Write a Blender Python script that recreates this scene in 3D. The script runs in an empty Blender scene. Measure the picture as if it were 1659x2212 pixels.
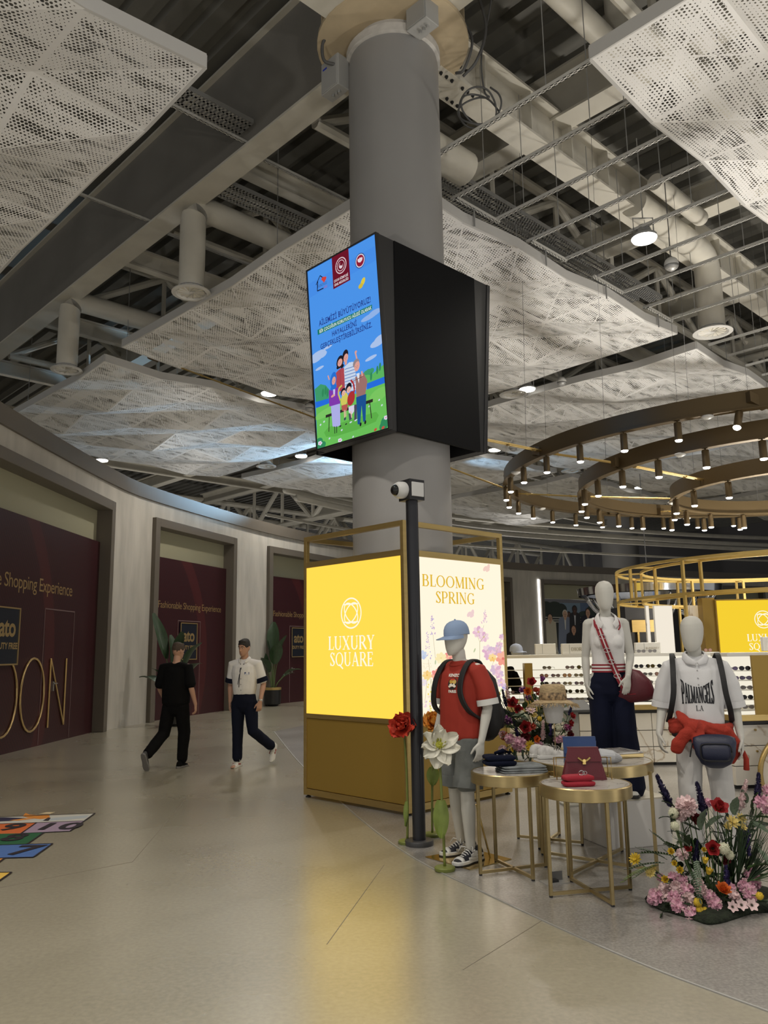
import bpy, bmesh, math, random
import numpy as np
from mathutils import Vector, Matrix
random.seed(7)
C = bpy.context.scene.collection
PI = math.pi
# ------------------------------------------------------------------ camera, world, exposure
F, PITCH, ROLL, EYE = 1730.0, 0.17326, -0.0161, 1.62
YAW = 0.76743                                  # the building grid: x' = VD, y' = UD
cp, sp = math.cos(PITCH), math.sin(PITCH)
_r, _u, FW = Vector((1, 0, 0)), Vector((0, -sp, cp)), Vector((0, cp, sp))
RT = math.cos(ROLL) * _r + math.sin(ROLL) * _u
UP = -math.sin(ROLL) * _r + math.cos(ROLL) * _u
EYEP = Vector((0, 0, EYE))
cam = bpy.data.cameras.new('camera'); camo = bpy.data.objects.new('camera', cam); C.objects.link(camo)
m3 = Matrix((RT, UP, -FW)).transposed()
camo.matrix_world = Matrix.Translation(EYEP) @ m3.to_4x4()
cam.sensor_fit = 'HORIZONTAL'; cam.sensor_width = 36.0; cam.lens = 36.0 * F / 1659.0
cam.clip_end = 300
S = bpy.context.scene
S.camera = camo
S.view_settings.view_transform = 'Standard'; S.view_settings.look = 'None'
S.view_settings.gamma = 1; S.view_settings.use_curve_mapping = False
S.view_settings.exposure = 0.0
S.cycles.max_bounces = 7; S.cycles.diffuse_bounces = 4; S.cycles.glossy_bounces = 3; S.cycles.transparent_max_bounces = 8; S.cycles.sample_clamp_indirect = 6; S.cycles.use_denoising = True; S.cycles.use_adaptive_sampling = True; S.cycles.adaptive_threshold = 0.02
w = bpy.data.worlds.new('hall_air'); S.world = w; w.use_nodes = True
w.node_tree.nodes['Background'].inputs[0].default_value = (0.95, 0.93, 0.9, 1)
w.node_tree.nodes['Background'].inputs[1].default_value = 0.45
def lamp(name, kind, loc, energy, color=(1, 0.93, 0.83), size=0.3, target=None, spot=None, parent=None, blend=0.6):
    l = bpy.data.lights.new(name, kind); l.energy = energy; l.color = color
    if kind == 'AREA': l.shape = 'DISK'; l.size = size
    else: l.shadow_soft_size = size
    if kind == 'SPOT': l.spot_size = spot or 1.2; l.spot_blend = blend
    o = bpy.data.objects.new(name, l); C.objects.link(o); o.location = loc
    if target is not None:
        o.rotation_euler = (Vector(target) - Vector(loc)).to_track_quat('-Z', 'Y').to_euler()
    if parent: o.parent = parent
    return o

def uplight(x, y, z, e, size=.5, color=(1, .95, .87)):  # added fill lamp, out of sight, brightening the ceiling from below
    o = bpy.data.objects.new('floor_uplight', None); C.objects.link(o); o.location = (x, y, z)
    UPL.append(o); lamp('uplight_lamp', 'AREA', (0, 0, .12), e, color, size, parent=o).rotation_euler = (PI, 0, 0)
UPL = []
for x, y, z, e in ((-4.2, -3.5, 0, 320), (3.2, -4.5, 0, 400), (9.5, 1.5, 0, 400), (7.25, 14.3, 1.43, 380), (16, 9, 0, 460), (-9, 35, 0, 420), (9, 50, 0, 600)):
    if e: uplight(x, y, z, e)

# ------------------------------------------------------------------ measuring helpers
def ray(x, y): return FW + RT * ((x - 829.5) / F) - UP * ((y - 1106) / F)
def atz(x, y, z=0.0):
    d = ray(x, y); return EYEP + d * ((z - EYE) / d.z)
def aty(x, y, Y):
    d = ray(x, y); return EYEP + d * (Y / d.y)
UD = Vector((-math.sin(YAW), math.cos(YAW), 0)); VD = Vector((math.cos(YAW), math.sin(YAW), 0))
CC = Vector((0.22, 9.57, 0))
def G(u, v, z=0.0): return CC + UD * u + VD * v + Vector((0, 0, z))
def hom(src, dst):
    A = []; b = []
    for (x, y), (X, Y) in zip(src, dst):
        A += [[x, y, 1, 0, 0, 0, -X * x, -X * y], [0, 0, 0, x, y, 1, -Y * x, -Y * y]]; b += [X, Y]
    h = list(np.linalg.solve(np.array(A, float), np.array(b, float))) + [1.0]
    def f(x, y):
        d = h[6] * x + h[7] * y + 1
        return ((h[0] * x + h[1] * y + h[2]) / d, (h[3] * x + h[4] * y + h[5]) / d)
    return f

# ------------------------------------------------------------------ materials
MATS = {}
def lin(c): return tuple((x / 12.92 if x <= 0.04045 else ((x + 0.055) / 1.055) ** 2.4) for x in [k / 255 for k in c])
def mat(name, col, rough=0.5, metal=0.0, var=0.0, vscale=6.0, bump=0.0, bscale=60.0, stretch=(1, 1, 1), spec=0.5, emit=None, estr=1.0, sheen=0.0, coat=0.0, subs=0.0):
    if name in MATS: return MATS[name]
    m = bpy.data.materials.new(name); m.use_nodes = True; MATS[name] = m
    nt = m.node_tree; P = nt.nodes['Principled BSDF']
    P.inputs['Base Color'].default_value = (*col, 1); P.inputs['Roughness'].default_value = rough
    P.inputs['Metallic'].default_value = metal; P.inputs['Specular IOR Level'].default_value = spec
    if coat: P.inputs['Coat Weight'].default_value = coat; P.inputs['Coat Roughness'].default_value = 0.1
    if sheen: P.inputs['Sheen Weight'].default_value = sheen
    if emit is not None:
        P.inputs['Emission Color'].default_value = (*emit, 1); P.inputs['Emission Strength'].default_value = estr
    if var or bump:
        tc = nt.nodes.new('ShaderNodeTexCoord'); mp = nt.nodes.new('ShaderNodeMapping'); mp.inputs['Scale'].default_value = stretch
        nt.links.new(tc.outputs['Object'], mp.inputs[0])
    if var:
        n = nt.nodes.new('ShaderNodeTexNoise'); n.inputs['Scale'].default_value = vscale; n.inputs['Detail'].default_value = 6
        nt.links.new(mp.outputs[0], n.inputs['Vector'])
        r = nt.nodes.new('ShaderNodeValToRGB'); r.color_ramp.elements[0].position = 0.3; r.color_ramp.elements[1].position = 0.7
        r.color_ramp.elements[0].color = (*[c * (1 - var) for c in col], 1); r.color_ramp.elements[1].color = (*[min(1, c * (1 + var)) for c in col], 1)
        nt.links.new(n.outputs[0], r.inputs[0]); nt.links.new(r.outputs[0], P.inputs['Base Color'])
    if bump:
        n2 = nt.nodes.new('ShaderNodeTexNoise'); n2.inputs['Scale'].default_value = bscale; n2.inputs['Detail'].default_value = 4
        nt.links.new(mp.outputs[0], n2.inputs['Vector'])
        b = nt.nodes.new('ShaderNodeBump'); b.inputs['Strength'].default_value = bump; b.inputs['Distance'].default_value = 0.02
        nt.links.new(n2.outputs[0], b.inputs['Height']); nt.links.new(b.outputs[0], P.inputs['Normal'])
    return m
def glow(name, col, s=1.0):
    if name in MATS: return MATS[name]
    m = bpy.data.materials.new(name); m.use_nodes = True; MATS[name] = m
    nt = m.node_tree; nt.nodes.clear()
    e = nt.nodes.new('ShaderNodeEmission'); o = nt.nodes.new('ShaderNodeOutputMaterial')
    e.inputs[0].default_value = (*col, 1); e.inputs[1].default_value = s; nt.links.new(e.outputs[0], o.inputs[0]); return m
def N(m, t): return m.node_tree.nodes.new(t)
def math_node(m, op, a, b=None):
    n = N(m, 'ShaderNodeMath'); n.operation = op
    for i, x in enumerate((a, b)):
        if x is None: continue
        if isinstance(x, (int, float)): n.inputs[i].default_value = x
        else: m.node_tree.links.new(x, n.inputs[i])
    return n.outputs[0]
def concrete_mat(name, c0, c1, rough, scale, speck=0.0, lines=False):
    m = mat(name, c0, rough); nt = m.node_tree; P = nt.nodes['Principled BSDF']; L = nt.links.new
    tc = N(m, 'ShaderNodeTexCoord')
    n1 = N(m, 'ShaderNodeTexNoise'); n1.inputs['Scale'].default_value = scale; n1.inputs['Detail'].default_value = 5; n1.inputs['Roughness'].default_value = 0.5
    L(tc.outputs['Object'], n1.inputs['Vector'])
    r = N(m, 'ShaderNodeValToRGB'); r.color_ramp.elements[0].position = 0.32; r.color_ramp.elements[1].position = 0.68
    r.color_ramp.elements[0].color = (*c0, 1); r.color_ramp.elements[1].color = (*c1, 1); L(n1.outputs[0], r.inputs[0])
    out = r.outputs[0]
    n2 = N(m, 'ShaderNodeTexNoise'); n2.inputs['Scale'].default_value = scale * 70; n2.inputs['Detail'].default_value = 3; L(tc.outputs['Object'], n2.inputs['Vector'])
    mx = N(m, 'ShaderNodeMixRGB'); mx.blend_type = 'OVERLAY'; mx.inputs[0].default_value = 0.25 + speck; L(out, mx.inputs[1]); L(n2.outputs[0], mx.inputs[2]); out = mx.outputs[0]
    L(out, P.inputs['Base Color'])
    rr = N(m, 'ShaderNodeMapRange'); rr.inputs[3].default_value = rough * 0.9; rr.inputs[4].default_value = rough * 1.15
    L(n1.outputs[0], rr.inputs[0]); L(rr.outputs[0], P.inputs['Roughness'])
    b = N(m, 'ShaderNodeBump'); b.inputs['Strength'].default_value = 0.05; b.inputs['Distance'].default_value = 0.002; L(n2.outputs[0], b.inputs['Height']); L(b.outputs[0], P.inputs['Normal'])
    return m
def perforated_mat():
    m = mat('perforated_white_metal', (0.80, 0.79, 0.765), 0.42); nt = m.node_tree; L = nt.links.new; P = nt.nodes['Principled BSDF']
    uv = N(m, 'ShaderNodeUVMap'); uv.uv_map = 'sheet'; cell = N(m, 'ShaderNodeUVMap'); cell.uv_map = 'cell'
    FR = 1 / 0.05
    def lattice(off):
        a = N(m, 'ShaderNodeVectorMath'); a.operation = 'MULTIPLY_ADD'; a.inputs[1].default_value = (FR, FR, 0); a.inputs[2].default_value = (off, off * math.sqrt(3), 0); L(uv.outputs[0], a.inputs[0])
        d = N(m, 'ShaderNodeVectorMath'); d.operation = 'MODULO'; d.inputs[1].default_value = (1, math.sqrt(3), 1); L(a.outputs[0], d.inputs[0])
        s = N(m, 'ShaderNodeVectorMath'); s.operation = 'SUBTRACT'; s.inputs[1].default_value = (0.5, math.sqrt(3) / 2, 0); L(d.outputs[0], s.inputs[0])
        ln = N(m, 'ShaderNodeVectorMath'); ln.operation = 'LENGTH'; L(s.outputs[0], ln.inputs[0]); return ln.outputs['Value']
    dist = math_node(m, 'MINIMUM', lattice(0.0), lattice(0.5))
    mp = N(m, 'ShaderNodeMapping'); mp.inputs['Rotation'].default_value = (0, 0, math.radians(40)); mp.inputs['Scale'].default_value = (1.0, 3.2, 1); L(uv.outputs[0], mp.inputs[0])
    n = N(m, 'ShaderNodeTexNoise'); n.inputs['Scale'].default_value = 1.9; n.inputs['Detail'].default_value = 5; n.inputs['Roughness'].default_value = 0.62; L(mp.outputs[0], n.inputs['Vector'])
    rad = N(m, 'ShaderNodeMapRange'); rad.inputs[1].default_value = 0.40; rad.inputs[2].default_value = 0.66; rad.inputs[3].default_value = 0.09; rad.inputs[4].default_value = 0.44; L(n.outputs[0], rad.inputs[0])
    sx = N(m, 'ShaderNodeSeparateXYZ'); L(cell.outputs[0], sx.inputs[0])
    ex = math_node(m, 'ABSOLUTE', math_node(m, 'SUBTRACT', sx.outputs[0], 0.5)); ey = math_node(m, 'ABSOLUTE', math_node(m, 'SUBTRACT', sx.outputs[1], 0.5))
    inside = math_node(m, 'LESS_THAN', math_node(m, 'MAXIMUM', ex, ey), 0.475)
    diag = math_node(m, 'GREATER_THAN', math_node(m, 'MINIMUM', math_node(m, 'ABSOLUTE', math_node(m, 'SUBTRACT', ex, ey)), 9.0), 0.014)
    hole = math_node(m, 'MULTIPLY', math_node(m, 'MULTIPLY', math_node(m, 'LESS_THAN', dist, rad.outputs[0]), inside), diag)
    t = N(m, 'ShaderNodeBsdfTransparent'); mx = N(m, 'ShaderNodeMixShader'); L(hole, mx.inputs[0]); L(P.outputs[0], mx.inputs[1]); L(t.outputs[0], mx.inputs[2])
    L(mx.outputs[0], nt.nodes['Material Output'].inputs[0]); return m
def marble_mat(name, base, vein, scale=2.2, rough=0.15):
    m = mat(name, base, rough); nt = m.node_tree; L = nt.links.new; P = nt.nodes['Principled BSDF']; tc = N(m, 'ShaderNodeTexCoord')
    n = N(m, 'ShaderNodeTexNoise'); n.inputs['Scale'].default_value = scale; n.inputs['Detail'].default_value = 7; n.inputs['Distortion'].default_value = 1.2; L(tc.outputs['Object'], n.inputs['Vector'])
    d = math_node(m, 'ABSOLUTE', math_node(m, 'SUBTRACT', n.outputs[0], 0.5))
    r = N(m, 'ShaderNodeValToRGB'); r.color_ramp.elements[0].position = 0.0; r.color_ramp.elements[1].position = 0.022
    r.color_ramp.elements[0].color = (*vein, 1); r.color_ramp.elements[1].color = (*base, 1); L(d, r.inputs[0]); L(r.outputs[0], P.inputs['Base Color']); return m

# ------------------------------------------------------------------ mesh builder
class MB:
    def __init__(s): s.v = []; s.f = []; s.mi = []; s.cur = 0
    def add(s, vs, fs):
        b = len(s.v); s.v += [tuple(x) for x in vs]
        for f in fs: s.f.append(tuple(i + b for i in f)); s.mi.append(s.cur)
        return s
    def obox(s, c, ax, ay, az):
        c, ax, ay, az = map(Vector, (c, ax, ay, az))
        vs = [c + ax * i + ay * j + az * k for k in (-1, 1) for j in (-1, 1) for i in (-1, 1)]
        fl = (0, 2, 3, 1), (4, 5, 7, 6), (0, 1, 5, 4), (2, 6, 7, 3), (0, 4, 6, 2), (1, 3, 7, 5)
        if ax.cross(ay).dot(az) < 0: fl = [f[::-1] for f in fl]
        return s.add(vs, fl)
    def box(s, x0, x1, y0, y1, z0, z1):
        return s.obox(((x0 + x1) / 2, (y0 + y1) / 2, (z0 + z1) / 2), ((x1 - x0) / 2, 0, 0), (0, (y1 - y0) / 2, 0), (0, 0, (z1 - z0) / 2))
    def bar(s, p, q, w, h, up=(0, 0, 1)):
        p, q = Vector(p), Vector(q); d = q - p; t = d.normalized(); u = Vector(up)
        if abs(t.dot(u)) > 0.98: u = Vector((0, 1, 0)) if abs(t.y) < 0.9 else Vector((1, 0, 0))
        a = t.cross(u).normalized(); b = a.cross(t)
        return s.obox((p + q) / 2, a * w / 2, t * d.length / 2, b * h / 2)
    def rings(s, R, cap=True, closed=False):
        n = len(R[0]); vs = [p for r in R for p in r]; fs = []
        K = len(R)
        for k in range(K if closed else K - 1):
            a, b = k * n, ((k + 1) % K) * n
            for i in range(n):
                j = (i + 1) % n; fs.append((a + i, a + j, b + j, b + i))
        if cap and not closed: fs += [tuple(range(n))[::-1], tuple(range((K - 1) * n, K * n))]
        return s.add(vs, fs)
    def loft(s, pts, rad, side=(1, 0, 0), n=12, caps=True, ex=1.0):
        pts = [Vector(p) for p in pts]; R = []; rr = [r if isinstance(r, (tuple, list)) else (r, r) for r in rad]
        K = len(pts)
        for i, p in enumerate(pts):
            t = (pts[min(i + 1, K - 1)] - pts[max(i - 1, 0)]).normalized()
            a = Vector(side); a = a - t * a.dot(t)
            if a.length < 1e-3: a = Vector((0, 1, 0)) - t * t.y
            a.normalize(); b = t.cross(a)
            def ring(c, k):
                o = []
                for j in range(n):
                    th = 2 * PI * j / n; cx, cy = math.cos(th), math.sin(th)
                    if ex != 1.0: cx = math.copysign(abs(cx) ** ex, cx); cy = math.copysign(abs(cy) ** ex, cy)
                    o.append(c + a * (rr[i][0] * k * cx) + b * (rr[i][1] * k * cy))
                return o
            m = min(rr[i])
            if caps and i == 0: R += [ring(p - t * m * 0.75, 0.45), ring(p - t * m * 0.5, 0.75)]
            R.append(ring(p, 1))
            if caps and i == K - 1: R += [ring(p + t * m * 0.5, 0.75), ring(p + t * m * 0.75, 0.45)]
        return s.rings(R)
    def tube(s, p, q, r, n=8, r1=None):
        return s.loft([p, q], [r, r if r1 is None else r1], n=n, caps=False, side=(0.3, 0.9, 0.2))
    def path(s, pts, r, n=8):
        return s.loft(pts, [r] * len(pts) if not isinstance(r, list) else r, n=n, caps=False, side=(0.123, 0.31, 0.94))
    def lathe(s, prof, n=20, c=(0, 0, 0), axis=(0, 0, 1), cap=True):
        c = Vector(c); z = Vector(axis).normalized(); a = Vector((1, 0, 0)) if abs(z.x) < 0.9 else Vector((0, 1, 0)); a = (a - z * a.dot(z)).normalized(); b = z.cross(a)
        return s.rings([[c + z * h + (a * math.cos(2 * PI * j / n) + b * math.sin(2 * PI * j / n)) * r for j in range(n)] for r, h in prof], cap=cap)
    def ball(s, c, r, nu=12, nv=8):
        r = r if isinstance(r, (tuple, list)) else (r, r, r); c = Vector(c)
        R = [[c + Vector((r[0] * math.sin(PI * k / nv) * math.cos(2 * PI * j / nu), r[1] * math.sin(PI * k / nv) * math.sin(2 * PI * j / nu), -r[2] * math.cos(PI * k / nv))) for j in range(nu)] for k in range(1, nv)]
        b = len(s.v); s.rings(R, cap=False); n = len(s.v); s.v += [tuple(c - Vector((0, 0, r[2]))), tuple(c + Vector((0, 0, r[2])))]
        for j in range(nu):
            s.f.append((n, b + (j + 1) % nu, b + j)); s.mi.append(s.cur)
            e = b + (nv - 2) * nu; s.f.append((n + 1, e + j, e + (j + 1) % nu)); s.mi.append(s.cur)
        return s
    def prism(s, poly, o, ax, ay, depth):
        o, ax, ay = Vector(o), Vector(ax), Vector(ay); nrm = ax.cross(ay).normalized() * depth
        A = [o + ax * x + ay * y for x, y in poly]; n = len(A)
        ar = sum(poly[i][0] * poly[(i + 1) % n][1] - poly[(i + 1) % n][0] * poly[i][1] for i in range(n))
        fs = [tuple(range(n))[::-1], tuple(range(n, 2 * n))] + [(i, (i + 1) % n, n + (i + 1) % n, n + i) for i in range(n)]
        if (ar < 0) != (depth < 0): fs = [f[::-1] for f in fs]
        return s.add(A + [p + nrm for p in A], fs)
    def xform(s, M):
        s.v = [tuple(M @ Vector(p)) for p in s.v]; return s
    def mesh(s, name, mats, smooth=False):
        me = bpy.data.meshes.new(name); me.from_pydata(s.v, [], s.f)
        for m in (mats if isinstance(mats, (list, tuple)) else [mats]): me.materials.append(m)
        if len(me.materials) > 1: me.polygons.foreach_set('material_index', s.mi)
        if smooth: me.polygons.foreach_set('use_smooth', [True] * len(me.polygons))
        me.validate(); me.update(); return me
    def build(s, name, mats, parent=None, smooth=False, loc=None, bevel=0, auto=None):
        o = bpy.data.objects.new(name, s.mesh(name, mats, smooth)); C.objects.link(o)
        if parent: o.parent = parent
        if loc is not None: o.location = loc
        if bevel:
            b = o.modifiers.new('bevel', 'BEVEL'); b.width = bevel; b.segments = 2; b.limit_method = 'ANGLE'; b.angle_limit = 0.7
        if auto is not None:
            o.data.set_sharp_from_angle(angle=auto)
        return o
def use(me, name, parent=None, loc=None, rot=None, scale=None):
    o = bpy.data.objects.new(name, me); C.objects.link(o)
    if parent: o.parent = parent
    if loc is not None: o.location = loc
    if rot is not None: o.rotation_euler = rot
    if scale is not None: o.scale = scale if isinstance(scale, (tuple, list)) else (scale,) * 3
    return o
def bake(o, voxel=None, smooth=4, sub=0, fac=0.5):
    if voxel:
        r = o.modifiers.new('r', 'REMESH'); r.mode = 'VOXEL'; r.voxel_size = voxel; r.use_smooth_shade = True
    if sub: o.modifiers.new('s', 'SUBSURF').levels = sub
    if smooth:
        q = o.modifiers.new('q', 'SMOOTH'); q.factor = fac; q.iterations = smooth
    bpy.context.view_layer.update(); dg = bpy.context.evaluated_depsgraph_get()
    me = bpy.data.meshes.new_from_object(o.evaluated_get(dg)); o.modifiers.clear(); old = o.data; me.name = old.name; o.data = me
    me.polygons.foreach_set('use_smooth', [True] * len(me.polygons)); return o
def tag(o, label=None, cat=None, group=None, kind=None):
    if label: o['label'] = label
    if cat: o['category'] = cat
    if group: o['group'] = group
    if kind: o['kind'] = kind
    return o
def thing(name, loc, label, cat, rz=0, group=None):
    o = bpy.data.objects.new(name, None); C.objects.link(o); o.location = loc; o.rotation_euler = (0, 0, rz); o.empty_display_size = 0.1
    return tag(o, label, cat, group)
def dup(root, loc, rz=None, label=None, scale=None):
    r = root.copy(); C.objects.link(r); r.location = loc
    if rz is not None: r.rotation_euler = (r.rotation_euler[0], r.rotation_euler[1], rz)
    if scale: r.scale = (scale,) * 3
    if label: r['label'] = label
    for ch in list(root.children):
        c = ch.copy(); C.objects.link(c); c.parent = r
        for g in list(ch.children):
            d = g.copy(); C.objects.link(d); d.parent = c
    return r
def struct(o): o['kind'] = 'structure'; return o
def spline(pts, n):
    P = [Vector(p) for p in pts]; P = [2 * P[0] - P[1]] + P + [2 * P[-1] - P[-2]]; out = []
    for i in range(1, len(P) - 2):
        for k in range(n):
            t = k / n; a, b, c, d = P[i - 1:i + 3]
            out.append(0.5 * ((2 * b) + (c - a) * t + (2 * a - 5 * b + 4 * c - d) * t * t + (3 * b - a - 3 * c + d) * t ** 3))
    out.append(P[-2]); return out

# ------------------------------------------------------------------ lettering and flat drawing
_TXT = {}
def text_poly(body, size, align='CENTER', bold=0.0, shear=0.0, space=1.0):
    """flat outline mesh (verts, faces) of a line in the built-in sans face"""
    cu = bpy.data.curves.new('t', 'FONT'); cu.body = body; cu.size = size; cu.align_x = align; cu.offset = bold; cu.shear = shear; cu.space_character = space
    cu.resolution_u = 3
    o = bpy.data.objects.new('t', cu); C.objects.link(o); bpy.context.view_layer.update()
    me = o.evaluated_get(bpy.context.evaluated_depsgraph_get()).to_mesh()
    vs = [tuple(v.co[:2]) for v in me.vertices]; fs = [tuple(p.vertices) for p in me.polygons]
    bpy.data.objects.remove(o); bpy.data.curves.remove(cu); return vs, fs
def _ln(x0, y0, x1, y1, w):
    dx, dy = x1 - x0, y1 - y0; l = math.hypot(dx, dy); nx, ny = -dy / l * w / 2, dx / l * w / 2
    return [(x0 + nx, y0 + ny), (x0 - nx, y0 - ny), (x1 - nx, y1 - ny), (x1 + nx, y1 + ny)]
def _arc(cx, cy, rx, ry, a0, a1, thin, thick, n=18):
    q = []
    for k in range(n):
        pr = []
        for t in (a0 + (a1 - a0) * k / n, a0 + (a1 - a0) * (k + 1) / n):
            w = thin + (thick - thin) * abs(math.cos(t)) ** 1.6
            c, s = math.cos(t), math.sin(t); pr.append(((cx + (rx + w / 2) * c, cy + (ry + min(w, thin * 1.4) / 2) * s), (cx + (rx - w / 2) * c, cy + (ry - min(w, thin * 1.4) / 2) * s)))
        q.append([pr[0][0], pr[0][1], pr[1][1], pr[1][0]])
    return q
T, H_ = 0.062, 0.15
def _sf(x, y, w=0.26): return _ln(x - w / 2, y, x + w / 2, y, T)
D_ = math.radians
GL = {
 'L': (0.56, [_ln(.14, 0, .14, 1, H_), _sf(.14, .975), _ln(.02, .027, .54, .027, T), _ln(.52, 0, .56, .24, T)]),
 'U': (0.78, [_ln(.15, .3, .15, 1, H_), _ln(.64, .3, .64, 1, T), _sf(.15, .975), _sf(.64, .975, .22)] + _arc(.395, .3, .245, .28, PI, 2 * PI, T, H_)),
 'X': (0.78, [_ln(.13, .98, .66, .02, H_), _ln(.64, .98, .14, .02, T), _sf(.14, .975), _sf(.63, .975, .22), _sf(.14, .025, .22), _sf(.65, .025)]),
 'R': (0.74, [_ln(.14, 0, .14, 1, H_), _sf(.14, .975), _sf(.14, .025), _ln(.14, .975, .36, .975, T), _ln(.14, .5, .36, .5, T), _ln(.34, .5, .7, .02, H_), _ln(.62, .025, .76, .025, T)] + _arc(.36, .737, .2, .237, -PI / 2, PI / 2, T, H_)),
 'Y': (0.72, [_ln(.1, .98, .36, .45, H_), _ln(.62, .98, .36, .45, T), _ln(.36, 0, .36, .48, H_), _sf(.12, .975), _sf(.61, .975, .2), _sf(.36, .025)]),
 'S': (0.56, [_ln(.14, .72, .44, .3, H_), _ln(.06, 0.02, .07, .26, T), _ln(.49, .98, .48, .76, T)] + _arc(.27, .76, .17, .215, D_(20), D_(200), T, H_ * .8) + _arc(.28, .25, .2, .225, D_(-160), D_(25), T, H_)),
 'Q': (0.9, [_ln(.42, .12, .84, -.2, H_ * .8)] + _arc(.45, .5, .36, .475, 0, 2 * PI, T, H_, 36)),
 'O': (0.9, _arc(.45, .5, .36, .475, 0, 2 * PI, T, H_, 36)),
 'A': (0.8, [_ln(.4, 1, .12, .02, T), _ln(.38, 1, .67, .02, H_), _ln(.2, .34, .57, .34, T), _sf(.12, .025, .2), _sf(.67, .025)]),
 'E': (0.6, [_ln(.14, 0, .14, 1, H_), _ln(.02, .975, .53, .975, T), _ln(.02, .025, .56, .025, T), _ln(.14, .52, .42, .52, T), _ln(.53, 1, .54, .78, T), _ln(.54, 0, .58, .24, T), _ln(.42, .42, .42, .62, T)]),
 'B': (0.7, [_ln(.14, 0, .14, 1, H_), _ln(.02, .975, .36, .975, T), _ln(.02, .025, .38, .025, T), _ln(.14, .53, .38, .53, T)] + _arc(.36, .752, .17, .223, -PI / 2, PI / 2, T, H_) + _arc(.38, .277, .21, .253, -PI / 2, PI / 2, T, H_)),
 'M': (0.96, [_ln(.14, 0, .14, 1, T), _ln(.12, 1, .47, .05, H_), _ln(.47, .05, .82, 1, T), _ln(.82, 0, .82, 1, H_), _sf(.12, .975, .2), _sf(.84, .975, .2), _sf(.14, .025, .2), _sf(.82, .025)]),
 'I': (0.32, [_ln(.16, 0, .16, 1, H_), _sf(.16, .975), _sf(.16, .025)]),
 'N': (0.82, [_ln(.14, 0, .14, 1, T), _ln(.12, .98, .68, .02, H_), _ln(.68, 0, .68, 1, T), _sf(.12, .975, .2), _sf(.68, .975, .2), _sf(.14, .025, .2)]),
 'G': (0.84, [_ln(.69, .06, .69, .42, H_), _sf(.69, .42, .28), _ln(.71, .98, .7, .74, T)] + _arc(.45, .5, .36, .475, D_(38), D_(318), T, H_, 30)),
 'P': (0.68, [_ln(.14, 0, .14, 1, H_), _sf(.14, .975), _sf(.14, .025), _ln(.14, .975, .36, .975, T), _ln(.14, .45, .36, .45, T)] + _arc(.36, .712, .22, .262, -PI / 2, PI / 2, T, H_)),
 'H': (0.86, [_ln(.15, 0, .15, 1, H_), _ln(.7, 0, .7, 1, H_), _ln(.15, .52, .7, .52, T), _sf(.15, .975), _sf(.15, .025), _sf(.7, .975), _sf(.7, .025)]),
 'D': (0.84, [_ln(.14, 0, .14, 1, H_), _ln(.02, .975, .36, .975, T), _ln(.02, .025, .36, .025, T)] + _arc(.36, .5, .36, .475, -PI / 2, PI / 2, T, H_)),
}
def serif(word, h, x=0.0, y=0.0, gap=0.06, sx=1.0, center=True):
    """quads of a word in a classic serif face, cap height h"""
    W = sum((GL[c][0] + gap) if c != ' ' else 0.4 for c in word) * h * sx; px = x - (W / 2 if center else 0); out = []
    for c in word:
        if c == ' ': px += 0.4 * h * sx; continue
        for q in GL[c][1]: out.append([(px + a * h * sx, y + b * h) for a, b in q])
        px += (GL[c][0] + gap) * h * sx
    return out
def fit_text(art, body, cx, y, width, cap, c, bold=0.0, f=None, shear=0.0):
    """one line of sans text, centred on cx, baseline y, stretched to a width and capital height"""
    vs, fs = text_poly(body, 1.0, bold=bold, shear=shear, space=1.08); x0 = min(v[0] for v in vs); x1 = max(v[0] for v in vs)
    ch = max(v[1] for v in text_poly('H', 1.0)[0]); art.col(c)
    art.m.add([(cx + ((a - x0) / (x1 - x0) - .5) * width, y + b / ch * cap, art.z) for a, b in vs], fs)
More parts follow.
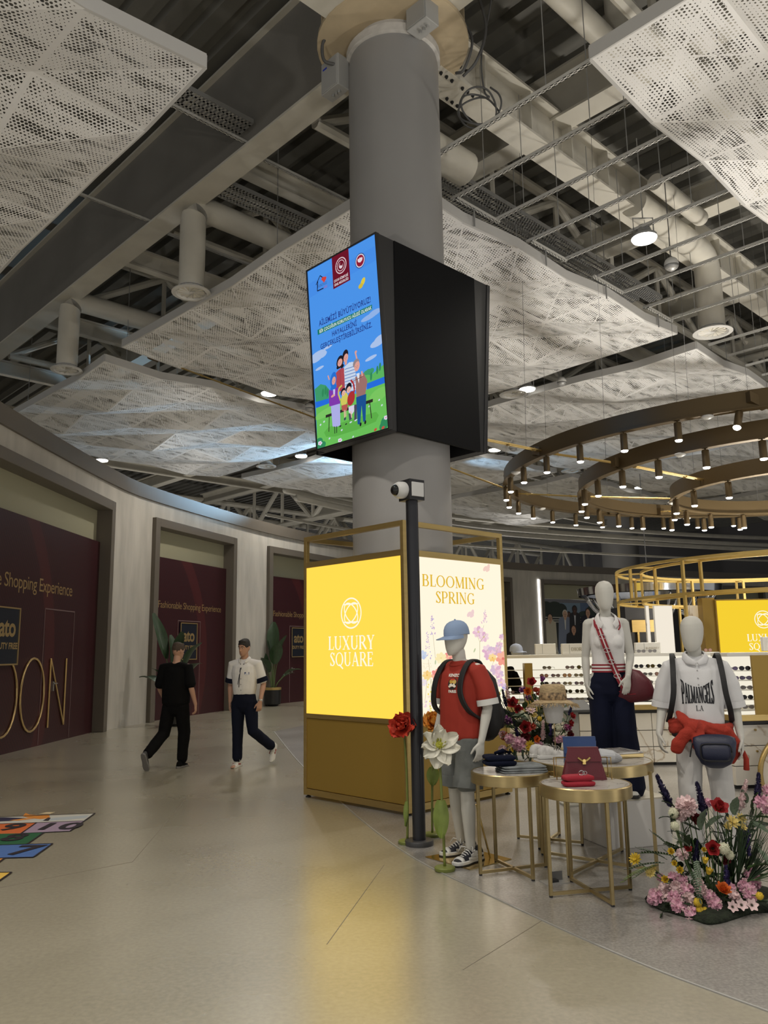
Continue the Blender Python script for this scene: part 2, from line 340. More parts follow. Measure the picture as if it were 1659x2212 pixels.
class Art:
    """flat picture in layers on a plane: local x right, y up, z towards the viewer"""
    def __init__(s, emit=1.0, step=0.0006, clip=None): s.clip = clip; s.m = MB(); s.mats = []; s.z = 0.0; s.e = emit; s.step = step; s.key = {}
    def col(s, c, lift=True):
        c = tuple(c)
        if c not in s.key:
            s.key[c] = len(s.mats); nm = 'print_%d_%d_%d_%d' % (*c, int(s.e * 100))
            s.mats.append(glow(nm, lin(c), s.e) if s.e else mat(nm, lin(c), 0.5))
        s.m.cur = s.key[c]
        if lift: s.z += s.step
    def poly(s, pts, c):
        s.col(c); a = sum(pts[i][0] * pts[(i + 1) % len(pts)][1] - pts[(i + 1) % len(pts)][0] * pts[i][1] for i in range(len(pts)))
        if a < 0: pts = pts[::-1]
        s.m.add([(x, y, s.z) for x, y in pts], [tuple(range(len(pts)))])
    def ell(s, cx, cy, rx, ry, c, rot=0, n=18, a0=0, a1=2 * PI):
        k, q = math.cos(rot), math.sin(rot); P = []
        for i in range(n):
            t = a0 + (a1 - a0) * i / (n if a1 - a0 > 6.2 else n - 1); x, y = rx * math.cos(t), ry * math.sin(t); P.append((cx + x * k - y * q, cy + x * q + y * k))
        s.poly(P, c)
    def line(s, pts, w, c):
        s.col(c)
        for (a, b), (d, e) in zip(pts[:-1], pts[1:]):
            if math.hypot(d - a, e - b) > 1e-6:
                q = _ln(a, b, d, e, w); s.m.add([(x, y, s.z) for x, y in q], [(0, 1, 2, 3)])
    def quads(s, qs, c):
        s.col(c)
        for q in qs:
            a = sum(q[i][0] * q[(i + 1) % 4][1] - q[(i + 1) % 4][0] * q[i][1] for i in range(4))
            s.m.add([(x, y, s.z) for x, y in (q if a > 0 else q[::-1])], [(0, 1, 2, 3)])
    def ring(s, cx, cy, rx, ry, w, c, rot=0, n=40):
        s.col(c); k, q = math.cos(rot), math.sin(rot); vs = []
        for i in range(n):
            t = 2 * PI * i / n
            for d in (-w / 2, w / 2):
                x, y = (rx + d) * math.cos(t), (ry + d) * math.sin(t); vs.append((cx + x * k - y * q, cy + x * q + y * k, s.z))
        s.m.add(vs, [(2 * i, 2 * i + 1, (2 * i + 3) % (2 * n), (2 * i + 2) % (2 * n)) for i in range(n)])
    def text(s, body, size, x, y, c, f=None, **k):
        s.col(c); vs, fs = text_poly(body, size, **k)
        s.m.add([(*(f(a + x, b + y) if f else (a + x, b + y)), s.z) for a, b in vs], fs)
    def build(s, name, parent, loc=None, rot=None):
        if s.clip: s.m.v = [(min(max(x, s.clip[0]), s.clip[1]), min(max(y, s.clip[2]), s.clip[3]), z) for x, y, z in s.m.v]
        o = s.m.build(name, s.mats, parent, loc=loc)
        if rot is not None: o.rotation_euler = rot
        return o
# ------------------------------------------------------------------ shared materials
M_white = mat('painted_steel_cream', (0.64, 0.61, 0.53), 0.5, var=0.08, vscale=1.5)
M_grey = mat('painted_girder_grey', (0.215, 0.205, 0.185), 0.55, var=0.1, vscale=0.8)
M_deck = mat('roof_deck_grey', (0.17, 0.165, 0.145), 0.5)
M_col = mat('column_grey_paint', (0.30, 0.295, 0.29), 0.42, var=0.04, vscale=1.2)
M_black = mat('satin_black', (0.012, 0.012, 0.014), 0.42)
M_blackm = mat('black_laminate', (0.004, 0.0042, 0.005), 0.6, spec=.12)
M_gold = mat('brushed_gold', (0.52, 0.38, 0.15), 0.36, 0.85, var=0.06, vscale=3, stretch=(1, 1, 12))
M_goldp = mat('gold_painted_panel', (0.35, 0.225, 0.045), 0.42, 0.4, bump=0.05, bscale=300)
M_bronze = mat('bronze_metal', (0.13, 0.09, 0.042), 0.42, 0.6)
M_galv = mat('galvanised_steel', (0.42, 0.42, 0.41), 0.45, 0.5)
M_cable = mat('cable_grey', (0.09, 0.09, 0.09), 0.6)
M_rubber = mat('dark_rubber', (0.02, 0.02, 0.02), 0.7)
M_lens = glow('lamp_lens', (1, 0.95, 0.86), 9.0)
M_perf = perforated_mat()

# ------------------------------------------------------------------ floor
M_conc = concrete_mat('polished_concrete', (0.30, 0.272, 0.198), (0.385, 0.355, 0.268), 0.27, 0.5)
M_terr = concrete_mat('grey_terrazzo', (0.20, 0.19, 0.175), (0.32, 0.305, 0.285), 0.3, 0.9, speck=0.45)
fl = MB().add([(-45, -12, 0), (50, -12, 0), (50, 70, 0), (-45, 70, 0)], [(0, 1, 2, 3)]); struct(fl.build('floor', M_conc))
for m_ in (M_conc, M_terr):
    P_ = m_.node_tree.nodes['Principled BSDF']; P_.inputs['Coat Weight'].default_value = 1.0; P_.inputs['Coat IOR'].default_value = 1.75; P_.inputs['Coat Roughness'].default_value = .27
seam = spline([(-2.4, 17.5, 0), (-1.35, 12.6, 0), (-0.44, 8.91, 0), (0.145, 6.89, 0), (0.67, 5.73, 0), (1.21, 4.67, 0), (1.69, 3.94, 0), (2.9, 2.3, 0), (5.5, -0.5, 0)], 8)
tz = 0.004
tf = MB().add([(p.x, p.y, tz) for p in seam] + [(30, -0.5, tz), (30, 34, tz), (1.0, 27, tz)], [tuple(range(len(seam) + 3))]); struct(tf.build('floor', M_terr))
sm = MB()
for a, b in zip(seam[:-1], seam[1:]): sm.bar(a + Vector((0, 0, .003)), b + Vector((0, 0, .003)), 0.012, 0.006)
struct(sm.build('trim_1', M_galv))
jm = MB(); M_joint = mat('floor_joint', (0.2, 0.175, 0.135), 0.5)
for a, b in (((286, 1862), (452, 1668)), ((0, 1918), (286, 1862)), ((1000, 2095), (1262, 1932)), ((706, 2040), (830, 1868))):
    jm.bar(atz(*a) + Vector((0, 0, .0005)), atz(*b) + Vector((0, 0, .0005)), 0.004, 0.002)
struct(jm.build('trim_2', M_joint))

# ------------------------------------------------------------------ curved shop wall
WP = spline([(-6.2, 4, 0), (-6.5, 9, 0), (-6.5, 13.86, 0), (-6.3, 18.19, 0), (-5.95, 20.3, 0), (-4.62, 24.3, 0), (-3.4, 27.2, 0), (-1.7, 30.2, 0), (2.0, 35.2, 0), (6.0, 39.3, 0), (10.2, 42.0, 0), (14.8, 44.4, 0), (23.6, 48.6, 0), (34, 52, 0)], 14)
WS = [0.0]
for a, b in zip(WP[:-1], WP[1:]): WS.append(WS[-1] + (b - a).length)
def wall_at(s):
    i = max(0, min(len(WS) - 2, int(np.searchsorted(WS, s)) - 1)); t = (s - WS[i]) / (WS[i + 1] - WS[i])
    a, b = WP[max(i - 1, 0)], WP[min(i + 2, len(WP) - 1)]; return WP[i].lerp(WP[i + 1], t), (b - a).normalized()
def s_of(x, y): return min(WS, key=lambda s: (wall_at(s)[0].xy - Vector((x, y))).length)
def sweep(mb, s0, s1, z0, z1, d0, d1, step=0.6):
    n = max(1, int((s1 - s0) / step)); R = []
    for k in range(n + 1):
        p, t = wall_at(s0 + (s1 - s0) * k / n); nn = Vector((t.y, -t.x, 0))
        R.append([p + nn * d0 + Vector((0, 0, z0)), p + nn * d1 + Vector((0, 0, z0)), p + nn * d1 + Vector((0, 0, z1)), p + nn * d0 + Vector((0, 0, z1))])
    mb.rings(R); return mb
WTOP, POP = 5.85, 5.13
s2 = s_of(-5.97, 20.25); s1r = s_of(-6.3, 18.19)
W_ = 4.25; PIER = 2.0
BW = {1: 6.3}
bays = [s1r - 6.3 - PIER - W_, s1r - 6.3, s2]
while bays[-1] + W_ + PIER < WS[-1] - 5: bays.append(bays[-1] + W_ + PIER)
M_plaster = mat('wall_plaster_greige', (0.46, 0.435, 0.385), 0.75, var=0.13, vscale=1.6, stretch=(2.2, 2.2, 0.45), bump=0.1, bscale=20)
M_portal = mat('portal_taupe_metal', (0.15, 0.13, 0.105), 0.5, 0.2)
M_upper = mat('upper_panel_olive', (0.33, 0.315, 0.215), 0.6)
wl = MB(); prev = 0.5
for k, b in enumerate(bays + [WS[-1] - 0.5]):
    bw = BW.get(k, W_); sweep(wl, prev, b, 0, WTOP, -0.35, 0); prev = b + bw
    if b + bw < WS[-1]: sweep(wl, b, b + bw, POP, WTOP, -0.35, 0)
struct(wl.build('wall_left', M_plaster))
cap = MB(); sweep(cap, 0.5, WS[-1] - .5, WTOP - 0.3, WTOP + 0.05, -0.4, 0.06); struct(cap.build('trim_3', M_portal))

# maroon board material: dark red with a lighter sweeping band and fine diagonal pin stripes
def maroon_mat():
    m = mat('maroon_board', (0.035, 0.006, 0.009), 0.4); nt = m.node_tree; L = nt.links.new; P = nt.nodes['Principled BSDF']; tc = N(m, 'ShaderNodeTexCoord')
    sx = N(m, 'ShaderNodeSeparateXYZ'); L(tc.outputs['Object'], sx.inputs[0])
    st = math_node(m, 'GREATER_THAN', math_node(m, 'FRACT', math_node(m, 'MULTIPLY', math_node(m, 'ADD', sx.outputs[0], math_node(m, 'MULTIPLY', sx.outputs[2], 0.8)), 11.0)), 0.62)
    dx = math_node(m, 'SUBTRACT', sx.outputs[0], -3.2); dz = math_node(m, 'SUBTRACT', sx.outputs[2], 1.6)
    d = math_node(m, 'SQRT', math_node(m, 'ADD', math_node(m, 'MULTIPLY', dx, dx), math_node(m, 'MULTIPLY', dz, dz)))
    band = math_node(m, 'LESS_THAN', math_node(m, 'ABSOLUTE', math_node(m, 'SUBTRACT', d, 3.9)), 0.2)
    a = N(m, 'ShaderNodeMixRGB'); a.inputs[1].default_value = (0.04, 0.007, 0.010, 1); a.inputs[2].default_value = (0.027, 0.0045, 0.008, 1); L(st, a.inputs[0])
    b = N(m, 'ShaderNodeMixRGB'); b.inputs[2].default_value = (0.062, 0.010, 0.012, 1); L(a.outputs[0], b.inputs[1]); L(band, b.inputs[0]); L(b.outputs[0], P.inputs['Base Color']); return m
M_maroon = maroon_mat(); M_goldfoil = mat('gold_foil', (0.62, 0.44, 0.2), 0.32, 0.7); M_navy = mat('plaque_navy', (0.008, 0.011, 0.022), 0.4)
M_seam = mat('door_seam', (0.16, 0.10, 0.10), 0.5); M_steel = mat('brushed_steel', (0.55, 0.54, 0.52), 0.3, 0.9)
LAB = ['maroon shop hoarding at the left edge, mostly out of view', 'maroon shop hoarding with tall gold ring letters along its foot', 'maroon shop hoarding behind the man in black', 'maroon hoarding half hidden by the yellow light box and a potted palm']
def hoarding(b, i, kind):
    p0, _ = wall_at(b); p1, _ = wall_at(b + BW.get(i, W_)); mid = (p0 + p1) / 2; t = (p1 - p0).normalized(); half = (p1 - p0).length / 2
    lab = LAB[i] if i < 4 else ('storefront with the large group poster beyond the sunglasses counter' if kind == 'poster' else 'grey shuttered storefront number %s along the far curved wall' % ['one', 'two', 'three', 'four', 'five', 'six', 'seven'][i - 4])
    if kind == 'grey': lab = ['dark storefront opening just right of the floral light box', 'shuttered storefront beyond the gold kiosk frame', 'dim storefront hidden behind the round kiosk', 'last storefront at the end of the curved wall', 'farthest storefront beyond the kiosk', 'storefront past the farthest end of the wall', 'outermost storefront of the wall'][(i - 4) % 7]
    r = thing('shop_hoarding', mid, lab, 'hoarding', math.atan2(t.y, t.x))
    fr = MB(); fw = 0.2
    fr.box(-half, -half + fw, -.12, .4, 0, POP); fr.box(half - fw, half, -.12, .4, 0, POP); fr.box(-half + fw, half - fw, -.12, .4, POP - .22, POP)
    fr.build('portal_frame', M_portal, r, bevel=0.01)
    x0, x1 = -half + fw, half - fw
    MB().box(x0, x1, .24, .3, 4.18, POP - .22).build('upper_panel', M_upper, r)
    MB().box(x0, x1, .1, .16, 3.98 if kind != 'poster' else 4.2, 4.2).build('panel_rail', M_portal, r) if kind == 'grey' else None
    if kind == 'maroon':
        MB().box(x0, x1, .14, .2, 0, 4.18).build('board', M_maroon, r)
        a = Art(0); gc = (176, 140, 96); yy = 2.86 if i != 1 else 2.86
        a.text('Fashionable Shopping Experience', 0.262 if i != 1 else .36, .06 if i != 1 else -.6, yy, gc, space=0.93); o = a.build('slogan_lettering', r, (-0.02, .137, 0), (PI / 2, 0, 0)); o.data.materials[0] = M_goldfoil
        # plaque
        px = -0.12 if i != 1 else -1.05
        pl = MB().box(px - .42, px + .42, .1, .138, 1.5, 2.5).build('plaque', M_navy, r)
        fm = MB()
        for q in ((px - .42, px + .42, 1.5, 1.525), (px - .42, px + .42, 2.475, 2.5), (px - .42, px - .395, 1.5, 2.5), (px + .395, px + .42, 1.5, 2.5)): fm.box(q[0], q[1], .088, .1, q[2], q[3])
        fm.build('plaque_rim', M_goldfoil, pl)
        a = Art(0); a.text('ato', 0.46, 0, 2.0, gc, bold=0.012, space=0.95); a.text('DUTY FREE', 0.15, 0, 1.78, gc, bold=0.005); o = a.build('plaque_lettering', pl, (px, .098, 0), (PI / 2, 0, 0)); o.data.materials[0] = M_goldfoil
        d0, d1 = (-0.62, 0.52) if i != 1 else (0.40, 1.76)
        ds = MB()
        ds.box(d0, d0 + .018, .132, .14, .02, 2.55); ds.box(d1 - .018, d1, .132, .14, .02, 2.55); ds.box(d0, d1, .132, .14, 2.535, 2.56)
        ds.build('door_seam', M_seam, r)
        hd = MB().box(d0 + (.1 if i != 1 else .45), d0 + (.15 if i != 1 else .5), .1, .14, .98, 1.16); hd.tube((d0 + (.12 if i != 1 else .47), .12, 1.12), (d0 + (.12 if i != 1 else .47), .08, 1.12), .014); hd.bar((d0 + (.12 if i != 1 else .47), .085, 1.12), (d0 + (.24 if i != 1 else .6), .085, 1.12), .02, .02)
        hd.build('door_handle', M_steel, r)
        if i == 1:
            def tube2(pts, nm): MB().path(pts, 0.02, 6).build(nm, M_goldfoil, r)
            for cx in (-1.0, .05): tube2([(cx + .46 * math.cos(k * PI / 14), .12, .95 + .66 * math.sin(k * PI / 14)) for k in range(29)], 'ring_letter')
            MB().path([(.74, .12, .3), (.74, .12, 1.6)], 0.018, 6).path([(.74, .12, 1.6), (1.44, .12, .3)], .018, 6).path([(1.44, .12, .3), (1.44, .12, 1.6)], .018, 6).build('ring_letter', M_goldfoil, r)
    elif kind == 'poster':
        MB().box(x0, x1, .14, .2, 0, 3.98).build('backing_board', M_navy, r)
        H = hom([(390, 515), (1135, 525), (1150, 1140), (400, 1140)], [(x0, 3.98), (x1, 3.98), (x1, 1.42), (x0, 1.42)])
        a = Art(0, 0.0005); P_ = lambda pts, c: a.poly([H(*q) for q in pts], c)
        def E_(x, y, rx, ry, c, rot=0): X, Y = H(x, y); k = (x1 - x0) / 745; a.ell(X, Y, rx * k, ry * k, c, rot)
        a.poly([(x0, 3.98), (x0, .05), (x1, .05), (x1, 3.98)], (118, 140, 160))
        P_([(900, 515), (1135, 525), (1135, 700), (900, 640)], (88, 108, 140))
        for x, y, rx, ry in ((450, 600, 90, 80), (560, 620, 120, 95), (640, 600, 80, 60), (400, 680, 80, 70), (1080, 650, 110, 90), (950, 680, 90, 50), (840, 700, 120, 40)): E_(x, y, rx, ry, (36, 46, 38) if x < 800 else (42, 58, 52))
        P_([(395, 700), (1140, 700), (1150, 1300), (395, 1300)], (22, 27, 30))
        for y in (690, 720, 745): P_([(398, y), (1138, y + 14), (1138, y + 26), (398, y + 12)], (175, 175, 168))
        def figure(x, y, head, skin, hair, coat, w, h, shirt=None):
            P_([(x - w * .5, y + 55), (x + w * .5, y + 55), (x + w * .62, y + h), (x - w * .62, y + h)], coat)
            E_(x, y + 75, w * .5, 40, coat)
            if shirt: P_([(x - 14, y + 45), (x + 14, y + 45), (x + 4, y + 190), (x - 4, y + 190)], shirt)
            E_(x, y + 42, 16, 24, skin); E_(x, y - 8, 34, 40, hair); E_(x, y + 6, 29, 40, skin)
            for s_ in (-1, 1): E_(x + s_ * 11, y, 5, 3, (30, 22, 20))
            E_(x, y + 26, 8, 3, (120, 70, 62)); E_(x, y + 12, 3, 8, (150, 105, 86))
        figure(740, 680, 0, (92, 62, 48), (26, 20, 20), (96, 84, 84), 130, 480)
        figure(690, 660, 0, (196, 160, 136), (205, 200, 190), (120, 130, 150), 170, 520, (205, 205, 200))
        figure(820, 605, 0, (70, 46, 36), (18, 16, 16), (26, 28, 34), 140, 620, (196, 200, 205))
        figure(490, 705, 0, (186, 150, 124), (30, 24, 22), (186, 180, 160), 150, 560)
        figure(995, 640, 0, (205, 165, 138), (52, 38, 30), (22, 25, 40), 190, 660, (205, 210, 215))
        figure(795, 850, 0, (196, 152, 124), (60, 36, 26), (20, 20, 22), 190, 420)
        X0, Y0 = H(770, 1140); k = (x1 - x0) / 745
        a.quads(serif('RALPH LAUREN', 62 * k, X0 + 40 * k, Y0 + 0 * k, 0.2), (212, 212, 208))
        a.build('poster_print', r, (0, .135, 0), (PI / 2, 0, 0))
        led = MB().box(-half - .12, -half - .04, -.06, 0, 0.05, POP).build('led_strip', glow('led_white', (1, .98, .95), 4.0), r)
    else:
        MB().box(x0, x1, .2, .26, 0, 4.0).build('shutter', mat('shutter_dark', (0.035, 0.032, 0.03), 0.5), r)
    return r
ang = []
for i, b in enumerate(bays):
    m_ = (wall_at(b)[0] + wall_at(b + W_)[0]) / 2; ang.append(829 + F * m_.x / m_.y)
pi_ = min(range(4, len(bays)), key=lambda i: abs(ang[i] - 1225))
for i, b in enumerate(bays): hoarding(b, i, 'maroon' if i < 4 else ('poster' if i == pi_ else 'grey'))

# ------------------------------------------------------------------ roof
RZ = 11.8
rd = MB(); pv = -18.0; prof = []
while pv < 62: prof += [(pv, RZ), (pv + .26, RZ), (pv + .3, RZ + .13), (pv + .47, RZ + .13)]; pv += .52
vs = []; fs = []
for k, (v_, z_) in enumerate(prof): vs += [G(-26, v_, z_), G(66, v_, z_)]
for k in range(len(prof) - 1): fs.append((2 * k, 2 * k + 1, 2 * k + 3, 2 * k + 2))
rd.add(vs, fs); struct(rd.build('ceiling', M_deck))
M_far = mat('far_wall_grey', (.16, .155, .16), .8)
for nm, a, b in (('wall_back', (66, -18), (66, 62)), ('wall_right', (-26, 62), (66, 62))):
    struct(MB().bar(G(*a, 6.2), G(*b, 6.2), .3, 12.4).build(nm, M_far))
for k, o in enumerate(UPL):
    tag(o, ['small floor uplight behind the viewer by the shop wall', 'small floor uplight behind the viewer by the flowers', 'small floor uplight off to the right of the tables', 'small uplight hidden on the kiosk drum', 'small floor uplight beyond the right counter', 'small floor uplight behind the curved wall on the left', 'small floor uplight behind the far curved wall'][k], 'lamp'); MB().lathe([(.26, 0), (.28, .02), (.28, .1), (.25, .1), (.25, .06)], 20).build('housing', M_black, o)
def ibeam(name, u0, v0, u1, v1, zb, depth, bf, label, m, m2=None, tf=0.045, tw=0.05, stiff=0, group=None, cat='beam'):
    a, b = G(u0, v0), G(u1, v1); d = (b - a); L = d.length
    r = thing(name, (a.x, a.y, zb), label, cat, math.atan2(d.y, d.x), group)
    MB().box(0, L, -bf / 2, bf / 2, 0, tf).box(0, L, -bf / 2, bf / 2, depth - tf, depth).build('flange', m2 or m, r)
    w = MB().box(0, L, -tw / 2, tw / 2, tf, depth - tf)
    w.build('web', m, r)
    if stiff:
        me = MB().box(-.012, .012, -bf / 2 + .02, bf / 2 - .02, tf, depth - tf).mesh('stiffener', m2 or m); x = stiff
        while x < min(L, 24): use(me, 'stiffener', r, (x, 0, 0)); x += stiff
        bm_ = MB().lathe([(.026, 0), (.026, -.02), (.016, -.022), (.016, -.04)], 6).mesh('bolt', M_rubber)
        MB().box(.1, 1.0, -bf / 2 - .012, bf / 2 + .012, -.02, 0).build('splice_plate', m2 or m, r)
        for k in range(7):
            for y in (-.15, .15):
                if k != 3: use(bm_, 'bolt', r, (.2 + .115 * k, y, -.02))
        for k in range(6):
            for z in (.2, .45): use(bm_, 'bolt', r, (.25 + .13 * k, -tw / 2, z), (-PI / 2, 0, 0)); use(bm_, 'bolt', r, (.25 + .13 * k, tw / 2, z), (PI / 2, 0, 0))
    return r
ibeam('main_girder', -14, 0, 34, 0, 9.7, 1.9, .44, 'deep grey girder crossing over the column from lower left', M_grey, M_white, tw=.24)
ibeam('cross_girder', 0, .6, 0, 44, 9.65, .8, .44, 'cream girder running from the column head toward the right', M_white, stiff=1.15, tw=.04)
ibeam('cross_girder', 0, -14, 0, -.6, 9.65, .8, .44, 'cream girder above the near end of the column', M_white, stiff=1.15, tw=.04)
for k, v_ in enumerate((3.9, 8.5, 13.1, 17.7, 26, 35)):
    ibeam('roof_beam', -14, v_, 34, v_, 10.35, .9 if k < 1 else .6, .42, 'cream roof beam number %s behind the main girder' % ['one', 'two', 'three', 'four', 'five', 'six'][k], M_white, tw=.04)
    bpy.context.scene.collection.objects[-1] if False else None
ORD = ['nearest', 'second', 'third', 'fourth', 'fifth', 'sixth']
for o in [o for o in C.objects if o.name.startswith('roof_beam')]: o['group'] = 'cream beams under the roof deck'; o['label'] = 'cream roof beam parallel to the main girder, %s one behind it' % ORD[int(o.name[-3:]) if o.name[-4:-3] == '.' else 0]
for k, u_ in enumerate((4.6, 9.2, 13.8, 18.4, 23, 28)):
    o = ibeam('purlin_beam', u_, .2, u_, 44, 10.25, .45, .2, 'cream purlin beam bolted to the girder, %s one left of the column' % ORD[k], M_white, tw=.03, group='purlin beams off the main girder')
    p = MB().box(-.0, .45, -.03, .03, .06, .4)
    for a in (.08, .2, .32):
        for c in (.14, .3): p.tube((a, -.05, c), (a, .05, c), .022, 6)
    p.build('bolt_plate', M_galv, o)
def truss(u0, v0, u1, v1, zb, zt, r, label, group, bay=2.3):
    a, b = G(u0, v0), G(u1, v1); d = b - a; L = d.length; o = thing('roof_truss', (a.x, a.y, zb), label, 'truss', math.atan2(d.y, d.x), group); h = zt - zb
    MB().tube((0, 0, 0), (L, 0, 0), r * 1.1, 8).build('bottom_chord', M_white, o); MB().tube((0, 0, h), (L, 0, h), r * 1.2, 8).build('top_chord', M_white, o)
    dg = MB(); k = 0; x = 0
    while x + bay <= L:
        dg.tube((x, 0, 0 if k % 2 == 0 else h), (x + bay, 0, h if k % 2 == 0 else 0), r, 8); dg.tube((x + bay, 0, 0), (x + bay, 0, h), r * .7, 6); x += bay; k += 1
    dg.build('diagonals', M_white, o); return o
FT = iter(ORD)
def _far(): return 'deep far roof truss with crossing diagonals, %s of its row' % next(FT)
TG = 'tubular roof trusses'; TL = 'tubular cream roof truss with diagonal pipes'
for k, u_ in enumerate((-2.3, 2.4, 7.0, 11.6, 16.2)): truss(u_, .6, u_, 44, 10.1, 11.5, .09, TL + ', %s from the upper right' % ORD[k], TG)
for v_ in (20.5, 29): truss(-12, v_, 44, v_, 8.9, 11.4, .14, _far(), 'far deep trusses', 2.8)
truss(34, 4, 34, 60, 6.2, 10.6, .14, _far(), 'far deep trusses', 3.4)
truss(40, -8, 40, 60, 6.2, 11, .16, _far(), 'far deep trusses', 4)
for k, (off, z_) in enumerate(((-2.0, 7.7), (-2.6, 8.1), (-3.6, 7.2), (-4.6, 8.9))):
    pts = []
    for q in range(40):
        s_ = 27 + q * (WS[-1] - 33) / 39; p, t = wall_at(s_); pts.append(p + Vector((t.y, -t.x, 0)) * off + Vector((0, 0, z_)))
    tag(MB().path(pts, .14 if k != 2 else .07, 8).build('service_pipe', M_white, smooth=True), ['lowest-but-one cream service pipe above the curved wall', 'thick cream service pipe just behind the first above the wall', 'thin low cream pipe along the wall top', 'highest cream service pipe far above the curved wall'][k], 'pipe', 'service pipes above the curved wall')
# distant round columns beyond the wall
for x, y, Y in ((1340, 1195, 60),):
    p = aty(x, y, Y); struct(MB().lathe([(1.35, 0), (1.35, 12)], 24).build('column', M_col, loc=(p.x, p.y, 0), smooth=True, auto=.6))

# ------------------------------------------------------------------ the round column
cr = thing('column', CC, None, None); cr['kind'] = 'structure'; del_ = [cr.pop(k) for k in ('label', 'category') if k in cr.keys()]
MB().lathe([(.60, 0), (.60, 9.3), (.585, 9.38)], 48).build('cladding', M_col, cr, smooth=True, auto=.6)
M_cream = mat('cream_primer', (0.55, 0.45, 0.30), 0.55, var=0.1, vscale=3)
MB().lathe([(.60, 9.38), (.63, 9.39), (.63, 9.5), (.52, 9.55), (.52, 10.9)], 40).build('core', mat('rough_white_plaster', (.55, .53, .5), .8, var=.12, vscale=8), cr, smooth=True, auto=.5)
for z_ in (9.64, 10.55): MB().lathe([(.5, z_), (1.02, z_), (1.02, z_ + .05), (.5, z_ + .05)], 40).build('cap_plate', M_cream, cr)
rb = MB()
for k in range(8):
    t = (k + .5) * PI / 4; rb.obox((.76 * math.cos(t), .76 * math.sin(t), 10.1), (.25 * math.cos(t), .25 * math.sin(t), 0), (-.012 * math.sin(t), .012 * math.cos(t), 0), (0, 0, .44))
rb.build('cap_rib', M_cream, cr)
def jbox(px, py, Y, label, sz=(.3, .2, .42)):
    p = aty(px, py, Y); o = thing('junction_box', p, label, 'junction box', YAW + PI / 2)
    MB().box(-sz[0] / 2, sz[0] / 2, -sz[1] / 2, sz[1] / 2, -sz[2] / 2, sz[2] / 2).build('body', mat('box_grey', (.36, .36, .35), .5), o, bevel=.008)
    MB().box(-sz[0] / 2 + .015, sz[0] / 2 - .015, sz[1] / 2, sz[1] / 2 + .012, -sz[2] / 2 + .015, sz[2] / 2 - .015).build('lid', mat('box_grey', (.36, .36, .35), .5), o, bevel=.004)
    MB().box(.04, .12, sz[1] / 2 + .012, sz[1] / 2 + .014, .1, .125).build('blue_sticker', mat('sticker_blue', (.02, .05, .5), .5), o)
    g = MB()
    for k in range(3): g.tube((-.08 + .06 * k, 0, -sz[2] / 2), (-.08 + .06 * k, 0, -sz[2] / 2 - .04), .02, 8)
    g.build('cable_gland', M_galv, o)
jbox(724, 168, 9.55, 'grey junction box left of the column head', (.34, .2, .46)); jbox(912, 28, 8.9, 'grey junction box on the column head, topmost in view', (.34, .24, .46))
def cable(pts, r, label, name='cable'):
    return tag(MB().path(spline(pts, 6), r, 6).build(name, M_cable, smooth=True), label, 'cable')
cable([aty(725, 140, 9.4), aty(700, 130, 9.4), aty(697, 95, 9.4), aty(712, 70, 9.4)], .022, 'black cable looping from the left junction box')
c0 = aty(1035, 240, 9.9)
lp = [aty(1065, -40, 9.4), aty(1058, 20, 9.6), aty(1040, 120, 9.8), aty(1046, 195, 9.9)]
for k in range(37):
    t = k * 2 * PI / 12; rr = .27 + .025 * math.sin(k * .23); lp.append(c0 + Vector((rr * math.cos(t + 1), .1 * math.sin(t * 1.3), rr * .92 * math.sin(t + 1) + .03 * (k // 12))))
cable(lp, .013, 'grey cable coiled in hanging loops right of the column', 'cable_coil')
cable([aty(1000, 40, 9.5), aty(1020, 90, 9.6), aty(1002, 150, 9.7), aty(985, 158, 9.8)], .02, 'dark cable drooping beside the column head')
cable([aty(1030, -20, 9.5), aty(1050, 60, 9.6), aty(1030, 130, 9.7), aty(1000, 165, 9.8)], .02, 'second dark cable drooping beside the column head')

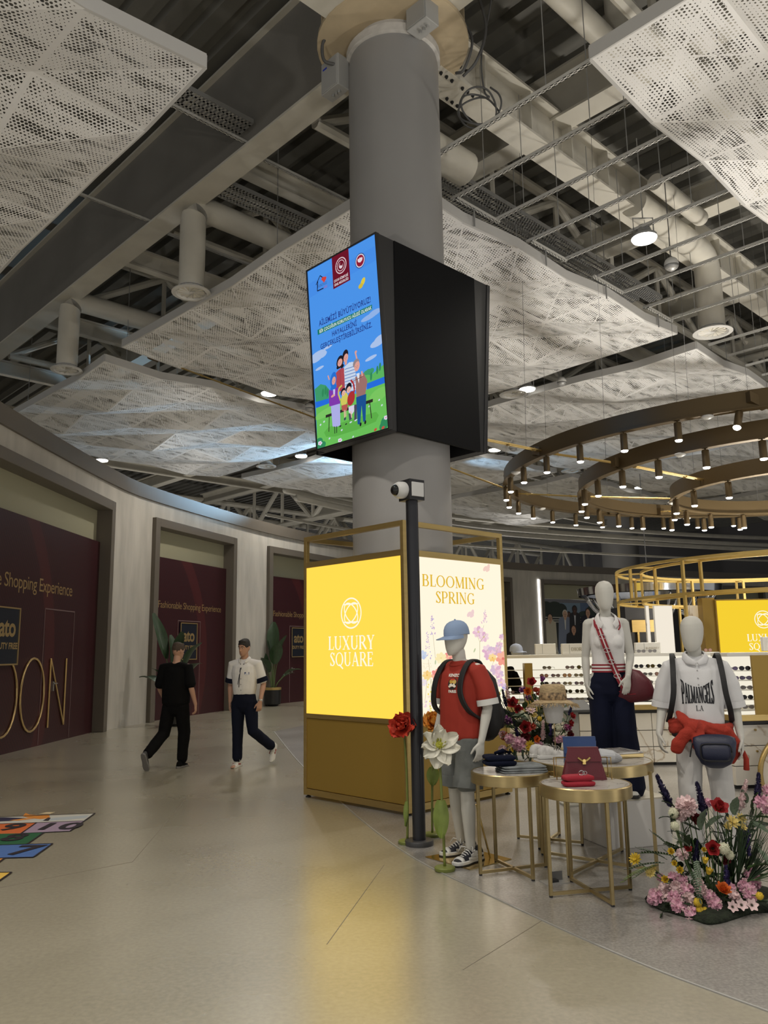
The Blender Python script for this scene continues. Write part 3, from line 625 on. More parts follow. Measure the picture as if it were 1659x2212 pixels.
# ------------------------------------------------------------------ perforated ceiling clouds
def cloud(u0, v0, label, nu=6, nv=6, su=8.3, sv=8.15, z=8.02, A=.25):
    o = thing('ceiling_cloud', G(u0, v0, z), label, 'ceiling panel', YAW, 'perforated white ceiling clouds')
    hu, hv = su / nu, sv / nv
    def hh(i, j): return (-A * ((i + j) % 2) * (1.0 if j % 2 else .3)) * (.4 if i in (0, nu) or j in (0, nv) else 1) + .05 * math.sin(i * 1.3 + u0) * math.cos(j * 1.1 + v0)
    P = lambda i, j: Vector((j * hv, i * hu, hh(i, j)))
    for i in range(nu):
        for j in range(nv):
            c = [P(i, j), P(i, j + 1), P(i + 1, j + 1), P(i + 1, j)]; me = bpy.data.meshes.new('perforated_panel')
            me.from_pydata(c, [], [(0, 2, 1), (0, 3, 2)] if False else [(0, 3, 1), (1, 3, 2)])
            me.materials.append(M_perf)
            a = me.uv_layers.new(name='sheet'); b = me.uv_layers.new(name='cell'); cu = [(0, 0), (1, 0), (1, 1), (0, 1)]
            for l in me.loops:
                q = c[l.vertex_index]; a.data[l.index].uv = (q.x + 400 + 11.3 * u0, q.y + 400 + 7.7 * v0); b.data[l.index].uv = cu[l.vertex_index]
            use(me, 'perforated_panel', o)
    fr = MB()
    for seq in ([P(0, j) for j in range(nv + 1)], [P(nu, j) for j in range(nv + 1)], [P(i, 0) for i in range(nu + 1)], [P(i, nv) for i in range(nu + 1)]):
        for a, b in zip(seq[:-1], seq[1:]):
            up = Vector((0, 0, 1)); t = (b - a).normalized(); n_ = t.cross(up) * .02
            fr.add([a - n_, a + n_, b + n_, b - n_, a - n_ + up * .17, a + n_ + up * .17, b + n_ + up * .17, b - n_ + up * .17], [(0, 3, 2, 1), (4, 5, 6, 7), (0, 1, 5, 4), (1, 2, 6, 5), (2, 3, 7, 6), (3, 0, 4, 7)])
    fr.build('edge_frame', mat('cloud_edge_white', (.55, .54, .52), .45), o)
    for a in (.12, .5, .88):
        for b in (.12, .5, .88): MB().tube((sv * b, su * a, .0), (sv * b, su * a, RZ - z - .05), .009, 5).build('hanger_rod', M_galv, o)
    return o
cloud(.35, .42, 'large perforated white ceiling cloud directly behind the column and screen')
cloud(9.55, .45, 'faceted perforated cloud above the curved wall, lit pale blue')
cloud(.42, 9.6, 'perforated white cloud above the bronze light rings')
cloud(.25, -2.7 - 8.15, 'perforated white cloud at the upper left corner of the view')
cloud(-2.72 - 8.3, .35, 'perforated white cloud at the upper right corner of the view')
cloud(9.55, 9.6, 'perforated cloud with pale blue facets behind the column foot of the screen')
cloud(.42, 18.8, 'far perforated cloud seen through the bronze rings')
cloud(9.55, 18.8, 'far bluish perforated cloud left of the bronze rings')
cloud(.42, 28.0, 'farthest perforated cloud low above the gold kiosk')
cloud(-8.72, 18.8, 'far perforated cloud behind the right end of the rings')

# ------------------------------------------------------------------ slotted channels
def slotted(mb, L, w=.045, h=.045):
    """perforated strut: top web with slots between two side lips"""
    mb.box(0, L, -w / 2, -w / 2 + .004, 0, h).box(0, L, w / 2 - .004, w / 2, 0, h)
    x = 0
    while x < L:
        mb.box(x, min(x + .045, L), -w / 2, w / 2, 0, .004); x += .09
    mb.box(0, L, -w / 2, -w / 2 + .014, 0, .004).box(0, L, w / 2 - .014, w / 2, 0, .004)
    mb.box(0, L, -w / 2, w / 2, h - .004, h)
M_strut = mat('strut_white', (.66, .65, .61), .4, .2)
def strut(u0, v0, u1, v1, z, label, group, rods=(), w=.05):
    a, b = G(u0, v0), G(u1, v1); d = b - a; o = thing('slotted_channel', (a.x, a.y, z), label, 'channel', math.atan2(d.y, d.x), group)
    m = MB(); slotted(m, d.length, w, w); m.build('channel', M_strut, o)
    for t, z1 in rods: MB().tube((d.length * t, 0, .0), (d.length * t, 0, z1), .0065 if z1 > 0 else .014, 6).build('hanger_rod', M_galv, o)
    return o
ORD2 = ['nearest', 'second', 'third', 'fourth', 'fifth', 'sixth', 'seventh', 'eighth', 'ninth', 'tenth', 'eleventh', 'twelfth', 'thirteenth']
SG = 'slotted channels right of the column'; SL = 'white slotted channel spanning between two ceiling clouds'
for k, v_ in enumerate((.61, 1.58, 2.52, 3.45, 4.42, 5.42, 6.35, 7.3, 8.2, 10.2, 11.2, 12.2, 13.2)):
    strut(.40, v_, -2.75, v_, 8.22, SL + ', %s one away from the column' % ORD2[k], SG, rods=((.2, 1.9), (.75, 1.9)))
for k, v_ in enumerate((1.59, 3.45, 5.34, 7.3)):
    strut(.3, v_ - .02, .3, v_ + 1.0, 8.2, 'short slotted cross channel tying two long ones, %s from the column' % ORD2[k], 'short cross channels by the middle cloud', rods=((.4, -.28),))
for u_, w_q in ((3.22, 'nearer the column'), (6.46, 'farther from the column')):
    strut(u_, -3.2, u_, -.16, 9.78, 'slotted channel reaching the left face of the girder, ' + w_q, 'slotted channels left of the girder')
    strut(u_ + .15, .29, u_ + .15, 2.4, 9.76, 'slotted channel leaving the girder toward the middle cloud, ' + w_q, 'slotted channels behind the girder')
strut(-.35, -5.2, -.35, -.2, 10.4, 'slotted channel above the upper left cloud', 'slotted channels left of the girder')
# cable trays
def tray(u0, v0, u1, v1, z, label, w=.32):
    a, b = G(u0, v0), G(u1, v1); d = b - a; L = d.length; o = thing('cable_tray', (a.x, a.y, z), label, 'cable tray', math.atan2(d.y, d.x))
    MB().box(0, L, -w / 2, -w / 2 + .006, 0, .08).box(0, L, w / 2 - .006, w / 2, 0, .08).build('side_rail', M_galv, o)
    m = MB(); x = 0
    while x < L: m.box(x, min(x + .035, L), -w / 2, w / 2, 0, .004); x += .07
    for y in (-.1, 0, .1): m.box(0, L, y * w / .32 - .02, y * w / .32 + .02, 0, .004)
    m.build('perforated_floor', M_galv, o); return o
tray(1.2, 1.2, 1.2, 9.5, 9.35, 'galvanised cable tray above the middle cloud edge'); tray(1.75, 1.0, 1.75, 9.5, 9.5, 'second galvanised cable tray beside it under the deck')
tray(3.2, -2.9, 3.2, -.2, 10.0, 'galvanised cable tray passing into the girder on the left', .45); tray(-1.2, -4, -1.2, -.2, 10.5, 'galvanised cable tray at the top edge left of the column')
tray(4.7, .3, 4.7, 7, 9.85, 'wide galvanised tray under the deck left of the column', .5)
# ducts
def duct(pts, r, label, diffuser=True):
    base = Vector(pts[-1]); o = thing('air_duct', base, label, 'air duct'); q = [Vector(p) - base for p in pts]
    if len(q) > 2:
        e = q[1]; a = (q[0] - e).normalized() * r * 1.6; b = (q[2] - e).normalized() * r * 1.6
        q = [q[0], e + a] + [(e + a) * (1 - t) ** 2 + e * 2 * t * (1 - t) + (e + b) * t * t for t in (.2, .4, .6, .8)] + [e + b, q[2]]
    MB().loft(q, [r] * len(q), n=20, caps=False, side=(.3, .2, .93)).build('duct', M_white, o, smooth=True, auto=.7)
    if diffuser:
        MB().lathe([(r * .98, .12), (r * 1.02, .05), (r * 1.5, 0.0), (r * 1.52, -.02), (r * 1.2, -.03), (r * 1.1, .02), (r * .5, .05)], 28, cap=False).build('diffuser_ring', mat('diffuser_white', (.62, .61, .58), .4), o, smooth=True, auto=.6)
        bl = MB()
        for k in range(14):
            t = k * PI / 7; bl.obox((.58 * r * math.cos(t), .58 * r * math.sin(t), .02), (.5 * r * math.cos(t), .5 * r * math.sin(t), 0), (-.035 * math.sin(t), .035 * math.cos(t), .03), (0, 0, .003))
        bl.lathe([(.16 * r, -.01), (.16 * r, .04)], 12); bl.build('swirl_blade', mat('diffuser_white', (.62, .61, .58), .4), o)
        MB().lathe([(r * 1.05, .07), (r * 1.05, .072)], 20).build('plenum', M_black, o)
    return o
def drop(u, v, label, run, r=.23, z=8.05, zt=9.75): duct([G(u + run[0], v + run[1], zt), G(u, v, zt), G(u, v, z)], r, label)
drop(5.34, .12, 'cream duct drop with swirl diffuser, nearest the screen on the left', (0, 3.2)); drop(10.7, .08, 'cream duct drop with swirl diffuser above the left shop wall', (0, 3.2))
drop(-.19, 9.06, 'cream elbow duct with swirl diffuser above the right of the rings', (0, -3.0), .26); drop(5.05, 9.2, 'duct drop with swirl diffuser just right of the screen', (1, 0))
drop(15.6, 9.1, 'duct drop below the far edge of the blue lit cloud', (1, 0)); drop(9.1, 18, 'far duct drop left of the bronze rings', (1, 0)); drop(.1, 18.2, 'far duct drop seen inside the outer bronze ring', (0, -2))
duct([G(.75, .7, 9.25), G(.75, 2.35, 9.25)], .27, 'fat cream duct stub beside the column head', False)
duct([G(-1.6, 1.2, 10.4), G(-1.6, 3.2, 10.4), G(-1.6, 3.2, 11.5)], .17, 'cream pipe bend under the deck at upper right', False)
duct([G(-.9, 5.5, 9.6), G(-.9, 7.3, 9.6), G(-.3, 8.2, 10.4)], .15, 'cream pipe bend near the lit high bay lamp', False)
# high bay lamps
def highbay(u, v, label, e=900, z=8.05):
    p = G(u, v, z); o = thing('high_bay_lamp', p, label, 'lamp', 0, 'round high bay lamps')
    MB().lathe([(.2, .03), (.2, .07), (.13, .12), (.09, .24), (.03, .26)], 24).build('housing', M_galv, o, smooth=True, auto=.6)
    MB().lathe([(.185, .0), (.2, .03)], 24).build('lens', M_lens, o, smooth=True, auto=.6)
    MB().path([(-.16, 0, .1), (-.16, 0, .38), (.16, 0, .38), (.16, 0, .1)], .012, 6).tube((0, 0, .38), (0, 0, 1.8), .01, 6).build('bracket', M_galv, o)
    lamp('lamp_light', 'SPOT', (0, 0, -.04), e * 4.2, size=.17, spot=2.35, blend=.5, parent=o)
HB = 172
for u, v, lab in ((-1.12, 4.5, 'lit round high bay lamp between the channels at upper right'), (9.15, 4.57, 'lit round lamp left of the screen in the cloud gap'), (13.77, 9.2, 'lit round lamp low left of the column'), (4.63, 9.24, 'lit round lamp just right of the screen'), (9.05, 13.5, 'lit round lamp under the right foot of the screen housing'), (4.6, 18.2, 'far lit round lamp inside the bronze rings'), (-1.1, 13.6, 'lit round lamp above the right end of the rings'), (9.1, 23, 'far lit round lamp behind the second ring'), (4.6, 27.5, 'far lit round lamp above the kiosk frame'), (-1.1, 22.8, 'far lit round lamp at the right edge')):
    highbay(u, v, lab, HB)
HO = -1
for u, v in ((-1.1, -4.6), (-5.7, -4.6), (-5.7, -10), (4.6, -11.5), (-12, 4.6), (-12, -4.6), (-1.1, -12), (18.5, 4.5), (-5.7, 9.2)):  # extra lamps beyond the frame, added to brighten the hall
    highbay(u, v, 'lit round high bay lamp outside the framed view, at grid spot %s' % ORD2[HO := HO + 1], HB)
for px, py in ((1453, 572), (652, 880), (1218, 828), (1107, 992)):
    pass
# added blue lamps, unseen behind the column, that tint the cloud undersides
for (x, y, z), tgt, e, lab in (((.75, 26.6, 6.75), (-6.3, 22.6, 8.7), 3000, 'blue gelled floodlight hung behind the column, aimed left'), ((1.15, 26.6, 6.75), (9, 26.5, 8.3), 600, 'blue gelled floodlight hung behind the column, aimed right'), ((.75, 27.0, 6.75), (-5, 27.5, 8.5), 450, 'blue gelled floodlight hung behind the column, aimed away')):
    o = thing('flood_lamp', (x, y, z), lab, 'lamp'); d = (Vector(tgt) - Vector((x, y, z))).normalized()
    MB().lathe([(.09, -.2), (.1, -.18), (.1, 0), (.09, .0)], 18, axis=d).build('housing', M_black, o, smooth=True, auto=.6); MB().lathe([(.088, .002), (.088, .006)], 18, axis=d).build('lens', glow('blue_gel', (.4, .7, 1.0), 6.0), o); MB().tube((0, 0, .1), (0, 0, RZ - z), .012, 6).build('hanger_rod', M_galv, o)
    lamp('flood_light', 'SPOT', d * .04, e, (.42, .70, 1.0), .1, d * 5, .98, o, .7)
for u, v, lab in ((-1.07, 5.5, 'white ball speaker hanging near the lit lamp at upper right'), (9.2, 5.9, 'white ball speaker left of the screen'), (3.6, 9.2, 'white ball speaker between the two clouds right of the screen'), (8.3, 13.5, 'white ball speaker right of the column neck')):
    o = thing('ball_speaker', G(u, v, 8.0), lab, 'speaker')
    MB().ball((0, 0, 0), .12, 16, 10).build('shell', mat('diffuser_white', (.62, .61, .58), .4), o, smooth=True); MB().lathe([(.122, -.03), (.1, -.075), (.04, -.118)], 16).build('grille', M_galv, o, smooth=True); MB().tube((0, 0, .1), (0, 0, 1.5), .008, 5).build('cord', M_cable, o)
# ------------------------------------------------------------------ yellow and floral light box round the column
def pjp(p):
    q = Vector(p) - EYEP; d = q.dot(FW); return (829.5 + F * q.dot(RT) / d, 1106 - F * q.dot(UP) / d)
Y_COL = (247, 211, 66)
def emblem(a, cx, cy, R, c, sx=1.0, w=.1):
    a.ring(cx, cy, R * sx, R, R * w, c); a.ring(cx, cy, R * .82 * sx, R * .5, R * w * .9, c, PI / 4); a.ring(cx, cy, R * .82 * sx, R * .5, R * w * .9, c, -PI / 4)
    k = .78
    for s_ in (-1, 1): a.line([(cx - R * .72 * sx, cy + s_ * R * .6), (cx + R * .72 * sx, cy + s_ * R * .6)], R * w * .8, c)
lb = thing('light_box', CC, 'gold framed light box around the column with yellow and floral lit faces', 'light box', YAW)
E_ = .845; p_ = .05
for sx_ in (-1, 1):
    for sy_ in (-1, 1):
        m = MB().box(sx_ * E_ - (p_ if sx_ > 0 else 0), sx_ * E_ + (0 if sx_ > 0 else p_), sy_ * E_ - (p_ if sy_ > 0 else 0), sy_ * E_ + (0 if sy_ > 0 else p_), .03, 3.0)
        o = m.build('post', M_gold, lb, bevel=.003)
        MB().lathe([(.03, .0), (.03, .015), (.012, .02), (.012, .035)], 12, c=(sx_ * (E_ - .04), sy_ * (E_ - .04), 0)).build('foot', M_rubber, o)
for sg in (-1, 1):
    for nm, z0, z1 in (('top_rail', 2.945, 3.0), ('middle_rail', 2.625, 2.69), ('ledge_rail', .885, .935), ('bottom_rail', .035, .1)):
        a0, a1 = sorted((sg * E_, sg * (E_ - .05)))
        MB().box(a0, a1, -E_ + p_, E_ - p_, z0, z1).build(nm, M_gold, lb); MB().box(-E_ + p_, E_ - p_, a0, a1, z0, z1).build(nm, M_gold, lb)
    a0, a1 = sorted((sg * (E_ - .012), sg * (E_ - .04)))
    MB().box(a0, a1, -E_ + p_, E_ - p_, .105, .88).build('base_panel', M_goldp, lb, bevel=.003); MB().box(-E_ + p_, E_ - p_, a0, a1, .105, .88).build('base_panel', M_goldp, lb, bevel=.003)
MB().box(-E_ + .05, E_ - .05, -E_ + .05, -.615, 2.6, 2.625).box(-E_ + .05, E_ - .05, .615, E_ - .05, 2.6, 2.625).box(-E_ + .05, -.615, -.615, .615, 2.6, 2.625).box(.615, E_ - .05, -.615, .615, 2.6, 2.625).build('lid', mat('box_lid', (.4, .38, .33), .6), lb)
def face(nm, M, art, back_col, es):
    """lit fabric face: a thin glowing panel with print on it"""
    o = MB().box(-.795, .795, .937, 2.623, -.01, 0).build(nm, glow(nm + '_glow', lin(back_col), es), lb); o.matrix_local = M
    art.build('print', o, (0, 0, .0))
    return o
ML = Matrix(((0, 0, -1, -E_ + .005), (-1, 0, 0, 0), (0, 1, 0, 0), (0, 0, 0, 1))); MR = Matrix(((1, 0, 0, 0), (0, 0, -1, -E_ + .005), (0, 1, 0, 0), (0, 0, 0, 1)))
a = Art(1.0, .0008); Wt = (255, 250, 226)
emblem(a, .0, 2.055, .165, Wt); a.quads(serif('LUXURY', .15, 0, 1.655, sx=1.1), Wt); a.quads(serif('SQUARE', .15, 0, 1.475, sx=1.02), Wt)
face('yellow_panel', ML, a, Y_COL, 1.0)
MATS['yellow_panel_glow'].node_tree.nodes['Emission'].inputs[0].default_value = (1.12, .735, .085, 1)
a = Art(1.0, .00006, (-.79, .79, .94, 2.62))
corn = [(-.795, 2.623), (.795, 2.623), (.795, .937), (-.795, .937)]
src = [pjp(CC + VD * x - UD * E_ + Vector((0, 0, z))) for x, z in corn]
src = [((x - 890) * 5.027, (y - 1180) * 5.027) for x, y in src]
HB_ = hom(src, corn); KS = .00142
YT = (226, 184, 52)
X0, Z0 = HB_(468, 465); X1, Z1 = HB_(482, 632)
a.quads(serif('BLOOMING', .128, X0, Z0 + .012, sx=1.27), YT); a.quads(serif('SPRING', .128, X1, Z1 + .008, sx=1.2), YT)
rnd = random.Random(3)
def E2(x, y, rx, ry, c, rot=0):
    c = tuple(int(.78 * q + .22 * w_) for q, w_ in zip(c, (255, 243, 218))); k_, q_ = math.cos(rot), math.sin(rot)
    a.poly([HB_(x + rx * math.cos(t) * k_ - ry * math.sin(t) * q_, y - rx * math.cos(t) * q_ - ry * math.sin(t) * k_) for t in [2 * PI * j / 9 for j in range(9)]], c)
def L2(pts, w, c): a.line([HB_(*p) for p in pts], w * KS, c)
def sprig(x0, y0, x1, y1, cols, base):
    L2([(x1, y1), base], 3, (168, 160, 130))
    for k in range(34):
        t = rnd.random(); x = x0 + (x1 - x0) * t; y = y0 + (y1 - y0) * t; s_ = (8 + 30 * t) * rnd.choice((-1, 1)) * rnd.random()
        E2(x + s_, y + rnd.uniform(-4, 4), rnd.uniform(6, 11), rnd.uniform(3.5, 6), rnd.choice(cols), rnd.uniform(.2, 1.2) * (1 if s_ < 0 else -1) + PI / 2)
lav = [(178, 160, 214), (150, 140, 216), (196, 168, 206), (206, 180, 212)]; pk = [(226, 176, 206), (236, 196, 216), (214, 160, 198), (240, 208, 222), (206, 176, 210)]
def flw(x, y, r, cols, ctr, n=7):
    for k in range(n):
        t = 2 * PI * k / n + .3; E2(x + r * .55 * math.cos(t), y + r * .55 * math.sin(t), r * .52, r * .36, rnd.choice(cols), -t)
    E2(x, y, r * .2, r * .2, ctr)
red_ = [(240, 138, 120), (246, 166, 140), (238, 120, 120)]; org = [(248, 206, 120), (250, 214, 140), (244, 190, 96)]
sprig(222, 755, 232, 960, lav, (262, 1260)); sprig(165, 920, 180, 1230, lav, (240, 1800))
sprig(795, 690, 780, 860, pk, (740, 1040)); flw(720, 930, 62, pk, (220, 190, 150)); flw(778, 985, 55, pk, (220, 190, 150)); L2([(735, 1040), (735, 1250)], 4, (170, 165, 120)); L2([(735, 1040), (700, 960)], 3, (170, 165, 120)); L2([(735, 1040), (805, 950)], 3, (170, 165, 120))
flw(820, 1130, 60, pk, (210, 180, 190)); flw(830, 1190, 50, pk, (210, 180, 190)); flw(915, 1140, 58, pk, (210, 170, 190)); flw(945, 1075, 40, pk, (210, 170, 190)); flw(975, 985, 34, pk, (210, 170, 190)); L2([(970, 1000), (910, 1160), (825, 1430)], 3, (190, 180, 150))
flw(985, 1220, 78, red_, (220, 90, 80)); flw(870, 1210, 44, org, (230, 170, 60)); flw(395, 1195, 48, red_, (250, 200, 150)); flw(310, 1215, 62, [(250, 232, 170), (252, 238, 190)], (240, 220, 140))
flw(265, 1400, 66, red_, (250, 214, 90)); flw(158, 1400, 50, org, (236, 176, 60)); flw(905, 1340, 62, pk, (220, 170, 190)); flw(940, 1390, 50, pk, (220, 170, 190)); flw(860, 1470, 52, [(236, 226, 236), (226, 214, 232)], (240, 230, 200)); flw(960, 1480, 48, pk, (240, 200, 150)); flw(1010, 1530, 40, lav, (220, 200, 220)); flw(262, 1560, 46, pk, (230, 180, 170), 5); flw(115, 1480, 40, [(232, 222, 236)], (240, 230, 200)); flw(105, 1180, 50, [(170, 190, 228), (186, 204, 234)], (200, 210, 230))
for x, y in [(190, 1450 + 26 * k) for k in range(14)]: E2(x + rnd.uniform(-44, 36), y, 9, 11, rnd.choice([(244, 220, 90), (240, 226, 120), (236, 208, 70)]))
L2([(200, 1440), (182, 1880)], 3, (150, 160, 96)); L2([(235, 1430), (245, 1880)], 3, (170, 160, 110)); L2([(155, 1440), (130, 1700)], 3, (170, 160, 110)); L2([(905, 1400), (935, 1620)], 3, (170, 170, 130))
for x, y, r in ((165, 1840, .6), (205, 1830, -.6), (190, 1875, .2), (245, 1260, 1.5), (670, 1130, 1.2), (120, 1840, .9), (960, 1560, 1), (890, 1530, -.8)): E2(x, y, 26, 8, (176, 196, 150), r)
for x, y, s_, c in ((632, 745, 1.0, (236, 200, 204)), (805, 250, .95, (240, 200, 190))):
    for dx, dy, rx, ry, r in ((-22, -6, 34, 20, 1.0), (14, -20, 40, 18, 1.4), (8, 12, 26, 15, .6)): E2(x + dx * s_, y + dy * s_, rx * s_, ry * s_, c, r)
for k in range(40): E2(rnd.uniform(110, 200), rnd.uniform(1260, 1370), 3, 3, (214, 200, 150))
for k in range(70):
    x = rnd.uniform(90, 1010); E2(x, rnd.uniform(1560, 1880), rnd.uniform(8, 22), rnd.uniform(6, 14), rnd.choice(pk + org + [(246, 226, 214), (250, 232, 200), (236, 224, 232)]), rnd.uniform(0, 3))
face('floral_panel', MR, a, (255, 243, 218), 1.05)
for x_, nm in ((.84, 'rear_panel'),):
    for k in range(2):
        o = MB().box(-.795, .795, .937, 2.623, -.01, 0).build(nm, glow('yellow_panel_glow', (1, 1, 1)), lb)
        o.matrix_local = Matrix(((0, 0, 1, E_ - .005), (1, 0, 0, 0), (0, 1, 0, 0), (0, 0, 0, 1))) if k == 0 else Matrix(((-1, 0, 0, 0), (0, 0, 1, E_ - .005), (0, 1, 0, 0), (0, 0, 0, 1)))

# ------------------------------------------------------------------ hanging screen housing
ds = thing('screen_housing', G(0, 0, 0), 'black double-sided screen housing clamped round the column, blue family advert facing left', 'display', YAW)
zb, zt = 4.0, 6.25; y0, y1 = -.75, .66; x0, x1 = -.80, .62
MB().box(x0, x1, y0, y0 + .04, zb, zt).build('side_cladding', M_blackm, ds, bevel=.004); MB().box(x0, x1, y1 - .04, y1, zb, zt).build('side_cladding', M_blackm, ds)
MB().box(x0, x0 + .03, y0 + .04, y1 - .04, zb, zt).build('back_plate', M_black, ds); MB().box(x1 - .03, x1, y0 + .04, y1 - .04, zb, zt).build('back_plate', M_black, ds)
tp = MB(); 
for q in ((x0 + .03, x1 - .03, y0 + .04, -.61), (x0 + .03, x1 - .03, .61, y1 - .04)): tp.box(*q, zt - .03, zt); tp.box(*q, zb + .2, zb + .23)
tp.build('inner_shelf', M_black, ds)
def wedge(xb, xt, xi, ya, yb_, nm):
    m = MB(); m.rings([[Vector((xi, y, zb)), Vector((xb, y, zb)), Vector((xt, y, zt)), Vector((xi, y, zt))] for y in (ya, yb_)]); return m.build(nm, mat('housing_wedge', (.016, .0165, .018), .4), ds)
yl0, yl1 = -.75, .50
wedge(-.885, -1.045, x0, yl0 + .01, yl1 - .01, 'screen_wedge'); wedge(.70, .885, x1, yl0 + .01, yl1 + .1, 'screen_wedge')
def screen(xb, xt, sg, ya, yb_, on):
    w_ = yb_ - ya; hgt = math.hypot(xt - xb, zt - zb); upv = Vector(((xt - xb) / hgt, 0, (zt - zb) / hgt)); rt = Vector((0, -sg, 0)) if sg > 0 else Vector((0, 1, 0)); nz = rt.cross(upv)
    M = Matrix(((rt.x, upv.x, nz.x, xb), (rt.y, upv.y, nz.y, (ya + yb_) / 2), (rt.z, upv.z, nz.z, zb), (0, 0, 0, 1)))
    o = MB().box(-w_ / 2, w_ / 2, 0, hgt, -.045, -.004).build('screen_frame', M_black, ds, bevel=.004); o.matrix_local = M
    bz = MB(); b = .018
    for q in ((-w_ / 2, -w_ / 2 + b, 0, hgt), (w_ / 2 - b, w_ / 2, 0, hgt), (-w_ / 2 + b, w_ / 2 - b, 0, b), (-w_ / 2 + b, w_ / 2 - b, hgt - b, hgt)): bz.box(*q, -.004, .012)
    bz.build('bezel', M_black, o); return o, w_, hgt
so, sw, sh = screen(-.92, -1.08, 1, yl0, yl1, True)
so2, sw2, sh2 = screen(.735, .92, -1, yl0, yl1 + .1, True)
b = .018
H2 = hom([(75, 440), (725, 75), (900, 1905), (232, 2115)], [(-sw / 2 + b, sh - b), (sw / 2 - b, sh - b), (sw / 2 - b, b), (-sw / 2 + b, b)]); K2 = (sw - 2 * b) / 660 * .8; KX = (sw - 2 * b) / 658; KY = (sh - 2 * b) / 1760
a = Art(.92, .00012, (-sw / 2 + b, sw / 2 - b, b, sh - b))
SKY = (78, 152, 240)
a.poly([(-sw / 2 + b, b), (sw / 2 - b, b), (sw / 2 - b, sh - b), (-sw / 2 + b, sh - b)], SKY)
def P2(pts, c): a.poly([H2(*q) for q in pts], c)
def Q2(x, y, rx, ry, c, rot=0, n=16):
    k_, q_ = math.cos(rot), math.sin(rot); a.poly([H2(x + rx * math.cos(t) * k_ - ry * math.sin(t) * q_, y - (rx * math.cos(t) * .55) - rx * math.cos(t) * q_ - ry * math.sin(t) * k_) for t in [2 * PI * j / n for j in range(n)]], c)
def T2(s_, x, y, wpx, cpx, c, **k):
    X, Y = H2(x, y); fit_text(a, s_, X, Y, wpx * KX, cpx * KY, c, **k)
def LN2(pts, w, c): a.line([H2(*q) for q in pts], w * K2, c)
P2([(88, 560), (725, 190), (738, 330), (92, 700)], (74, 146, 238))
for x, y, rx, ry in ((205, 1240, 75, 42), (190, 1270, 60, 35), (250, 1230, 40, 30), (225, 1360, 40, 14), (780, 1110, 75, 36), (800, 1080, 60, 42), (830, 1060, 40, 36), (716, 1258, 55, 18), (690, 870, 80, 26), (740, 830, 60, 30), (300, 1160, 40, 14)): Q2(x, y, rx, ry, (150, 184, 238) if y < 1000 else (176, 200, 240), .0)
G1, G2, G3, G4 = (96, 186, 100), (66, 158, 110), (110, 196, 92), (52, 140, 92)
P2([(184, 1560), (240, 1510), (290, 1520), (360, 1600), (370, 1640), (200, 1680)], G2); P2([(650, 1420), (690, 1380), (730, 1410), (838, 1320), (852, 1440), (690, 1500)], G1)
for x, y, r in ((690, 1390, 26), (720, 1385, 30), (668, 1400, 20)): Q2(x, y, r, r, G2)
for x, y in ((265, 1590), (290, 1570), (310, 1590), (805, 1340), (723, 1430), (780, 1370)): Q2(x, y, 10, 40, G4)
P2([(196, 1680), (330, 1640), (330, 1700), (205, 1735)], (40, 112, 226)); P2([(680, 1500), (853, 1430), (858, 1490), (690, 1560)], (40, 112, 226))
P2([(203, 1736), (858, 1490), (900, 1905), (232, 2115)], G3); Q2(330, 1760, 150, 40, (128, 204, 104)); Q2(800, 1600, 90, 60, (126, 204, 100))
P2([(290, 1960), (330, 1910), (560, 1830), (780, 1760), (806, 1790), (780, 1850), (600, 1930), (400, 1995), (310, 2000)], (96, 180, 76))
for x, y, r in ((235, 2060, 45), (270, 2085, 40), (875, 1840, 50), (860, 1880, 46)): Q2(x, y, r, r, G4)
for x, y in ((255, 2060), (445, 2030), (875, 1812)):
    for k in range(5): Q2(x + 12 * math.cos(k * 1.257), y + 12 * math.sin(k * 1.257), 9, 9, (226, 224, 244))
    Q2(x, y, 6, 6, (236, 110, 130))
for x, y in ((288, 1860), (255, 1890), (808, 1650), (835, 1698), (715, 1710), (345, 2015), (570, 1995), (460, 1935)): Q2(x, y, 8, 9, (208, 226, 236))
for x, y in ((780, 1925), (852, 1905)): Q2(x, y, 14, 13, (200, 84, 70))
# header emblems
P2([(312, 305), (472, 212), (500, 520), (338, 610)], (112, 22, 42))
X, Y = H2(404, 380); a.ring(X, Y, 62 * K2, 62 * K2, 9 * K2, (226, 200, 208)); a.ring(X, Y, 43 * K2, 43 * K2, 6 * K2, (226, 200, 208)); a.ell(X, Y, 24 * K2, 26 * K2, (226, 200, 208)); a.ell(X + 4 * K2, Y + 8 * K2, 18 * K2, 18 * K2, (112, 22, 42)); a.ell(X, Y - 10 * K2, 9 * K2, 12 * K2, (240, 226, 230))
for k in range(16): a.ell(X + 53 * K2 * math.cos(k * PI / 8), Y + 53 * K2 * math.sin(k * PI / 8), 6 * K2, 6 * K2, (112, 22, 42), n=8)
T2('ÇOCUK HİZMETLERİ', 412, 512, 136, 22, (240, 226, 230), bold=.022); T2('GENEL MÜDÜRLÜĞÜ', 416, 550, 136, 22, (240, 226, 230), bold=.022)
X, Y = H2(592, 335); a.ell(X, Y, 58 * K2, 60 * K2, (40, 58, 120)); a.ell(X, Y, 52 * K2, 54 * K2, (222, 226, 240)); a.ell(X, Y, 44 * K2, 46 * K2, (150, 30, 54)); a.ell(X, Y + 6 * K2, 15 * K2, 20 * K2, (236, 220, 228)); a.ell(X - 16 * K2, Y + 6 * K2, 11 * K2, 17 * K2, (236, 220, 228), .5); a.ell(X + 16 * K2, Y + 6 * K2, 11 * K2, 17 * K2, (236, 220, 228), -.5)
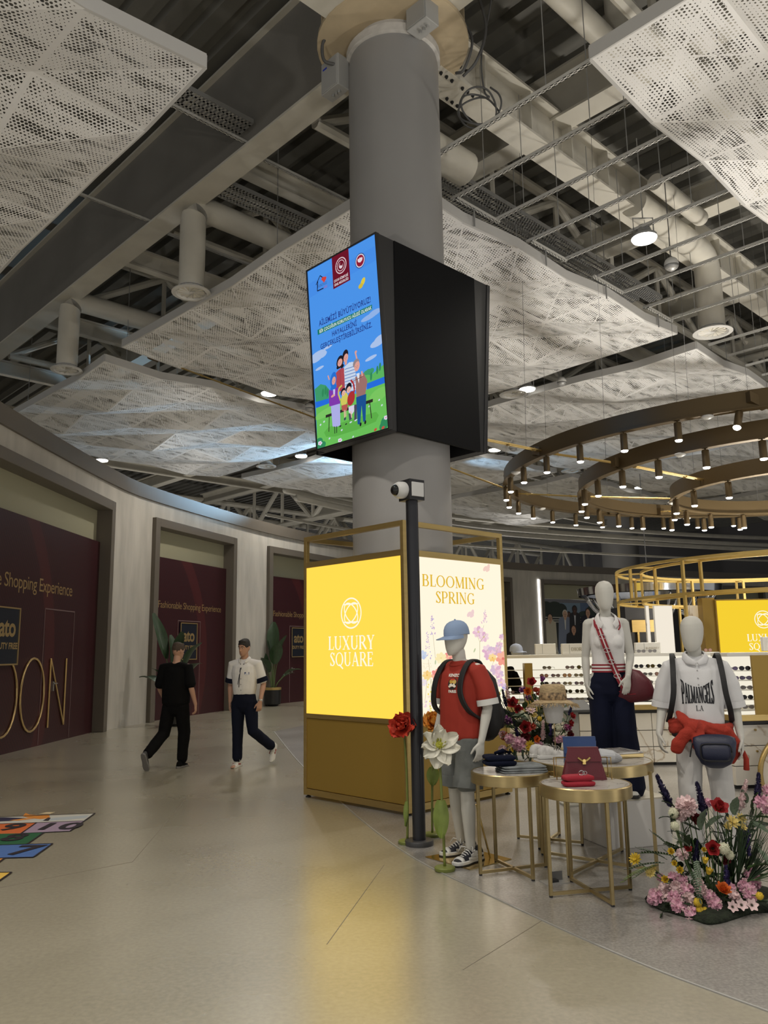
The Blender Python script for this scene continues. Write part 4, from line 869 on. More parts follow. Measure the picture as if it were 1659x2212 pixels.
LN2([(X0_ := 186, 600), (186, 530)], 9, (24, 28, 50)); LN2([(170, 570), (206, 480), (246, 506)], 8, (24, 28, 50)); LN2([(186, 628), (244, 600)], 9, (24, 28, 50)); LN2([(186, 630), (184, 560)], 9, (24, 28, 50))
Q2(236, 508, 15, 17, (214, 70, 60)); Q2(254, 506, 15, 17, (214, 70, 60)); P2([(222, 512), (268, 510), (246, 548)], (214, 70, 60))
T2('KORUYUCU', 236, 576, 84, 26, (60, 70, 120)); T2('AİLE', 264, 596, 34, 20, (200, 70, 80))
Q2(626, 536, 20, 42, (226, 206, 70), -.2); Q2(606, 578, 22, 24, (214, 190, 60))
BT = (38, 62, 140)
T2('AİLEMİZİ BÜYÜTÜYORUZ!', 452, 852, 494, 52, BT, bold=.018)
P2([(200, 1000), (720, 755), (722, 802), (204, 1048)], (30, 124, 110)); T2('BİR ÇOCUĞUN KORUYUCU AİLESİ OLARAK', 461, 918, 496, 30, (232, 240, 236), bold=.022)
T2('HAYALLERİNİ', 460, 1008, 234, 46, BT, bold=.018); T2('GERÇEKLEŞTİREBİLİRSİNİZ.', 474, 1078, 488, 46, BT, bold=.018)
# bench and the family
SK, SK2, HAIR = (226, 164, 152), (238, 186, 170), (34, 30, 40)
P2([(306, 1800), (752, 1640), (752, 1670), (306, 1826)], (48, 44, 40)); LN2([(340, 1810), (342, 1954)], 9, (48, 44, 40)); LN2([(722, 1670), (744, 1822)], 9, (48, 44, 40))
P2([(392, 1400), (470, 1370), (486, 1560), (400, 1590)], (178, 74, 84)); Q2(434, 1400, 46, 36, (178, 74, 84)); Q2(428, 1300, 34, 60, HAIR); Q2(412, 1350, 16, 18, HAIR); Q2(450, 1340, 16, 18, HAIR); Q2(428, 1306, 23, 36, SK); LN2([(432, 1380), (440, 1540)], 3, (140, 50, 60))
P2([(468, 1350), (520, 1300), (580, 1380), (590, 1560), (486, 1580)], (206, 220, 240)); Q2(524, 1370, 54, 66, (206, 220, 240))
for k in range(7): LN2([(476, 1370 + 30 * k), (582, 1335 + 30 * k)], 5, (80, 120, 190))
Q2(478, 1238, 28, 54, HAIR); Q2(484, 1262, 22, 40, SK); Q2(486, 1310, 12, 18, SK)
LN2([(590, 1270), (574, 1210)], 15, SK); Q2(578, 1206, 11, 14, SK)
Q2(584, 1310, 30, 40, (150, 136, 140)); Q2(594, 1340, 26, 46, SK); P2([(580, 1440), (660, 1400), (698, 1480), (680, 1600), (600, 1640)], (160, 116, 110)); Q2(640, 1520, 52, 90, (160, 116, 110)); P2([(588, 1410), (620, 1400), (618, 1500)], (226, 230, 240)); LN2([(650, 1440), (640, 1386)], 18, SK); LN2([(690, 1470), (650, 1450)], 22, (160, 116, 110)); LN2([(560, 1480), (660, 1430)], 6, (120, 84, 80))
P2([(594, 1630), (690, 1596), (690, 1700), (690, 1850), (668, 1856), (648, 1700), (640, 1880), (616, 1880)], (30, 84, 150)); Q2(644, 1880, 9, 18, HAIR); Q2(688, 1860, 9, 18, HAIR)
LN2([(332, 1470), (318, 1430)], 13, SK); P2([(330, 1570), (420, 1540), (446, 1690), (340, 1720)], (132, 60, 176)); Q2(370, 1580, 40, 36, (132, 60, 176)); Q2(372, 1470, 30, 74, (44, 116, 214)); Q2(376, 1478, 18, 38, SK); Q2(376, 1540, 30, 26, (44, 116, 214)); P2([(372, 1560), (392, 1556), (392, 1620), (376, 1620)], (206, 200, 240)); Q2(372, 1620, 18, 12, SK)
P2([(356, 1716), (442, 1690), (452, 1890), (420, 1908), (378, 1904)], (178, 180, 236)); LN2([(398, 1904), (402, 1970)], 8, HAIR); LN2([(418, 1900), (420, 1964)], 8, HAIR)
LN2([(446, 1660), (424, 1600), (428, 1550), (456, 1520)], 15, (208, 200, 92)); Q2(484, 1650, 34, 62, (214, 206, 98)); Q2(470, 1580, 24, 34, HAIR); Q2(474, 1592, 18, 26, SK2); P2([(456, 1710), (520, 1690), (512, 1750), (466, 1760)], (186, 92, 84)); LN2([(486, 1750), (492, 1820)], 11, SK2); LN2([(500, 1750), (504, 1810)], 9, SK2)
LN2([(560, 1630), (578, 1560), (566, 1500), (540, 1470)], 17, (178, 52, 54)); Q2(548, 1640, 36, 66, (178, 52, 54)); Q2(522, 1540, 28, 44, HAIR); Q2(524, 1560, 20, 30, SK2); P2([(526, 1720), (580, 1700), (580, 1760), (560, 1790), (530, 1770)], (222, 214, 236)); P2([(582, 1700), (604, 1695), (608, 1840), (584, 1845)], (80, 76, 96)); P2([(527, 1780), (560, 1790), (560, 1830), (538, 1850)], (80, 76, 96)); LN2([(548, 1760), (560, 1820)], 10, SK2); Q2(552, 1862, 12, 7, (210, 220, 240)); Q2(600, 1842, 14, 7, (210, 220, 240)); Q2(508, 1880, 10, 6, HAIR); Q2(454, 1900, 9, 8, HAIR); Q2(496, 1832, 10, 14, (60, 70, 90))
for x, y in ((428, 1306), (484, 1262), (594, 1340), (376, 1478), (474, 1592), (524, 1560)):
    for s_ in (-1, 1): Q2(x + 8 * s_, y - 4 * s_, 2.2, 2.6, (60, 40, 50))
    Q2(x + 1, y + 12, 5, 2, (170, 80, 90))
a.build('lit_picture', so)
MB().box(-sw2 / 2 + b, sw2 / 2 - b, b, sh2 - b, -.003, .001).build('lit_panel', glow('screen_blue', lin(SKY), .9), so2)

# ------------------------------------------------------------------ camera pole
pl = thing('camera_pole', (.255, 7.19, tz), 'black pole with a dome camera on top, in front of the light box', 'pole')
MB().lathe([(.12, 0), (.122, .008), (.122, .036), (.118, .042)], 32).build('base', mat('pole_base_grey', (.05, .05, .052), .4), pl, smooth=True, auto=.6)
MB().lathe([(.056, .04), (.056, 2.99)], 24).build('shaft', mat('pole_black', (.014, .015, .02), .35), pl, smooth=True, auto=.6)
hd = MB().box(-.085, .085, -.085, .085, 2.97, 3.16).build('head_box', M_black, pl, bevel=.004); hd.rotation_euler = (0, 0, .62)
d1 = MB().lathe([(.075, 0), (.078, .02), (.078, .06), (.066, .09), (.05, .1)], 24, c=(-.085, 0, 3.065), axis=(-1, -.0, -.12)); d1.ball((-.2, 0, 3.05), .0)if False else None
dc = d1.build('camera_housing', mat('camera_white', (.55, .55, .54), .35), hd, smooth=True, auto=.6)
MB().ball((-.175, 0, 3.055), .052, 18, 12).build('camera_dome', mat('dome_black', (.004, .004, .005), .06), hd, smooth=True)
MB().box(-.066, .066, -.1, -.085, 3.0, 3.13).build('reader_plate', mat('camera_white', (.55, .55, .54), .35), hd, bevel=.003)

# ------------------------------------------------------------------ bronze light rings
RINGS = [((6.73, 14.05), 4.49, 4.6, 36, 'outer'), ((7.0, 13.35), 3.55, 4.30, 30, 'middle'), ((7.2, 13.5), 2.12, 4.15, 18, 'inner')]
spot_me = MB().lathe([(.048, -.27), (.05, -.26), (.05, -.03), (.044, -.02)], 16).lathe([(.012, -.03), (.012, .0)], 8).mesh('spotlight', M_bronze, True); spot_me.set_sharp_from_angle(angle=.6)
lens_me = MB().lathe([(.04, -.285), (.05, -.268), (.046, -.262)], 16).mesh('lens', glow('spot_lens', (1, .97, .9), 14), True)
det_me = MB().lathe([(.08, 0), (.08, -.02), (.05, -.035), (.03, -.045)], 16).mesh('smoke_detector', mat('diffuser_white', (.6, .6, .58), .4), True)
lab_r = {'outer': 'outer bronze ring light with downward spotlights above the shop', 'middle': 'middle bronze ring light nested inside the outer ring', 'inner': 'inner and smallest bronze ring light of the three'}
for (cx, cy), R, z, n, nm in RINGS:
    o = thing('ring_light', (cx, cy, z), lab_r[nm], 'ring light')
    MB().lathe([(R - .03, .06), (R - .03, .30), (R + .03, .30), (R + .03, .06)], 96, cap=False).lathe([(R - .03, .06), (R - .06, .06), (R - .06, .04), (R + .06, .04), (R + .06, .06), (R + .03, .06)], 96, cap=False).build('hoop', M_bronze, o, smooth=True, auto=.5)
    for k in range(n):
        t = 2 * PI * (k + .5) / n + (.13 if nm == 'outer' else .05); p = (R * math.cos(t), R * math.sin(t), .04)
        tilt = (.35 if k in (23, 28) and nm == 'outer' else 0)
        s_ = use(spot_me, 'spotlight', o, p, (tilt * math.sin(k), tilt, 0)); use(lens_me, 'lens', s_)
        if k % 5 == 2:
            t += PI / n; use(det_me, 'smoke_detector' if k % 2 else 'sensor_disc', o, (R * math.cos(t), R * math.sin(t), .04))
        if k % 3 == 0: lamp('spot_lamp', 'SPOT', (R * math.cos(t), R * math.sin(t), -.26), 90, (1, .95, .87), .05, (R * .9 * math.cos(t), R * .9 * math.sin(t), -4), 1.3, parent=o)
    for k in range(6):
        t = k * PI / 3 + .25
        MB().tube((R * math.cos(t), R * math.sin(t), .3), (R * .96 * math.cos(t), R * .96 * math.sin(t), 7 - .0), .003, 5).build('suspension_wire', M_cable, o)
def rod(p, q, lab):
    p, q = Vector(p), Vector(q); d = (q - p).normalized(); s_ = Vector((-d.y, d.x, 0)) * .03; o = thing('ring_strut', p, lab, 'strut', 0, 'struts tying the bronze rings')
    MB().tube(s_, q - p + s_, .014, 6).tube(-s_, q - p - s_, .014, 6).build('twin_rods', M_gold, o)
    m = MB(); L = (q - p).length; k = .3
    while k < L: m.bar(d * k - s_ * 1.3, d * k + s_ * 1.3, .02, .04); k += .5
    m.build('spacer', M_gold, o); MB().obox((0, 0, 0), d * .12, s_ * 1.6, (0, 0, .07)).build('end_bracket', M_bronze, o)
OW_ = ['first', 'second', 'third', 'fourth', 'fifth', 'sixth', 'seventh', 'eighth']
(c1, R1, z1, _, _), (c2, R2, z2, _, _), (c3, R3, z3, _, _) = RINGS
for k in range(8):
    t = k * PI / 4 + .35; e = Vector((math.cos(t), math.sin(t), 0))
    rod(Vector((*c1, z1 + .15)) + e * R1, Vector((*c2, z2 + .15)) + e * R2, 'twin gold rods tying outer to middle ring, %s round the circle' % OW_[k]); rod(Vector((*c2, z2 + .15)) + e * R2, Vector((*c3, z3 + .15)) + e * R3, 'twin gold rods tying middle to inner ring, %s round the circle' % OW_[k])
for a_, b_, lb_ in (((1075, 958), (1165, 975), 'twin gold rods running from the outer ring back to the screen'), ((975, 1030), (1092, 1070), 'twin gold rods from behind the column to the outer ring')):
    q = Vector((*c1, z1 + .15)); p2 = min((q + Vector((R1 * math.cos(t), R1 * math.sin(t), 0)) for t in np.linspace(0, 2 * PI, 200)), key=lambda p: (Vector(pjp(p)) - Vector(b_)).length)
    rod(p2 + (G(1.2, .9, 4.9) - p2) * .86, p2, lb_) if a_[0] > 1000 else rod(atz(330, 772, 8.25), p2, lb_)

# ------------------------------------------------------------------ sunglasses counter and kiosk frame
M_lit = glow('shelf_glow', (1.0, .93, .76), .9); M_shelf = mat('shelf_white_acrylic', (.78, .76, .70), .3); M_marb = marble_mat('white_marble', (.74, .71, .64), (.48, .4, .3), 1.1)
def counter(x0, x1, Y, label, rz=0, rows=5, base=True):
    c = thing('sunglasses_counter', ((x0 + x1) / 2, Y, tz), label, 'counter', rz); h = (x1 - x0) / 2
    MB().box(-h, h, .30, .36, .92, 1.5).build('lit_back', M_lit, c); MB().box(-h, h, -.02, .36, 1.5, 1.545).build('top_shelf', M_shelf, c, bevel=.004)
    for k in range(rows): MB().box(-h, h, .04, .30, .885 + k * .112 - .006, .885 + k * .112).build('shelf', M_shelf, c)
    MB().box(-h, h, -.06, .36, .76, .83).build('gold_ledge', M_gold, c, bevel=.004); MB().box(-h, h, .0, .30, .83, .845).build('lit_base', M_lit, c)
    MB().box(-h, h, .0, .34, .72, .76).build('shadow_gap', M_black, c)
    n = max(1, round(2 * h / .55)); w_ = 2 * h / n
    for k in range(n):
        for j, (za, zb_) in enumerate(((.04, .25), (.255, .475), (.48, .715))):
            d = MB().box(-h + k * w_ + .004, -h + (k + 1) * w_ - .004, 0.02, .34, za, zb_ - .004).build('marble_drawer', M_marb, c, bevel=.002)
            MB().lathe([(.012, 0), (.012, .02)], 10, c=(-h + (k + .5) * w_, .02, zb_ - .06), axis=(0, -1, 0)).build('knob', M_gold, d)
    MB().box(-h, h, .04, .34, 0, .04).build('plinth', M_black, c)
    return c
cA = counter(1.68, 4.75, 11.62, 'white backlit sunglasses counter with marble drawers in the middle distance')
for x, lab in ((2.0, 'narrow gold divider board at the left of the sunglasses counter'),):
    o = MB().box(-.055, .055, -.13, .04, 0, .60).build('divider_board', M_goldp, loc=(x, 11.62, .83 + tz)); tag(o, lab, 'divider')
cB = counter(4.0, 6.3, 9.75, 'nearer backlit counter at the right edge behind the white shirt mannequin', .12)
bd = MB().prism([(-.17, 0), (.3, 0), (.3, .68), (-.17, .68)], (0, 0, 0), (1, 0, 0), (0, 0, 1), .03).build('divider_board', M_goldp, loc=(4.46, 9.64, .83 + tz)); bd.rotation_euler = (0, 0, .12); tag(bd, 'wide gold divider board with two pins on the right counter', 'divider')
for z_ in (.22, .47): MB().lathe([(.008, 0), (.008, .012)], 10, c=(.06, -.03, z_), axis=(0, -1, 0)).build('pin', M_gold, bd)
rg = thing('round_marble_panel', (4.93, 9.5, tz), 'round marble panel with a gold hoop under the right counter', 'panel', .12)
MB().lathe([(.68, 0), (.68, .05)], 48, c=(0, 0, .40), axis=(0, -1, 0)).build('marble_disc', M_marb, rg) if False else MB().prism([(.74 * math.cos(t), max(-.0, .18 + .55 * math.sin(t))) for t in np.linspace(-.33, PI + .33, 40)], (0, 0, 0), (1, 0, 0), (0, 0, 1), .04).build('marble_disc', marble_mat('cream_marble', (.68, .61, .51), (.42, .3, .2), .9), rg)
MB().path([(.76 * math.cos(t), -.03, max(0.02, .18 + .57 * math.sin(t))) for t in np.linspace(-.3, PI + .3, 44)], .03, 8).build('gold_hoop', M_gold, rg, smooth=True)
# sunglasses: three kinds, then copies
def glasses(name, lens_col, frame_col, shape, label):
    o = thing(name, (0, 0, 0), label, 'sunglasses', 0, 'sunglasses on the counter shelves')
    fm = mat('frame_' + frame_col[0], frame_col[1], .3); f = MB(); w_, h_ = (.029, .024) if shape == 'round' else (.031, .02)
    for s_ in (-1, 1):
        pts = []
        for k in range(15):
            t = 2 * PI * k / 14; cx = math.cos(t); sy = math.sin(t); pts.append((s_ * .034 + w_ * cx, -.0, .028 + h_ * sy * (1.0 if shape == 'round' else 1 + .25 * cx * s_)))
        f.path(pts, .0028, 5)
        f.path([(s_ * .064, 0, .034), (s_ * .068, .03, .036), (s_ * .066, .11, .03), (s_ * .064, .135, .012)], .0026, 5)
    f.path([(-.01, 0, .034), (0, -.003, .038), (.01, 0, .034)], .0026, 5); f.build('frame', fm, o)
    for s_ in (-1, 1): MB().lathe([(1, -.001), (1, .001)], 14).xform(Matrix.Translation((s_ * .034, 0, .028)) @ Matrix.Diagonal((w_ * .97, 1, h_ * .97, 1)) @ Matrix.Rotation(PI / 2, 4, 'X')).build('lens', mat('lens_' + lens_col[0], lens_col[1], .08), o)
    return o
KG = [glasses('sunglasses', ('black', (.02, .02, .025)), ('black', (.012, .012, .014)), 'round', 'dark round sunglasses'), glasses('sunglasses', ('grey', (.2, .19, .19)), ('silver', (.25, .24, .23)), 'cat', 'grey tinted cat eye sunglasses'), glasses('sunglasses', ('rose', (.45, .26, .2)), ('tortoise', (.12, .05, .03)), 'round', 'rose tinted sunglasses'), glasses('sunglasses', ('violet', (.16, .13, .24)), ('plum', (.05, .02, .05)), 'cat', 'violet tinted sunglasses')]
KL = ['dark round sunglasses standing on a lit counter shelf', 'grey tinted cat eye sunglasses on a lit counter shelf', 'rose tinted tortoise sunglasses on a lit counter shelf', 'violet tinted plum sunglasses on a lit counter shelf']
first = [True] * 4; rs = random.Random(11)
OW = ['first', 'second', 'third', 'fourth', 'fifth', 'sixth', 'seventh', 'eighth', 'ninth', 'tenth', 'eleventh', 'twelfth', 'thirteenth', 'fourteenth', 'fifteenth', 'sixteenth', 'seventeenth', 'eighteenth', 'nineteenth', 'twentieth']
KN = ['dark round', 'grey tinted cat eye', 'rose tinted tortoise', 'violet tinted plum']
def put(p, k, rz, where=None):
    o = put_(p, k, rz)
    if where: o['label'] = KN[k] + ' sunglasses, ' + where
    return o
def put_(p, k, rz):
    if first[k]:
        o = KG[k]; o.location = p; o.rotation_euler = (0, 0, rz); first[k] = False; o['label'] = KL[k]
    else: o = dup(KG[k], p, rz, KL[k])
    return o
for row in range(5):
    x = 1.76 if row < 4 else 2.3; nth = 0
    while x < 4.68:
        if abs(x - 2.0) > .1 and rs.random() < .93: put((x, 11.62 + .09, .885 + row * .112 + tz), rs.choice((0, 0, 1, 1, 3, 2) if row in (1, 3) else (0, 1, 1, 0, 3, 0)), -.55 + rs.uniform(-.12, .12), '%s from the left on shelf %s of the long counter' % (OW[nth], ('five', 'four', 'three', 'two', 'one')[row])); nth += 1
        x += .165
for row in range(5):
    for nth, x in enumerate((4.1, 4.26, 5.0, 5.18)): put((x, 9.75 + .07 + (x - 5.15) * .12, .885 + row * .112 + tz), rs.choice((0, 3, 1)), -.2 + rs.uniform(-.2, .2), '%s from the left on shelf %s of the right counter' % (OW[nth], ('five', 'four', 'three', 'two', 'one')[row]))
for x, k, wh_ in ((4.45, 0, 'on the counter top under the yellow sign, left pair'), (4.62, 2, 'on the counter top under the yellow sign, right pair'), (3.66, 1, 'on the counter top before the white panels, left pair'), (3.82, 1, 'on the counter top before the white panels, right pair')): put((x, 11.62 + .06, 1.545 + tz), k, rs.uniform(-.1, .3), wh_)
# name blocks on the counter
M_block = mat('white_block', (.80, .78, .72), .3)
for x, w_, hh_, dy, txt, lab in ((2.32, .30, .155, .14, '', 'blank white display block beside the capped bust'), (2.68, .32, .15, -.03, 'DIOR', 'white display block reading DIOR'), (3.1, .3, .16, .15, 'Persol', 'white display block with a slanted script name'), (3.52 + .26, .36, .15, .04, 'BURBERRY', 'white display block with a faint name beside the white panels'), (5.55, .3, .2, -.05, '', 'grey white block before the yellow sign at the right edge')):
    o = thing('name_block', (x, 11.72 + dy, 1.545 + tz), lab, 'display block')
    MB().box(-w_ / 2, w_ / 2, -.03, .05, 0, hh_).build('block', M_block, o, bevel=.006); MB().box(-w_ / 2 + w_ * .33, -w_ / 2 + w_ * .35, -.032, -.028, .01, hh_ - .01).build('edge_line', mat('edge_grey', (.4, .39, .36), .5), o)
    if txt:
        a = Art(0); c = (150, 142, 110)
        if txt == 'DIOR': a.quads(serif('DIOR', .05, .05, .045, sx=1.0), c)
        elif txt == 'Persol': a.text(txt, .075, .05, .055, c, shear=.5)
        else: a.text(txt, .042, .06, .055, (170, 160, 140))
        a.build('name_print', o, (0, -.034, 0), (PI / 2, 0, 0))
KC = Vector((7.25, 14.3, 0)); KR = 3.0
kf = thing('kiosk_frame', KC, 'round gold open frame of square tubes over the kiosk', 'frame')
def arc_rail(R, z, nm, r=.022):
    n = 72; MB().rings([[Vector((q * math.cos(2 * PI * k / n), q * math.sin(2 * PI * k / n), h)) for q, h in ((R - r, z - r), (R + r, z - r), (R + r, z + r), (R - r, z + r))] for k in range(n)], closed=True).build(nm, M_kgold, kf)
M_kgold = mat('kiosk_gold', (.62, .44, .14), .38, .6)
for R, z in ((KR, 3.0), (KR, 2.45), (KR - .45, 3.0), (KR - .45, 2.45)): arc_rail(R, z, 'curved_rail')
for k in range(14):
    t = 2 * PI * k / 14 + .12
    for R in (KR, KR - .45):
        MB().box(-.022, .022, -.022, .022, (1.4 if (R == KR and k % 2 == 0) else 2.45), 3.0).xform(Matrix.Translation((R * math.cos(t), R * math.sin(t), 0)) @ Matrix.Rotation(t, 4, 'Z')).build('post', M_kgold, kf)
    for z in (3.0, 2.45): MB().bar(((KR - .45) * math.cos(t), (KR - .45) * math.sin(t), z), (KR * math.cos(t), KR * math.sin(t), z), .03, .03).build('spoke', M_kgold, kf)
MB().lathe([(1.9, 0), (1.9, 1.4), (1.8, 1.42)], 48, cap=True).build('core_drum', M_marb, kf)
ys = thing('yellow_sign', (6.02, 12.95, 1.42), 'yellow LUXURY SQUARE light sign inside the kiosk at the right edge', 'sign', 0)
MB().box(-.72, .72, 0, .14, 0, .95).build('sign_case', M_goldp, ys, bevel=.004); MB().box(-.70, .70, -.012, 0, .02, .93).build('lit_face', glow('sign_yellow', lin((246, 208, 52)), 1.0), ys)
a = Art(1.0); emblem(a, .02, .62, .135, Wt); a.quads(serif('LUXURY', .11, .02, .28, sx=1.1), Wt); a.quads(serif('SQUARE', .11, .02, .14, sx=1.02), Wt); a.build('sign_print', ys, (0, -.013, 0), (PI / 2, 0, 0))
for px0, px1, Y, lab in ((1394, 1409, 13.1, 'narrow white lit panel left of the wide one in the kiosk'), (1412, 1460, 12.9, 'wide white lit panel standing in the kiosk'), (1481, 1527, 13.3, 'pale marble slab panel beside the yellow sign')):
    A_ = aty(px0, 1308, Y); B_ = aty(px1, 1415, Y); w_ = B_.x - A_.x; o = thing('lit_panel', (A_.x + w_ / 2, Y, 1.42), lab, 'panel')
    MB().box(-w_ / 2, w_ / 2, 0, .06, 0, A_.z - 1.42).build('slab', M_marb, o); MB().box(-w_ / 2 + .006, w_ / 2 - .006, -.006, 0, .006, A_.z - 1.43).build('face_sheet', glow('white_panel_glow', lin((248, 238, 220)), .95) if px0 < 1480 else M_marb, o)
p = aty(1537, 1350, 13.0); o = MB().box(-.1, .1, 0, .2, 0, .98).build('gold_pier', M_goldp, loc=(p.x - .02, 13.0, 1.42)); tag(o, 'dull gold pier at the left edge of the yellow sign', 'pier')
# chrome ring lamp and dark shop unit farther back
cr2 = thing('chrome_ring_light', (aty(1400, 1275, 20).x, 20, 0), 'chrome ring light with curled chrome arms behind the kiosk frame', 'ring light')
MB().lathe([(1.7, 2.92), (1.72, 3.1), (1.5, 3.1), (1.5, 2.92)], 48, cap=False).build('hoop', mat('chrome', (.55, .56, .58), .12, 1.0), cr2, smooth=True, auto=.5)
for k in range(16):
    t = k * PI / 8; e = Vector((math.cos(t), math.sin(t), 0)); MB().path([e * (1.55 - .55 * q / 8) + Vector((0, 0, 2.9 - .45 * math.sin(q / 8 * PI / 1.6))) for q in range(9)], .035, 6).build('curled_arm', mat('chrome', (.5, .5, .5), .1, 1), cr2, smooth=True)
MB().tube((0, 0, 3.0), (0, 0, 6.0), .012, 6).build('stem', M_cable, cr2)
du = thing('dark_kiosk_unit', (aty(1385, 1360, 17).x, 17, 0), 'dark kiosk unit with a gold band seen behind the mannequins', 'kiosk unit')
MB().box(-.32, .55, 0, 1.2, 0, 2.5).build('carcass', M_black, du, bevel=.01); MB().box(-.2, .5, -.05, 0, 1.95, 2.2).build('gold_band', M_gold, du); MB().box(-.1, -.06, -.06, -.0, 1.3, 1.95).box(.36, .4, -.06, 0, 1.3, 1.95).build('gold_upright', M_gold, du); MB().box(-.5, .9, -.2, 0, 1.22, 1.28).build('shelf', M_bronze, du)
# ------------------------------------------------------------------ figures
from mathutils import noise as NZ
from mathutils.bvhtree import BVHTree
def V(*a): return Vector(a)
def stand(sex='m'):
    k = .8 if sex == 'f' else .97
    J = dict(hipL=V(.095, 0, .92), kneeL=V(.10, -.015, .50), ankL=V(.105, .02, .09), hipR=V(-.095, 0, .92), kneeR=V(-.10, -.015, .50), ankR=V(-.105, .02, .09),
             shL=V(.19 * k, .015, 1.455), elL=V(.255 * k, .04, 1.15), wrL=V(.275 * k, -.03, .90), shR=V(-.19 * k, .015, 1.455), elR=V(-.255 * k, .04, 1.15), wrR=V(-.275 * k, -.03, .90))
    for q in 'LR': J['fd' + q] = V(0, -.1, -1); J['pn' + q] = V(-1 if q == 'L' else 1, .15, 0); J['curl' + q] = .22
    return J
def hand(mb, wr, d, pn, curl, thumb=None, size=1.0):
    d = d.normalized(); pn = (pn - d * pn.dot(d)).normalized(); t = thumb if thumb is not None else V(0, -1, 0); t = (t - d * t.dot(d) - pn * t.dot(pn)).normalized(); z = size
    mb.loft([wr - d * .02 * z, wr + d * .02 * z, wr + d * .06 * z, wr + d * .092 * z], [(.028 * z, .02 * z), (.033 * z, .017 * z), (.041 * z, .0155 * z), (.039 * z, .012 * z)], side=t, n=12)
    for off, ln, c in ((.0295, .070, .9), (.0105, .080, 1.0), (-.0095, .075, 1.1), (-.0285, .058, 1.25)):
        p = wr + d * .088 * z + t * off * z; pts = [p - d * .02 * z, p]; a = curl * c; q = d + t * off * 1.6
        for sg in (.45, .32, .23): q = (Matrix.Rotation(a, 3, d.cross(pn)) @ q).normalized(); pts.append(pts[-1] + q * ln * sg * z)
        mb.loft(pts, [.0095 * z, .0095 * z, .0092 * z, .0085 * z, .0072 * z], n=8, side=t)
    p = wr + d * .022 * z + t * .026 * z; q = (d * .72 + t * .62 + pn * .25).normalized(); q2 = (d * .9 + t * .28 + pn * .3).normalized()
    mb.loft([p - q * .01, p, p + q * .042 * z, p + q * .042 * z + q2 * .03 * z, p + q * .042 * z + q2 * .048 * z], [.014 * z, .0145 * z, .0115 * z, .010 * z, .0085 * z], n=8, side=pn)
HEAD = [(.0, .028, .034, -.052), (.018, .047, .056, -.036), (.045, .059, .076, -.022), (.08, .067, .090, -.010), (.115, .0725, .097, -.002), (.15, .0745, .099, .002), (.185, .070, .093, .004), (.212, .055, .075, .004), (.229, .034, .047, .004)]
def head(mb, base, M, k=1.0, egg=False, face=False):
    R = []
    for z, a, b, y in HEAD:
        R.append([base + M @ (V(a * math.cos(t) * k, (y + b * math.sin(t)) * k - (.004 if egg else 0), z * k)) for t in [2 * PI * j / 20 for j in range(20)]])
    mb.rings(R)
    mb.ball(base + M @ V(0, .004, .2 * k), (.04 * k, .05 * k, .036 * k), 12, 8)
    if face:
        P = lambda x, y, z: base + M @ (V(x, y, z) * k)
        mb.loft([P(0, -.094, .128), P(0, -.104, .105), P(0, -.117, .082), P(0, -.108, .072)], [(.008, .01), (.009, .012), (.014, .012), (.014, .008)], n=8)
        mb.loft([P(-.048, -.083, .137), P(-.02, -.096, .135), P(.02, -.096, .135), P(.048, -.083, .137)], [.009] * 4, n=8, side=(0, 1, 0))
        mb.loft([P(-.022, -.088, .045), P(0, -.097, .047), P(.022, -.088, .045)], [.006, .009, .006], n=8, side=(0, 1, 0)); mb.loft([P(-.018, -.088, .035), P(0, -.095, .034), P(.018, -.088, .035)], [.006, .009, .006], n=8, side=(0, 1, 0))
        mb.ball(P(0, -.075, .012), .018, 10, 8)
        for s_ in (-1, 1): mb.loft([P(s_ * .073, .004, .078), P(s_ * .08, .012, .10), P(s_ * .079, .014, .128)], [(.006, .012), (.008, .018), (.006, .014)], n=8, side=(1, 0, 0))
